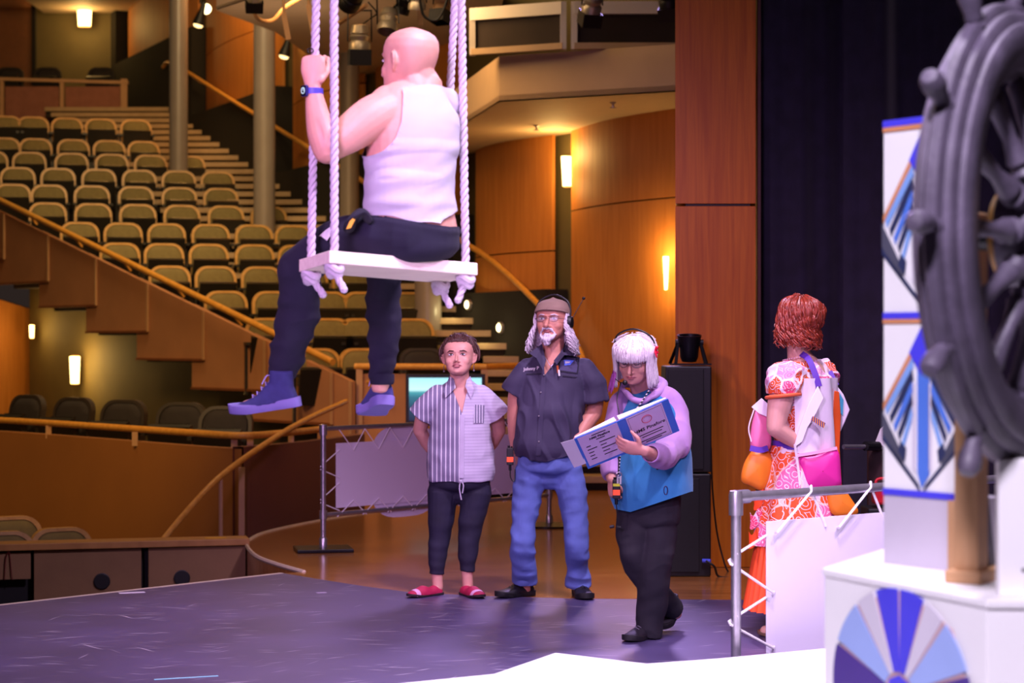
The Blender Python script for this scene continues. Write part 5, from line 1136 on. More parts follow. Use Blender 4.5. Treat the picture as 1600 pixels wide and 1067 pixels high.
    mb = MB(); q = at(485, 79, 7.315); mb.tube([q+V(.011*math.cos(t), .002, .0085*math.sin(t)) for t in np.linspace(0, 6.283, 14)], .0022, 6); part('ring', mb, m_blackm, root)
    # shoes
    m_up = mat('blue_wool_shoe', '34346C', 0.9, var=0.12, scale=30, bump=0.2, bscale=300); m_so = mat('lilac_rubber', '776CAE', 0.7, var=0.03); m_la = mat('lilac_lace', 'A79CDC', 0.8)
    shoe(root, None, at(470, 634, 7.55), at(362, 650, 7.62), V(-0.15, -0.06, 1), m_up, m_so, laces=m_la, high=.125, wdt=.05, sole=.032)
    shoe(root, None, at(604, 632, 7.84), at(574, 654, 8.06), V(-0.1, 0.42, 1), m_up, m_so, laces=m_la, high=.12, wdt=.060, sole=.036)
def thing_child(name, parent, p):
    o = bpy.data.objects.new(name, None); COL.objects.link(o); o.parent = parent; o.location = Vector(p)-org(parent); return o
swing_man()
# ------------------------------------------------------------- woman in the striped shirt
def stripe_shirt_mat(x0):
    m = bpy.data.materials.new('striped_cotton'); m.use_nodes = True; N, L = nt(m); b = N['Principled BSDF']; b.inputs['Roughness'].default_value = 0.85
    tc = N.new('ShaderNodeTexCoord'); s = N.new('ShaderNodeSeparateXYZ'); L.new(tc.outputs['Object'], s.inputs[0])
    def mth(op, a, b_=None):
        n = N.new('ShaderNodeMath'); n.operation = op
        if hasattr(a, 'links') or not isinstance(a, (int, float)): L.new(a, n.inputs[0])
        else: n.inputs[0].default_value = a
        if b_ is not None:
            if isinstance(b_, (int, float)): n.inputs[1].default_value = b_
            else: L.new(b_, n.inputs[1])
        return n.outputs[0]
    v = mth('LESS_THAN', mth('FRACT', mth('MULTIPLY', s.outputs[0], 36)), 0.22)
    h = mth('LESS_THAN', mth('FRACT', mth('MULTIPLY', s.outputs[2], 52)), 0.20)
    def mix(f, c1, c2):
        n = N.new('ShaderNodeMixRGB'); L.new(f, n.inputs[0])
        for i, c in ((1, c1), (2, c2)):
            if isinstance(c, str): n.inputs[i].default_value = (*hexc(c), 1)
            else: L.new(c, n.inputs[i])
        return n.outputs[0]
    left = mix(v, '77708C', 'DAD4E2'); right = mix(h, 'BEB6CC', 'A79FB8'); side = mth('GREATER_THAN', s.outputs[0], x0)
    L.new(mix(side, left, right), b.inputs['Base Color']); return m
def woman():
    D = 12.35; sk = skinmat('skin_rosy', 'D49A8C'); X = V(1, 0, 0); A = lambda x, y, d=D: at(x, y, d)
    root = thing('person', 'woman in striped short sleeved shirt and dark jeans gazing upward', 'person', V(-0.326, D, 0))
    b = MB(); loft(b, [A(718, 752), A(718, 730), A(718, 690), A(719, 650), A(719, 618), A(719, 598)], [(.12, .09), (.15, .11), (.15, .108), (.16, .11), (.145, .085), (.070, .065)], X, 4, 24, 'flat')
    loft(b, [A(719, 612), A(718, 590, D-.02), A(718, 572, D-.01)], [.070, .060, .060], X, 3, 18)
    HM = headM(A(717, 559, D-.03), V(-0.12, -1, 0), 0.22, 0.03, 1.03, 1.16); head(b, HM, 1.12, 0.85, True, 0.6)
    for s in (-1, 1):
        loft(b, [A(718+s*40, 620), A(718+s*54, 642, D+.02), A(718+s*62, 672, D+.08)], [.050, .052, .043], X, 3, 16)
        loft(b, [A(718+s*62, 672, D+.08), A(718+s*45, 700, D+.17), A(718+s*18, 716, D+.20)], [.043, .038, .028], X, 3, 14)
        hand(b, A(718+s*17, 717, D+.20), (-s, 0.05, -.3), (0, 1, 0.2), (20, 25, 20), side=-s)
    LEG = {-1: [(694, 765), (690, 805), (687, 838), (684, 866), (683, 900), (684, 918)], 1: [(743, 765), (738, 805), (733, 838), (731, 866), (730, 896), (731, 916)]}
    for s in (-1, 1): loft(b, [A(*p) for p in LEG[s]], [.075, .062, .052, .048, .036, .034], X, 3, 16)
    loft(b, [V(-.455, 12.34, .036), V(-.58, 12.22, .022)], [.022, .016], X, 1, 12); loft(b, [V(-.285, 12.33, .036), V(-.22, 12.21, .022)], [.022, .016], X, 1, 12)
    skin('body', b, sk, root, 0.0045, 4, dec=0.4)
    m_hr = mat('auburn_brown_hair', '4A2A26', 0.5, var=0.3, scale=30)
    face(root, HM, m_hr, m_lip, open_mouth=True)
    hr_ = hair_back(root, HM, m_hr, 620, 4, w=.0050, off=(.006, .022), curl=.005, fr=2.2, line=lambda a: .200-.090*max(0, (abs(a)-46)/56)**1.3, spread=60)
    hair_back(root, HM, m_hr, 46, 5, 'flyaway_hair', w=.0012, off=(.022, .034), curl=.010, fr=2.5)
    for s in (-1, 1):
        mb = MB(); q = HM @ V(s*.078, .0, .072); mb.tube([q, q+V(0, 0, -.035)], .0025, 6); mb.sphere(q+V(0, 0, -.038), .006, 8); part('earring', mb, m_steel, root)
    # shirt
    x0 = A(722, 0).x+0.326; m_sh = stripe_shirt_mat(x0)
    t = MB(); loft(t, [A(719, 752), A(719, 735), A(719, 700), A(719, 660), A(719, 628), A(719, 607), A(719, 594)], [(.205, .155), (.215, .160), (.205, .150), (.190, .138), (.178, .115), (.130, .096), (.076, .074)], X, 4, 40, 'cup', 'flat')
    for s in (-1, 1): loft(t, [A(718+s*34, 618), A(718+s*48, 632), A(718+s*61, 650, D+.02)], [.070, .078, .088], X, 3, 20, 'round', 'cup')
    ap = np.array(A(721, 645)); 
    def cut(co):
        x = pxof(co); y = pyof(co); fr = co[:, 1] < D-.01
        lo = np.interp(y, [598, 646], [703, 722]); hi = np.interp(y, [598, 618, 646], [734, 728, 722])
        return np.maximum(np.minimum.reduce([D-.01-co[:, 1], (646-y)/250, (x-lo)/250, (hi-x)/250]), (593-y)/250)
    def disp(co):
        q = co.copy(); w1 = waves(q, (26, 26, 7), 2); w2 = waves(q, (20, 20, 28), 9); y = pyof(co)
        return 0.007*(1-np.abs(w1))*np.clip((y-640)/80, 0.1, 1)+0.003*w2-0.004
    sh = skin('striped_shirt', t, m_sh, root, 0.006, 4, disp, cut)
    for s in (-1, 1):
        mb = MB(); xs = [(707, 590), (704, 605), (694, 622), (703, 612)] if s < 0 else [(731, 592), (730, 606), (735, 625), (741, 606)]
        o = [A(px, py, D-.085+(.03 if i in (0,) else 0)) for i, (px, py) in enumerate(xs)]
        xs2 = [(702, 588), (709, 592), (712, 606), (696, 622), (693, 612)] if s < 0 else [(735, 588), (729, 594), (727, 604), (736, 624), (742, 608)]
        o = [A(px, py, D-(.045 if i == 0 else .075 if i == 1 else .105)) for i, (px, py) in enumerate(xs2)]
        mb.prism(o, (0, .008, .002)); part('collar', mb, m_sh, sh, False, .002)
    decal('placket', sh, [(719, 648), (726, 648), (725, 747), (718, 747)], mat('pale_placket', 'B4ABC2', 0.85), .003, n=12)
    m_pk = bands('pocket_stripes', 'X', 62, [(0, '77708C'), (0.72, 'DAD4E2')], 0.85)
    decal('pocket', sh, [(741, 632), (757, 633), (756, 661), (740, 661)], m_pk, .004, label='striped chest pocket')
    mb = MB(); c = A(720, 750, D-.165); mb.tube(crv([c, c+V(-.008, -.01, -.05), c+V(.004, -.012, -.12)], 4), .004, 6); mb.tube(crv([c, c+V(.016, -.01, -.03), c+V(.010, -.012, -.08)], 4), .004, 6); mb.sphere(c+V(0, -.006, -.008), .012, 8); part('drawstring', mb, MATS['pale_placket'], sh)
    # jeans
    j = MB(); loft(j, [A(718, 722), A(718, 742), A(718, 760), A(718, 768)], [(.175, .13), (.188, .138), (.185, .13), (.12, .08)], X, 3, 28)
    JL = {-1: [(692, 768), (690, 800), (687, 835), (684, 865), (682, 897)], 1: [(744, 768), (739, 800), (733, 835), (731, 865), (730, 893)]}
    for s in (-1, 1): loft(j, [A(*p) for p in JL[s]], [.098, .085, .071, .061, .046], X, 4, 20, 'round', 'cup')
    skin('jeans', j, mat('dark_indigo_denim', '1B1830', 0.8, var=0.25, scale=10, bump=0.1, bscale=300), root, 0.0065, 4, lambda co: 0.0035*waves(co, (12, 12, 60), 6)*np.clip((pyof(co)-780)/40, 0.1, 1))
    m_s = mat('crimson_flats', 'B0184A', 0.7, var=0.15, scale=20); m_so = mat('dark_sole', '2A1C22', 0.8); m_ac = mat('pink_toe_band', 'D9A0C8', 0.6)
    shoe(root, None, V(-.435, 12.37, 0), V(-.635, 12.18, 0), V(0, 0, 1), m_s, m_so, high=.062, wdt=.048, sole=.012, low=True, m_accent=m_ac)
    shoe(root, None, V(-.31, 12.38, 0), V(-.185, 12.14, 0), V(0, 0, 1), m_s, m_so, high=.062, wdt=.048, sole=.012, low=True, m_accent=m_ac)
woman()
# ------------------------------------------------------------- man with headset and cap
def glasses(root, M, m_fr, half=False):
    mb = MB(); T = lambda *p: M @ V(*p)
    for s in (-1, 1):
        mb.tube([T(s*.033+.021*math.cos(t), .100-abs(s*.033+.021*math.cos(t))*.22, .115+.015*math.sin(t)) for t in np.linspace(0, 6.283, 18)], .0014, 5)
        mb.tube([T(s*.054, .089, .118), T(s*.074, .06, .120), T(s*.079, .0, .118)], .0014, 5)
    mb.tube([T(-.012, .100, .117), T(0, .104, .119), T(.012, .100, .117)], .0014, 5); g = part('glasses', mb, m_fr, root)
    lens = []
    for s in (-1, 1): mb = MB(); lens.append(mb); mb.add([T(s*.033+.020*math.cos(t), .099-abs(s*.033+.020*math.cos(t))*.22, .115+.014*math.sin(t)) for t in np.linspace(0, 6.283, 17)[:-1]], [tuple(range(16))])
    m = MATS.get('lens_glass')
    if not m:
        m = bpy.data.materials.new('lens_glass'); m.use_nodes = True; MATS['lens_glass'] = m; bb = m.node_tree.nodes['Principled BSDF']; bb.inputs['Alpha'].default_value = 0.12; bb.inputs['Roughness'].default_value = 0.05; bb.inputs['Base Color'].default_value = (.8, .8, .9, 1)
    for mb in lens: part('lens', mb, m, g)
def walkie(p, label, M=None, s=1.0):
    o = thing('radio_beltpack', label, 'radio', p, 'intercom beltpacks'); M = M or Matrix()
    mb = MB(); mb.box(p, (.042*s, .030*s, .105*s), M); part('body', mb, m_black, o, False, .005)
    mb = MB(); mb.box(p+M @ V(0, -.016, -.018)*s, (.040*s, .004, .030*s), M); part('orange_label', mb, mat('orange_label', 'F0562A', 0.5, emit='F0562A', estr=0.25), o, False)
    mb = MB(); mb.tube([p+M @ V(-.008, 0, .05)*s, p+M @ V(-.008, 0, .065)*s], .008, 10); mb.tube([p+M @ V(.010, 0, .05)*s, p+M @ V(.010, 0, .062)*s], .006, 10); part('knobs', mb, m_blackm, o)
    mb = MB(); mb.tube([p+M @ V(0, 0, -.05)*s, p+M @ V(0, 0, -.085)*s], .009, 10); part('connector', mb, m_blackm, o)
    return o
def capman():
    D = 12.15; sk = skinmat('skin_ruddy', 'CC8A78'); X = V(1, 0, 0); A = lambda x, y, d=D: at(x, y, d)
    root = thing('person', 'man with tan cap, headset and long white hair in dark work shirt', 'person', V(A(860, 0).x, 12.2, 0))
    b = MB(); loft(b, [A(860, 722), A(858, 695), A(858, 655), A(862, 612), A(865, 580), A(866, 556)], [(.12, .09), (.15, .11), (.17, .14), (.18, .13), (.165, .10), (.08, .075)], X, 4, 24, 'flat')
    loft(b, [A(866, 564), A(865, 543), A(864, 522)], [.078, .068, .066], X, 3, 18)
    HM = headM(A(863, 501, D-.03), V(-0.34, -1, 0), 0.10, 0, 1.09, 1.12); head(b, HM, 1.12, 1.25)
    loft(b, [A(818, 580), A(808, 612, D+.01), A(804, 650, D+.03)], [.050, .053, .046], X, 3, 16); loft(b, [A(804, 650, D+.03), A(804, 678, D+.05), A(807, 703, D+.06)], [.046, .040, .033], X, 3, 14); hand(b, A(808, 704, D+.06), (.10, .10, -1), (.8, .2, 0), (25, 30, 20), side=-1)
    loft(b, [A(920, 580), A(930, 612, D+.02), A(928, 645, D+.02)], [.050, .055, .050], X, 3, 16); loft(b, [A(928, 645, D+.02), A(912, 668, D-.04), A(896, 692, D-.09)], [.050, .045, .034], X, 3, 14); hand(b, A(895, 694, D-.09), (-.18, .12, -1), (-.5, .6, 0), (10, 15, 10), side=1, s=.95)
    LG = {-1: [(834, 735), (824, 790), (819, 830), (817, 890, D+.09), (821, 922, D+.14)], 1: [(884, 735), (897, 790), (901, 830), (904, 890, D+.09), (905, 922, D+.15)]}
    for s in (-1, 1): loft(b, [A(*p) for p in LG[s]], [.075, .06, .05, .042, .034], X, 3, 16)
    loft(b, [V(.09, 12.29, .036), V(-.03, 12.20, .022)], [.02, .016], X, 1, 10); loft(b, [V(.41, 12.30, .036), V(.44, 12.16, .022)], [.02, .016], X, 1, 10)
    skin('body', b, sk, root, 0.0045, 4, dec=0.4)
    m_wh = mat('white_grey_hair', 'D6CCD6', 0.6, var=0.2, scale=40)
    face(root, HM, m_wh, m_lip)
    fl = lambda ph: -.055
    hair(root, HM, m_wh, [dict(n=130, phi=(66, 125), z0=(.12, .160), z1=-.035, off=(.004, .030), w=.0040, curl=.015, freq=2.3, flare=.10, jit=.035, hold=.09), dict(n=150, phi=(235, 294), z0=(.12, .160), z1=-.045, off=(.004, .036), w=.0040, curl=.016, freq=2.3, flare=.14, jit=.035, hold=.09), dict(n=90, phi=(120, 240), z0=(.10, .16), z1=-.07, off=(.006, .016), w=.006, curl=.005)], seed=9)
    T = lambda *p: HM @ V(*p)
    bd = MB(); loft(bd, [T(-.034, .070, .030), T(-.020, .086, .008), T(0, .094, -.004), T(.020, .086, .008), T(.034, .070, .030)], [.011, .016, .019, .016, .011], (0, 0, 1), 4, 12)
    bd.sphere(T(0, .090, -.016), (.020, .014, .020), 12, HM.to_3x3()); bd.sphere(T(0, .092, .022), (.022, .010, .016), 12, HM.to_3x3())
    loft(bd, [T(-.034, .078, .040), T(-.020, .092, .058), T(0, .098, .062), T(.020, .092, .058), T(.034, .078, .040)], [.006, .007, .007, .007, .006], (0, 0, 1), 4, 10)
    skin('beard', bd, m_wh, root, 0.003, 2, lambda co: 0.0025*waves(co, (300, 300, 60), 4))
    # cap
    m_cp = mat('taupe_cap', '8E7468', 0.9, var=0.08, scale=14, bump=0.2, bscale=300); rows = []
    for i in range(14):
        t = i/13; row = []
        for k in range(40):
            ph = 360*k/40; tilt = 0.012*math.cos(math.radians(ph)); z = (.150+tilt)+(.2365-(.150+tilt))*t; off = .010+.006*math.sin(t*9+math.sin(math.radians(ph*2)))*(1-t)*0.5
            w, yf, yb = hring(min(z, .2285)); c = (yf+yb)/2; d_ = (yf-yb)/2; p = math.radians(ph); sh_ = max(0.0, 1-max(0, t-.86)/.14*0.9)
            row.append(T((w+off)*math.sin(p)*sh_, c*sh_+(d_+off)*math.cos(p)*sh_, z+.010*t))
        rows.append(row)
    mb = MB(); mb.grid(rows, True); mb.add(rows[-1], [tuple(range(40))]); cp = part('cap', mb, m_cp, root, ang=180)
    mb = MB(); mb.tube([T((.0745+.013)*math.sin(p), -.004+(.094+.013)*math.cos(p), .155+.012*math.cos(p)) for p in np.linspace(0, 6.283, 40)], .006, 6); part('cap_band', mb, m_cp, cp)
    glasses(root, HM, mat('thin_metal_frame', '6A5560', 0.3, 0.7))
    hs = thing_child('headset', root, T(0, 0, .115))
    mb = MB(); mb.tube(crv([T(-.088, 0, .115), T(-.092, -.005, .17), T(-.070, -.008, .228), T(0, -.01, .262), T(.070, -.008, .228), T(.088, -.005, .17)], 5), .006, 8); part('headband', mb, m_black, hs)
    Mx = Matrix.Translation(T(-.088, 0, .105)) @ (HM.to_3x3() @ V(-1, 0, 0)).to_track_quat('Z', 'Y').to_matrix().to_4x4()
    mb = MB(); mb.lathe([(.036, -.016), (.042, -.008), (.042, .006), (.034, .020), (.015, .026)], Mx, 22); part('ear_cup', mb, m_black, hs)
    mb = MB(); q = A(912, 466, D-.02); mb.tube([T(-.095, -.01, .115), q], .0022, 6); mb.sphere(q, .010, 10); part('mic_boom', mb, m_black, hs)
    mb = MB(); mb.tube(crv([T(-.09, 0, .07), T(-.085, .01, .02), T(-.07, .02, -.04), A(884, 560, D-.12)], 5), .003, 6); part('cable', mb, m_blackm, hs)
    # work shirt
    m_ws = mat('charcoal_work_shirt', '3B3550', 0.8, var=0.08, scale=8, bump=0.08, bscale=300)
    t = MB(); loft(t, [A(850, 716, D-.01), A(853, 695, D-.015), A(857, 655, D-.015), A(862, 615), A(865, 585), A(866, 562), A(866, 546)], [(.172, .150), (.198, .172), (.198, .170), (.208, .150), (.208, .125), (.158, .104), (.090, .085)], X, 4, 40, 'cup', 'flat')
    loft(t, [A(824, 578), A(810, 597), A(801, 614, D+.01)], [.074, .078, .078], X, 3, 20, 'round', 'cup'); loft(t, [A(912, 578), A(926, 602), A(930, 626, D+.01)], [.076, .084, .086], X, 3, 20, 'round', 'cup')
    def cut(co):
        x = pxof(co); y = pyof(co); fr = co[:, 1] < D
        lo = np.interp(y, [545, 585], [848, 851]); hi = np.interp(y, [545, 560, 585], [882, 871, 852]); hem = (y-724+10*np.abs(x-845)/35)/257
        return np.maximum.reduce([np.minimum.reduce([D-co[:, 1], (585-y)/257, (x-lo)/257, (hi-x)/257]), (543-y)/257, hem])
    def disp(co):
        w1 = waves(co, (16, 16, 12), 12); w2 = waves(co, (9, 9, 38), 14); y = pyof(co); return 0.020*np.clip(1-1.6*np.abs(w1), 0, 1)*np.clip((y-590)/50, .3, 1)+0.004*w2-0.004
    sh = skin('work_shirt', t, m_ws, root, 0.006, 4, disp, cut)
    for o in ([A(847, 537, D-.06), A(838, 544, D-.075), A(827, 552, D-.11), A(838, 560, D-.15), A(849, 580, D-.175), A(853, 564, D-.13)], [A(883, 538, D-.06), A(893, 546, D-.08), A(902, 556, D-.11), A(882, 555, D-.15), A(870, 570, D-.165), A(865, 564, D-.13), A(876, 550, D-.09)]):
        mb = MB(); mb.prism(o, (0, .008, .002)); part('collar', mb, m_ws, sh, False, .002)
    def stick(x, y): # a point just proud of the shirt front
        return surf(sh, x, y, .002)
    m_em = mat('white_thread', 'E4DCE4', 0.7); c = stick(830, 576); ex_ = (stick(842, 575)-stick(818, 577)).normalized(); ez_ = V(0, -0.15, 1).normalized(); ny = ex_.cross(ez_).normalized()
    MT = Matrix.Translation(c+V(0, -.014, 0)) @ Matrix((ex_, ez_, ny)).transposed().to_4x4(); text_part('name_embroidery', 'Johnny P', .028, MT, m_em, sh, .0006)
    c = stick(891, 569)+V(0, -.006, 0); xr_ = V(1, .32, -.10).normalized(); zr_ = V(.06, -.2, 1).normalized(); fl_ = lambda a, c2, o=0: c+xr_*a+zr_*c2+V(0, -o, 0)
    decal('patch_border', sh, [(875, 556), (906, 558), (903, 584), (872, 580)], mat('dark_seam', '231E33', 0.8), .002)
    pk = decal('patch', sh, [(877, 558), (904, 560), (901, 582), (874, 578)], mat('patch_cloth', '4A4468', 0.8), .003)
    decal('emblem', sh, [(881, 562), (897, 563), (891, 570), (882, 571)], mat('patch_blue', '5A78F0', 0.6), .002, .008, par=pk)
    decal('emblem_mark', sh, [(883, 564), (892, 565), (889, 567), (883, 568)], m_em, .002, .011, n=3, par=pk)
    for cs in ([(879, 586), (902, 589), (899, 590), (879, 588)], [(822, 583), (846, 583), (846, 585), (822, 585)]): decal('pocket_seam', sh, cs, mat('dark_seam', '231E33', 0.8), .002)
    decal('placket', sh, [(846, 588), (853, 588), (845, 712), (837, 712)], m_ws, .003, n=14)
    mb = MB(); a = stick(871, 571)+V(0, -.008, 0); mb.tube([a, a+V(.004, -.004, -.045)], .007, 8); part('pen', mb, mat('orange_pen', 'E07038', 0.5), sh)
    mb = MB(); a = stick(873, 578)+V(0, -.014, 0); mb.tube([a, a+V(.003, -.004, -.035)], .006, 8); part('pen_clip', mb, m_white, sh)
    for px, py in ((850, 586), (845, 613), (842, 650), (842, 690)):
        mb = MB(); mb.sphere(stick(px, py)+V(0, -.005, 0), .006, 8); part('button', mb, m_steel, sh)
    mb = MB(); mb.tube(crv([A(848, 551, D-.085), A(857, 567, D-.115), A(861, 572, D-.118), A(866, 566, D-.115), A(876, 551, D-.085)], 4), .002, 5); mb.sphere(A(861, 574, D-.12), .006, 8); part('necklace', mb, m_steel, root)
    # jeans
    j = MB(); loft(j, [A(857, 700), A(857, 720), A(858, 735), A(858, 742)], [(.178, .138), (.192, .150), (.185, .14), (.13, .09)], X, 3, 28)
    JL = {-1: [(832, 735), (824, 775), (819, 815), (816, 855), (818, 885, D+.08), (819, 910, D+.12)], 1: [(884, 735), (895, 775), (899, 815), (901, 855), (903, 885, D+.09), (904, 914, D+.13)]}
    for s in (-1, 1): loft(j, [A(*p) for p in JL[s]], [.105, .092, .080, .075, .072, .076], X, 4, 22, 'round', 'cup')
    def jd(co):
        y = pyof(co); w1 = waves(co, (12, 12, 34), 31); w2 = waves(co, (30, 30, 40), 7); lw = np.clip((y-850)/40, 0, 1); return (0.006+0.008*lw)*(1-np.abs(w1))+0.003*w2-0.004
    skin('jeans', j, mat('faded_blue_denim', '5C6FB4', 0.85, var=0.22, scale=7, bump=0.12, bscale=300), root, 0.0065, 4, jd)
    m_k = mat('black_leather_shoe', '17141C', 0.5, var=0.15); m_ks = mat('black_rubber', '0F0E12', 0.7)
    shoe(root, None, V(.135, 12.34, 0), V(-.095, 12.17, 0), V(0, 0, 1), m_k, m_ks, high=.10, wdt=.054, sole=.03, laces=m_k)
    shoe(root, None, V(.40, 12.36, 0), V(.458, 12.07, 0), V(0, 0, 1), m_k, m_ks, high=.10, wdt=.054, sole=.03, laces=m_k)
    w_ = walkie(A(797, 713, D-.06), 'black radio pack with orange label on the belt of the capped man')
    mb = MB(); q = A(797, 713, D-.06); mb.tube(crv([q+V(0, 0, -.085), q+V(.004, 0, -.13), q+V(.025, 0, -.15), q+V(.03, .02, -.08)], 4), .004, 6); part('cable', mb, m_black, w_)
capman()
# ------------------------------------------------------------- woman with the binder
def binder_lady():
    D = 10.52; sk = skinmat('skin_mature_rosy', 'CF9488'); A = lambda x, y, d=D: at(x, y, d); f = V(-.42, -1, 0).normalized(); sd_ = V(1, -.42, 0).normalized()
    root = thing('person', 'white haired woman in teal and lavender hoodie reading a blue binder', 'person', V(A(1015, 0).x, 10.55, 0))
    b = MB(); loft(b, [A(1016, 785), A(1018, 755), A(1016, 710), A(1014, 660), A(1010, 630), A(1004, 610)], [(.10, .08), (.15, .12), (.165, .13), (.165, .125), (.135, .095), (.065, .06)], sd_, 4, 24, 'flat')
    loft(b, [A(1005, 615), A(999, 598, D-.05), A(995, 582, D-.08)], [.062, .055, .054], sd_, 3, 18)
    HM = headM(A(992, 560, D-.12), V(-.38, -1, 0), -0.34, -0.04, 1.04); head(b, HM, 1.06, 0.9, True, 0.7)
    loft(b, [A(1046, 640, D-.02), A(1060, 672, D-.06), A(1054, 703, D-.14)], [.058, .052, .045], sd_, 3, 16); loft(b, [A(1054, 705, D-.14), A(1030, 714, D-.40), A(1008, 705, D-.615)], [.045, .038, .029], (0, 0, 1), 3, 14)
    hand(b, A(1006, 704, D-.625), (-1, .05, .22), (0.1, 1, 0.6), (14, 22, 18), (0.35, 0.85, 0.1), 1, 0.98)
    loft(b, [A(968, 640), A(958, 676, D+.02), A(954, 708, D)], [.055, .05, .043], sd_, 3, 16); loft(b, [A(954, 708, D), A(954, 730, D-.06), A(955, 748, D-.10)], [.042, .036, .027], sd_, 3, 14)
    hand(b, A(956, 748, D-.10), (.10, -.05, -1), (.75, .6, 0), (42, 55, 35), (0.7, 0.35, 0.5), -1, 0.95)
    # legs
    FL = [(1026, 795, D), (1028, 840, D-.04), (1022, 885, D-.06), (1018, 935, D-.02), (1016, 985, D+.02)]; RL = [(992, 795, D), (990, 840, D-.06), (1002, 888, D-.02), (1030, 925, D+.12), (1056, 958, D+.30)]
    for L_ in (FL, RL): loft(b, [A(*p) for p in L_], [.07, .056, .05, .044, .034], sd_, 3, 16)
    loft(b, [A(1016, 985, D+.02), V(.65, 10.45, .022)], [.024, .016], sd_, 1, 10); loft(b, [A(1056, 958, D+.30), V(.83, 10.81, .05)], [.022, .016], sd_, 1, 10)
    skin('body', b, sk, root, 0.0045, 4, dec=0.4)
    m_wh = mat('bright_white_hair', 'EDE6EC', 0.55, var=0.12, scale=60); m_vi = mat('violet_hair_tips', 'B55FB8', 0.55, var=0.2, scale=60)
    face(root, HM, m_wh, m_lip, closed=True, brow=False)
    hair(root, HM, m_wh, [dict(n=220, phi=(-62, 62), z1=.128, off=(.012, .014), w=.0042, jit=.006, seg=8, z0=(.228, .236)), dict(n=260, phi=(52, 150), z1=-.004, off=(.014, .024), w=.0048, jit=.016, flare=.02, hold=.09), dict(n=260, phi=(210, 308), z1=-.006, off=(.014, .024), w=.0048, jit=.016, flare=.02, hold=.09), dict(n=160, phi=(140, 220), z1=-.01, off=(.014, .022), w=.006), dict(n=90, phi=(0, 360), z0=(.236, .240), z1=.19, off=(-.012, .014), w=.007), dict(n=40, phi=(0, 360), z1=.16, off=(.018, .024), w=.0018, jit=.05, curl=.006, lift=.01)], seed=21)
    hair(root, HM, m_vi, [dict(n=130, phi=(48, 115), z0=(.07, .05), z1=-.028, off=(.024, .028), w=.0045, jit=.02, flare=.25)], 'hair_tips', 22)
    T = lambda *p: HM @ V(*p); glasses(root, HM, mat('slate_frame', '4A4660', 0.3, 0.5))
    hs = thing_child('headset', root, T(0, 0, .115))
    mb = MB(); mb.tube(crv([T(-.095, 0, .10), T(-.102, -.005, .165), T(-.078, -.008, .235), T(0, -.01, .268), T(.078, -.008, .235), T(.102, -.005, .165)], 5), .005, 8); part('headband', mb, m_black, hs)
    mb = MB(); q = T(.018, .128, .032); mb.tube(crv([T(.10, .0, .085), T(.095, .06, .045), T(.05, .115, .030), q], 5), .0022, 6); mb.sphere(q, .014, 12); part('mic_boom', mb, m_black, hs)
    m_rd = mat('red_flower', 'E0183C', 0.5, var=0.1); c = T(-.105, .018, .165)
    for k in range(5):
        a = 2*math.pi*k/5; d_ = HM.to_3x3() @ V(-.3, math.cos(a), math.sin(a)); mb = MB(); loft(mb, [c, c+d_*.016, c+d_*.030], [(.004, .004), (.010, .005), (.003, .003)], HM.to_3x3() @ V(0, math.sin(a), -math.cos(a)), 3, 8); part('flower_petal', mb, m_rd, hs)
    # hoodie
    m_te = mat('teal_fleece', '2A7AAE', 0.9, var=0.07, scale=10, bump=0.1, bscale=300, sheen=0.15); m_lv = mat('lavender_fleece', 'B48CC4', 0.9, var=0.06, scale=10, bump=0.1, bscale=300, sheen=0.15)
    t = MB(); loft(t, [A(1014, 800, D-.01), A(1016, 775, D-.01), A(1018, 735, D-.01), A(1017, 690), A(1015, 655), A(1012, 628), A(1006, 608)], [(.190, .165), (.222, .185), (.222, .180), (.205, .165), (.190, .150), (.150, .115), (.080, .080)], sd_, 4, 40, 'cup', 'flat')
    def disp(co): 
        w1 = waves(co, (16, 16, 10), 41); w2 = waves(co, (22, 22, 26), 43); return 0.007*(1-np.abs(w1))+0.002*w2-.004
    def cut(co):
        y = pyof(co); x = pxof(co); return (y-(800-np.clip((x-985)/95, 0, 1)*32-np.clip((985-x)/30, 0, 1)*6))/296
    ho = skin('hoodie', t, m_te, root, 0.0065, 4, disp, cut)
    sl = MB(); loft(sl, [A(1024, 616, D), A(1040, 632, D-.02), A(1054, 662, D-.05), A(1056, 694, D-.13)], [(.070, .10), (.092, .095), (.086, .086), (.082, .082)], sd_, 4, 22); loft(sl, [A(1052, 694, D-.13), A(1036, 711, D-.32), A(1016, 709, D-.535)], [.082, .072, .048], (0, 0, 1), 4, 20, 'round', 'cup')
    wd_ = lambda co: 0.006*(1-np.abs(waves(co, (20, 20, 20), 51)))+0.0035*waves(co, (34, 34, 20), 52)-.003
    skin('sleeve', sl, m_lv, root, 0.006, 4, wd_)
    sl = MB(); loft(sl, [A(976, 622, D+.02), A(968, 636, D+.01), A(960, 668), A(954, 705), A(954, 728, D-.05), A(955, 744, D-.09)], [(.05, .07), (.066, .075), (.066, .068), (.064, .064), (.056, .056), (.044, .044)], sd_, 4, 22, 'round', 'cup'); skin('sleeve', sl, m_lv, root, 0.006, 4, wd_)
    hd = MB(); rn = [(985, 620, D-.16), (972, 606, D-.06), (985, 597, D+.06), (1015, 594, D+.12), (1036, 600, D+.04), (1030, 612, D-.08), (1006, 626, D-.16), (990, 624, D-.17)]
    loft(hd, [A(*p) for p in rn], [.015, .018, .028, .036, .030, .022, .017, .014], (0, 0, 1), 4, 14); skin('hood', hd, m_lv, root, 0.006, 3, wd_)
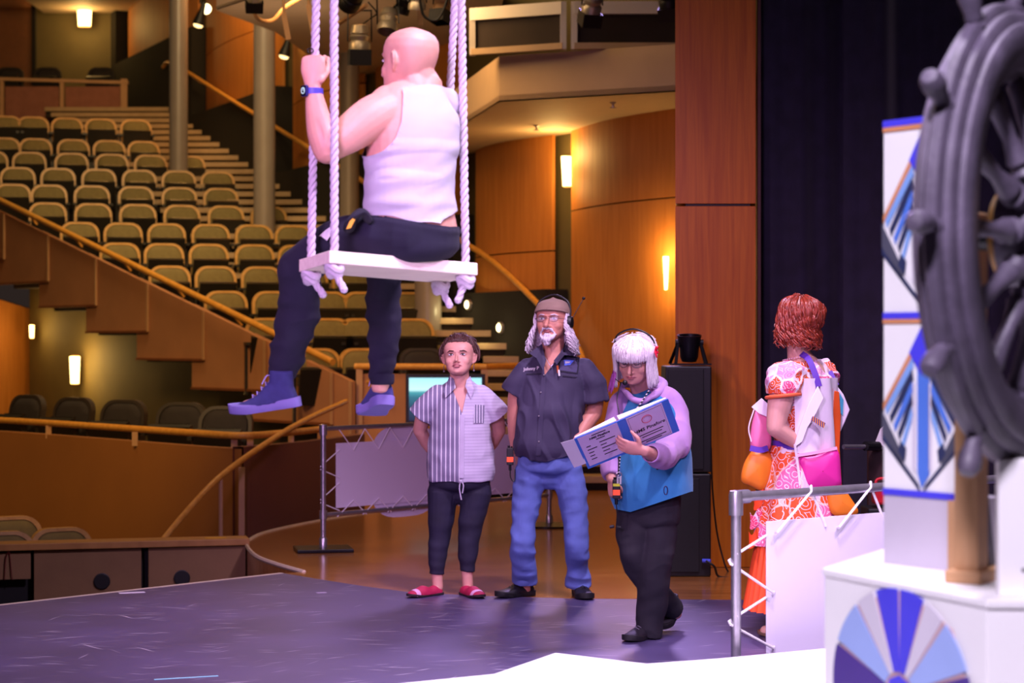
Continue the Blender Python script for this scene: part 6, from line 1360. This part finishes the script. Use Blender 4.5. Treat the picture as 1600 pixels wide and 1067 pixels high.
    mb = MB(); q = A(1027, 722, D-.19); loft(mb, [q+V(.002, 0, .035), q+V(0, -.004, 0), q+V(0, 0, -.035)], [(.006, .006), (.013, .008), (.006, .006)], sd_, 3, 12); part('zip_pocket', mb, m_black, ho)
    mb = MB(); q = A(1040, 766, D-.195); mb.tube([q+V(.010*math.cos(t), -.004, .022*math.sin(t)) for t in np.linspace(0, 6.283, 14)], .0035, 6); part('zip_pull', mb, mat('navy_trim', '1C2A5A', 0.5), ho)
    mb = MB(); mb.tube(crv([A(1014, 610, D-.17), A(1000, 632, D-.20), A(985, 652, D-.24), A(972, 690, D-.24), A(966, 745, D-.26)], 5), .004, 6); ln = part('lanyard', mb, bands('lanyard_check', 'Z', 60, [(0, '16141A'), (0.6, 'C8C0CC')], 0.7), root)
    mb = MB(); mb.tube(crv([A(970, 598, D-.18), A(964, 625, D-.2), A(968, 655, D-.24), A(966, 740, D-.26)], 5), .003, 6); part('headset_cable', mb, m_black, root)
    mb = MB(); q = A(967, 742, D-.27); mb.tube([q+V(.014*math.cos(t), 0, .014*math.sin(t)) for t in np.linspace(0, 6.283, 14)], .0025, 6); mb.box(q+V(.008, 0, -.028), (.010, .004, .04)); mb.box(q+V(-.006, .004, -.026), (.009, .004, .036)); part('keys', mb, m_steel, ln)
    # trousers
    j = MB(); loft(j, [A(1014, 778), A(1014, 795), A(1012, 815), A(1012, 826)], [(.175, .15), (.178, .152), (.168, .14), (.12, .10)], sd_, 3, 26)
    loft(j, [A(1026, 805, D), A(1028, 845, D-.05), A(1022, 888, D-.07), A(1020, 930, D-.03), A(1017, 960, D), A(1013, 994, D+.01)], [.110, .098, .088, .083, .078, .072], sd_, 4, 22, 'round', 'cup'); loft(j, [A(994, 805, D), A(990, 848, D-.05), A(1002, 890, D-.02), A(1026, 922, D+.12), A(1052, 952, D+.30)], [.105, .090, .080, .072, .062], sd_, 4, 22, 'round', 'cup')
    skin('trousers', j, mat('black_twill', '17141F', 0.85, var=0.15, scale=12, bump=0.1, bscale=300), root, 0.0065, 4, lambda co: 0.007*(1-np.abs(waves(co, (12, 12, 26), 61)))+0.0025*waves(co, (30, 30, 40), 62)-.004)
    m_k = mat('dark_sneaker', '1E1A24', 0.6, var=0.2); m_ks = mat('dark_sneaker_sole', '141218', 0.7); m_gl = mat('grey_lace', '5A5464', 0.7)
    shoe(root, None, V(.755, 10.60, 0), V(.595, 10.38, 0), V(0, 0, 1), m_k, m_ks, high=.095, wdt=.050, sole=.026, laces=m_gl); shoe(root, None, V(.915, 10.93, .095), V(.800, 10.74, .005), V(-.28, -.38, 1), m_k, m_ks, high=.095, wdt=.050, sole=.026, laces=m_gl)
    # intercom pack in her right hand
    q = A(963, 764, D-.165); w_ = walkie(q, 'black radio pack with orange label held in the hand of the hoodie woman', None, .95)
    mb = MB(); mb.box(q+V(0, -.016, .022), (.036, .003, .014)); part('yellow_label', mb, mat('yellow_green_label', 'C8D02A', 0.5), w_, False)
    mb = MB(); mb.tube(crv([q+V(0, 0, -.08), q+V(.004, 0, -.13), q+V(0, 0, -.19)], 4), .003, 6); c = q+V(-.004, 0, -.20); mb.tube([c+V(-.03, 0, .002), c+V(-.008, -.004, .008)], .008, 8); mb.tube([c+V(.004, -.004, .004), c+V(.026, 0, .0)], .008, 8); part('cable', mb, m_black, w_)
binder_lady()
def binder():
    TS, BS = at(966, 658, 9.86), at(985, 706, 10.03); TL, BL = at(897, 686, 9.82), at(919, 733, 9.99); TRr, BR = at(1044, 623, 9.90), at(1062, 673, 10.07)
    o = thing('binder', 'open blue ring binder with title sheet held by the hoodie woman', 'binder', (TS+BS)/2)
    m_b = mat('blue_vinyl', '3A72D0', 0.4, var=0.05); m_pg = mat('paper_white', 'E9E4EC', 0.7, var=0.01); m_sh = mat('title_sheet', 'C9B4DA', 0.6, var=0.02); m_ink = mat('ink_black', '1E1A26', 0.7, var=0); m_red = mat('emblem_red', 'B4485E', 0.6, var=0)
    nv = (TRr-TL).cross(TL-BL).normalized()
    if nv.y > 0: nv = -nv
    def cover(a, b_, c, d_, name): mb = MB(); mb.prism([a, b_, c, d_], -nv*.004); return part(name, mb, m_b, o, False, .001)
    lc = cover(TL, TS, BS, BL, 'front_cover'); rc = cover(TS, TRr, BR, BS, 'back_cover')
    def quad(a, b_, c, d_, u0, v0, u1, v1, off):
        P = lambda u, v: (a*(1-u)+b_*u)*(1-v)+(d_*(1-u)+c*u)*v+nv*off
        return [P(u0, v0), P(u1, v0), P(u1, v1), P(u0, v1)]
    mb = MB(); mb.prism(quad(TL, TS, BS, BL, .06, .02, .96, .93, .0005), nv*.001); part('sheet', mb, m_sh, lc, False)
    mb = MB(); mb.prism(quad(TS, TRr, BR, BS, .14, .02, .86, .97, .0005), nv*.001); ts_ = part('sheet', mb, m_sh, rc, False)
    mb = MB(); Q = quad(TS, TRr, BR, BS, .17, .06, .83, .93, .0018); mb.tube(Q+[Q[0]], .0008, 4); part('border', mb, m_ink, rc)
    for a, b_, n in ((TL, TS, 'pages'), (TS, TRr, 'pages')):
        dn = ((BS-TS)*.97); k0 = a*.97+b_*.03; k1 = a*.03+b_*.97; upv = (TS-BS).normalized(); mb = MB(); s0, s1 = (.006, .030) if n == 'pages' and a is TL else (.030, .008)
        mb.add([k0+upv*.004-nv*.005, k1+upv*.004-nv*.005, k1+upv*.004-nv*(.005+s1), k0+upv*.004-nv*(.005+s0), k0+dn-nv*.005, k1+dn-nv*.005, k1+dn-nv*(.005+s1), k0+dn-nv*(.005+s0)], [(0, 1, 2, 3), (4, 7, 6, 5), (0, 4, 5, 1), (1, 5, 6, 2), (2, 6, 7, 3), (3, 7, 4, 0)]); part('pages', mb, m_pg, o, False)
    for v in (.08, .5, .9):
        c = TS*(1-v)+BS*v-nv*.02; mb = MB(); xx = (TRr-TL).normalized(); mb.tube([c+xx*.018*math.cos(t)-nv*.014*math.sin(t) for t in np.linspace(0, 6.283, 14)], .002, 6); part('ring', mb, m_steel, o)
    mb = MB(); Q = quad(TL, TS, BS, BL, -.26, .12, .03, .80, 0); Q = [at(877, 693, 9.85), at(898, 687, 9.83), at(917, 725, 9.95), at(898, 732, 9.97)]; mb.prism([p-nv*.006 for p in Q], -nv*.001); part('loose_sheet', mb, m_pg, o, False)
    def lines(a, b_, c, d_, par, items):
        for u, v, size, txt, bold, m, al in items:
            p = (a*(1-u)+b_*u)*(1-v)+(d_*(1-u)+c*u)*v+nv*.0022; x = (b_-a).normalized(); y = (a-d_).normalized(); y = (y-x*y.dot(x)).normalized()
            M = Matrix.Translation(p) @ Matrix((x, y, nv)).transposed().to_4x4(); text_part('lettering', txt, size, M, m, par, bold, al)
    lines(TS, TRr, BR, BS, rc, [(.5, .52, .031, 'HMS Pinafore', .0007, m_ink, 'CENTER')])
    lines(TL, TS, BS, BL, lc, [(.52, .17, .020, 'HMS Pinafore', .0006, m_ink, 'CENTER')])
    def rules(a, b_, c, d_, par, items):    # print too small to read
        for u0, u1, v in items: mb = MB(); mb.prism(quad(a, b_, c, d_, u0, v-.012, u1, v+.012, .0018), nv*.0004); part('print_line', mb, m_ink, par, False)
    rules(TS, TRr, BR, BS, rc, [(.26, .74, .67), (.30, .70, .74), (.24, .76, .85), (.34, .66, .90)])
    rules(TL, TS, BS, BL, lc, [(.36, .68, .09), (.42, .62, .245)]+[(.16, .16+w0, .36+.10*i) for i, w0 in enumerate((.10, .22, .12, .11, .13))]+[(.46, .46+w0, .36+.10*i) for i, w0 in enumerate((.36, .14, .38, .16, .30))])
    for r_, w in ((.026, .0045), (.017, .001)):
        c = (TS*(.5)+TRr*.5)*(.73)+(BS*.5+BR*.5)*.27+nv*.0022; x = (TRr-TS).normalized(); y = (TS-BS).normalized(); mb = MB(); mb.tube([c+x*r_*math.cos(t)+y*r_*math.sin(t) for t in np.linspace(0, 6.283, 28)], w*.5, 5); part('emblem', mb, m_red, rc)
binder()
# ------------------------------------------------------------- red haired person in the colourful costume
def patch_mat(name, sc, cols, line='F3E6EE', lw=0.05, stretch=(1, 1, 1)):
    m = bpy.data.materials.new(name); m.use_nodes = True; N, L = nt(m); b = N['Principled BSDF']; b.inputs['Roughness'].default_value = 0.75
    tc = N.new('ShaderNodeTexCoord'); nz = N.new('ShaderNodeTexNoise'); nz.inputs['Scale'].default_value = sc*0.6; ad = N.new('ShaderNodeMixRGB'); ad.blend_type = 'ADD'; ad.inputs[0].default_value = 0.10
    L.new(tc.outputs['Object'], nz.inputs['Vector']); L.new(tc.outputs['Object'], ad.inputs[1]); L.new(nz.outputs['Color'], ad.inputs[2])
    v = N.new('ShaderNodeTexVoronoi'); v.inputs['Scale'].default_value = sc; e = N.new('ShaderNodeTexVoronoi'); e.feature = 'DISTANCE_TO_EDGE'; e.inputs['Scale'].default_value = sc
    L.new(ad.outputs[0], v.inputs['Vector']); L.new(ad.outputs[0], e.inputs['Vector'])
    s = N.new('ShaderNodeSeparateColor'); L.new(v.outputs['Color'], s.inputs[0]); cr = N.new('ShaderNodeValToRGB'); cr.color_ramp.interpolation = 'CONSTANT'
    while len(cr.color_ramp.elements) < len(cols): cr.color_ramp.elements.new(.5)
    for el, (p, h) in zip(cr.color_ramp.elements, cols): el.position = p; el.color = (*hexc(h), 1)
    L.new(s.outputs[0], cr.inputs[0]); lt = N.new('ShaderNodeMath'); lt.operation = 'LESS_THAN'; lt.inputs[1].default_value = lw; L.new(e.outputs['Distance'], lt.inputs[0])
    mx = N.new('ShaderNodeMixRGB'); L.new(lt.outputs[0], mx.inputs[0]); L.new(cr.outputs[0], mx.inputs[1]); mx.inputs[2].default_value = (*hexc(line), 1)
    v2 = N.new('ShaderNodeTexVoronoi'); v2.inputs['Scale'].default_value = sc*2.6; L.new(ad.outputs[0], v2.inputs['Vector']); wv = N.new('ShaderNodeMath'); wv.operation = 'SINE'; ml = N.new('ShaderNodeMath'); ml.operation = 'MULTIPLY'; ml.inputs[1].default_value = 24; L.new(v2.outputs['Distance'], ml.inputs[0]); L.new(ml.outputs[0], wv.inputs[0])
    gt = N.new('ShaderNodeMath'); gt.operation = 'GREATER_THAN'; gt.inputs[1].default_value = 0.86; L.new(wv.outputs[0], gt.inputs[0]); m2 = N.new('ShaderNodeMixRGB'); L.new(gt.outputs[0], m2.inputs[0]); L.new(mx.outputs[0], m2.inputs[1]); m2.inputs[2].default_value = (*hexc('F6E4EC'), 1)
    L.new(m2.outputs[0], b.inputs['Base Color']); return m
def costume():
    D = 10.62; sk = skinmat('skin_fair', 'DCA898'); A = lambda x, y, d=D: at(x, y, d); f = V(-.85, .50, 0).normalized(); lf = V(-f.y, f.x, 0)  # lf = the person's left, toward the camera
    if lf.y > 0: lf = -lf
    root = thing('person', 'red curly haired person in orange and pink patchwork dress and vest', 'person', V(A(1250, 0).x, D, 0))
    b = MB(); loft(b, [A(1250, 760), A(1250, 720), A(1250, 690), A(1254, 650), A(1257, 610), A(1256, 580), A(1250, 558)], [(.14, .11), (.17, .14), (.145, .115), (.155, .125), (.175, .13), (.155, .10), (.07, .065)], lf, 4, 24, 'flat')
    loft(b, [A(1250, 570), A(1246, 545), A(1245, 522)], [.066, .056, .056], lf, 3, 18)
    HM = headM(A(1247, 497, D), V(-.95, .32, 0), 0.02, 0, 1.03); head(b, HM, 1.08, 1.1)
    sh_ = A(1252, 590)+lf*.19; el = A(1212, 668, D-.20); wr_ = A(1248, 694, D-.15)
    loft(b, [sh_, (sh_+el)/2+V(-.01, 0, 0), el], [.066, .064, .050], lf, 3, 18); loft(b, [el, (el+wr_)/2, wr_], [.050, .045, .032], (0, 0, 1), 3, 16); hand(b, wr_, (1, .15, -.15), (0.1, 1, 0), (10, 15, 10), side=1)
    s2 = A(1262, 590)-lf*.19; loft(b, [s2, s2+V(.06, .05, -.25), s2+V(-.08, .0, -.38)], [.06, .05, .03], lf, 3, 14); hand(b, s2+V(-.08, 0, -.38), (-1, -.1, 0), (0, -1, 0), (10, 15, 10))
    for s in (1, -1):
        q = A(1250, 740)+lf*.09*s; loft(b, [q, V(q.x, q.y, .48), V(q.x+.01, q.y, .10), V(q.x-.005, q.y, .06)], [.085, .058, .036, .034], lf, 3, 14); loft(b, [V(q.x, q.y, .045), V(q.x-.14, q.y+.06, .03)], [.034, .03], lf, 1, 10)
    skin('body', b, sk, root, 0.0048, 4, dec=0.4)
    m_hr = mat('copper_red_hair', '8E3420', 0.38, var=0.4, scale=35, spec=0.7); face(root, HM, m_hr, m_lip)
    hair(root, HM, m_hr, [dict(n=170, phi=(38, 322), z0=(.21, .236), z1=.02, off=(.018, .042), w=.0075, curl=.009, freq=2.2, jit=.025, hold=.06, seg=10), dict(n=170, phi=(52, 308), z0=(.12, .19), z1=-.012, off=(.030, .054), w=.0075, curl=.016, freq=2.6, jit=.030, hold=.06, seg=9), dict(n=110, phi=(-50, 50), phi0=None, z0=(.185, .20), z1=.238, off=(.012, .016), w=.008, curl=.006, freq=1.2, jit=.004), dict(n=80, phi=(120, 240), z0=(.06, .12), z1=-.025, off=(.036, .05), w=.008, curl=.016, freq=2.2, jit=.03, hold=.06)], seed=31)
    mb = MB()
    for t in np.linspace(0, 6.283, 34)[:-1]: mb.sphere(A(1246, 560)+lf*.078*math.cos(t)+f*.075*math.sin(t)+V(0, 0, -.012*math.sin(t)), .0055, 6)
    part('pearl_necklace', mb, mat('pink_pearl', 'E2B8CC', 0.25), root)
    pal = [(0, 'E8561F'), (.30, 'F0D2DA'), (.42, 'E85A8E'), (.55, 'E86A24'), (.74, 'E89AC0'), (.84, 'F04E7A'), (.93, 'D8C4DC')]
    m_dr = patch_mat('patchwork_print', 9, pal); m_sk = patch_mat('skirt_print', 7, [(0, 'E8561F'), (.45, 'E86F9E'), (.62, 'E8561F'), (.78, 'D9C4DC'), (.9, 'F07A40')], 'F0C8B4', .03)
    t = MB(); loft(t, [A(1250, 715), A(1250, 692), A(1254, 650), A(1257, 612), A(1256, 585), A(1253, 566)], [(.185, .15), (.165, .135), (.175, .145), (.195, .15), (.180, .125), (.10, .085)], lf, 4, 36, 'flat', 'flat')
    ps = sh_; loft(t, [A(1254, 588)+lf*.11, ps+V(-.01, 0, -.01), ps*.66+el*.34], [.085, .105, .090], lf, 3, 24, 'round', 'cup'); loft(t, [A(1258, 588)-lf*.11, s2], [.085, .10], lf, 1, 20)
    wr3 = lambda co: 0.010*(1-np.abs(waves(co, (18, 18, 30), 71)))+0.004*waves(co, (45, 45, 45), 72)-.005
    bo = skin('bodice', t, m_dr, root, 0.0065, 3, wr3); 
    mb = MB(); q = ps*.64+el*.36; mb.tube([q+lf.cross(V(0, 0, 1))*.088*math.cos(a)+V(0, 0, 1)*.015*math.sin(a)*0+lf*.088*math.sin(a)+V(0, 0, -.01*math.cos(a)) for a in np.linspace(0, 6.283, 24)], .010, 8); part('sleeve_band', mb, mat('coral_band', 'E86A3A', 0.7), bo)
    # skirts as folded rings
    def skirt(name, z0, z1, r0, r1, nf, amp, m, cx=1248, sharp=False, off=V(0, 0, 0), par=root):
        rows = []
        for i in range(18):
            s = i/17; z = z0+(z1-z0)*s; row = []
            for k in range(240):
                th = 2*math.pi*k/240; w = math.sin(nf*th+.6*math.sin(2*th)); w = (2/math.pi)*math.asin(w) if sharp else w; r = r0+(r1-r0)*s**.9; rr = 1+amp*w*(0.3+s)
                row.append(A(cx, 700)+off+lf*(r*1.0*rr*math.cos(th))+f*(r*.92*rr*math.sin(th))); row[-1].z = z
            rows.append(row)
        mb = MB(); mb.grid(rows, True); mb.grid([[p*1+(V(A(cx, 700).x, D, p.z)-p)*.03 for p in r] for r in rows], True); return part(name, mb, m, par, ang=180)
    skirt('skirt', zat(695, D), zat(850, D), .165, .265, 9, .04, m_sk)
    m_or = mat('orange_pleats', 'F0521F', 0.7, var=0.08, scale=6); skirt('pleated_skirt', zat(780, D), zat(950, D), .195, .305, 34, .05, m_or, sharp=True)
    for i, (px, py) in enumerate(((1186, 770), (1180, 800), (1178, 830))):
        mb = MB(); rows = []
        for k in range(15):
            a = k/14; p = A(px-8+26*a, py+6*math.sin(a*9), D-.10); rows.append([p, p+V(-.012*math.sin(a*12), -.015*math.cos(a*12), -.06-.015*math.sin(a*7))])
        mb.grid(rows); mb.grid([[q+V(0, .004, 0) for q in r] for r in rows]); part('ruffle', mb, [m_or, m_dr, m_or][i], root)
    # belt, vest, straps and pouches
    m_pu = mat('purple_webbing', '5A2FA8', 0.6); m_vw = mat('white_vest_cloth', 'EBE2EC', 0.8, var=0.03); m_mg = mat('magenta_satin', 'E0309A', 0.4, var=0.06); m_pk = mat('pink_satin', 'F07CA8', 0.45, var=0.06); m_og = mat('orange_satin', 'F0861F', 0.45, var=0.06)
    def oval(y, a_, c_, th, d_=0): p = A(1251, y)+lf*(a_*math.cos(th))+f*(c_*math.sin(th)); return p
    mb = MB(); rows = [[oval(y, .176, .150, th) for th in np.linspace(0, 6.283, 40)] for y in (687, 700)]; mb.grid(rows); mb.grid([[q+(A(1251, 693)-q)*.05 for q in r] for r in rows]); part('belt', mb, m_pu, root)
    ve = MB(); rows = []
    for i in range(10):
        s = i/9; y = 590+115*s; row = []
        for th in np.linspace(-2.75, -.25, 24): row.append(oval(y, .205-.012*math.sin(s*3), .185+.012*math.sin(th*9+s*3), th))
        rows.append(row)
    ve.grid(rows); ve.grid([[q+(A(1254, 650)-q)*.05 for q in r] for r in rows]); vest = part('vest', ve, m_vw, root)
    def strip(name, px, wd, m, par=vest, up=(0, 0, 1), th=.006):
        pts = crv([A(*p) for p in px], 6); rows = []
        for i, p in enumerate(pts):
            tg = (pts[min(i+1, len(pts)-1)]-pts[max(i-1, 0)]).normalized(); n = tg.cross(V(0, 1, 0)).normalized(); rows.append([p+n*wd/2, p-n*wd/2])
        mb = MB(); mb.grid(rows); mb.grid([[q+V(0, th, 0) for q in r] for r in rows]); mb.grid([[r[0], r[0]+V(0, th, 0)] for r in rows]); mb.grid([[r[1], r[1]+V(0, th, 0)] for r in rows]); return part(name, mb, m, par)
    strip('strap', [(1252, 552, D-.07), (1264, 562, D-.14), (1274, 585, D-.175), (1280, 604, D-.185)], .032, m_pu)
    strip('strap', [(1296, 580, D+.06), (1304, 596, D+.02), (1307, 602, D)], .03, m_pu)
    mb = MB(); o = [A(1278, 603, D-.20), A(1287, 622, D-.215), A(1276, 645, D-.225), A(1262, 668, D-.225), A(1254, 690, D-.22), A(1240, 700, D-.21), A(1250, 665, D-.225), A(1264, 630, D-.215)]; mb.prism(o, (0, .012, 0)); part('flap', mb, m_vw, vest, True, .003)
    strip('edging', [(1242, 694, D-.215), (1247, 730, D-.20), (1251, 765, D-.21)], .012, m_vw)
    mb = MB(); o = [A(1306, 600, D-.02), A(1318, 616, D-.02), A(1328, 640, D-.02), A(1320, 660, D-.02), A(1313, 675, D-.02), A(1308, 640, D-.03)]; mb.prism(o, (0, .02, 0)); part('flap', mb, m_vw, vest, True, .004)
    mb = MB(); o = [A(1303, 610, D-.06), A(1311, 612, D-.06), A(1314, 650, D-.06), A(1312, 700, D-.07), A(1316, 765, D-.08), A(1303, 768, D-.09), A(1305, 700, D-.08), A(1302, 650, D-.07)]; mb.prism(o, (0, .012, 0)); part('ribbon', mb, mat('burnt_orange_satin', 'D9561F', 0.4), vest, True, .003)
    mb = MB(); mb.prism([A(1312, 614, D-.05), A(1318, 625, D-.05), A(1317, 650, D-.05), A(1313, 645, D-.05)], (0, .01, 0)); part('teal_tab', mb, mat('teal_tab', '3AA0B8', 0.5), vest, False)
    mb = MB(); mb.prism([A(1270, 650, D-.232), A(1290, 661, D-.225), A(1287, 669, D-.225), A(1267, 656, D-.232)], (0, .006, 0)); part('checked_tab', mb, bands('checked_tab', 'X', 90, [(0, 'E8A02A'), (.5, '4A2A8C')], .6), vest, False)
    def pouch(name, px, d_, dep, m, par=root):
        mb = MB(); pts = [A(x, y, d_) for x, y in px]; c = sum(pts, V(0, 0, 0))/len(pts); rows = []
        for s, o_ in ((1.0, .0), (1.03, -.3), (.98, -.75), (.7, -1.0), (.02, -1.05)): rows.append([c+(p-c)*s+V(0, dep*o_, 0) for p in crv(pts+[pts[0]], 4)[:-1]])
        mb.grid(rows, True); mb.grid([rows[0], [c+(p-c)*.02 for p in rows[0]]], True); return part(name, mb, m, par, ang=180)
    pouch('back_pouch', [(1246, 712), (1275, 708), (1306, 702), (1312, 740), (1310, 760), (1280, 764), (1252, 760)], D-.14, .06, m_mg)
    strip('pouch_binding', [(1243, 712, D-.205), (1275, 707, D-.21), (1308, 700, D-.19)], .016, mat('pale_pink_binding', 'F0B8D4', 0.6))
    pouch('front_pouch', [(1180, 640), (1200, 648), (1204, 690), (1196, 704), (1174, 702), (1173, 670)], D-.06, .05, m_pk)
    pouch('hip_bag', [(1174, 704), (1200, 706), (1204, 730), (1192, 764), (1172, 758), (1158, 750), (1162, 725)], D-.06, .05, m_og)
    strip('bag_strap', [(1172, 700, D-.12), (1188, 703, D-.13), (1200, 700, D-.13)], .03, m_pu)
    mb = MB(); o = [A(1174, 636, D-.07), A(1190, 622, D-.10), A(1204, 634, D-.14), A(1200, 652, D-.14), A(1186, 646, D-.12)]; mb.prism(o, (0, .01, 0)); part('flap', mb, m_vw, vest, True, .003)
    strip('cord', [(1178, 640, D-.1), (1170, 668, D-.1), (1174, 690, D-.1)], .006, m_vw)
    pouch('front_bow', [(1290, 762), (1312, 758), (1330, 780), (1340, 800), (1320, 806), (1298, 800)], D-.16, .03, m_og)
    mk = mat('orange_shoe', 'C8481F', 0.6); ms = mat('tan_sole', '7A5A48', 0.7)
    for s in (1, -1):
        q = A(1250, 740)+lf*.09*s; h0 = V(q.x, q.y, 0)-f*.05; shoe(root, None, h0, h0+f*.25, V(0, 0, 1), mk, ms, high=.07, wdt=.046, sole=.015, low=True)
costume()
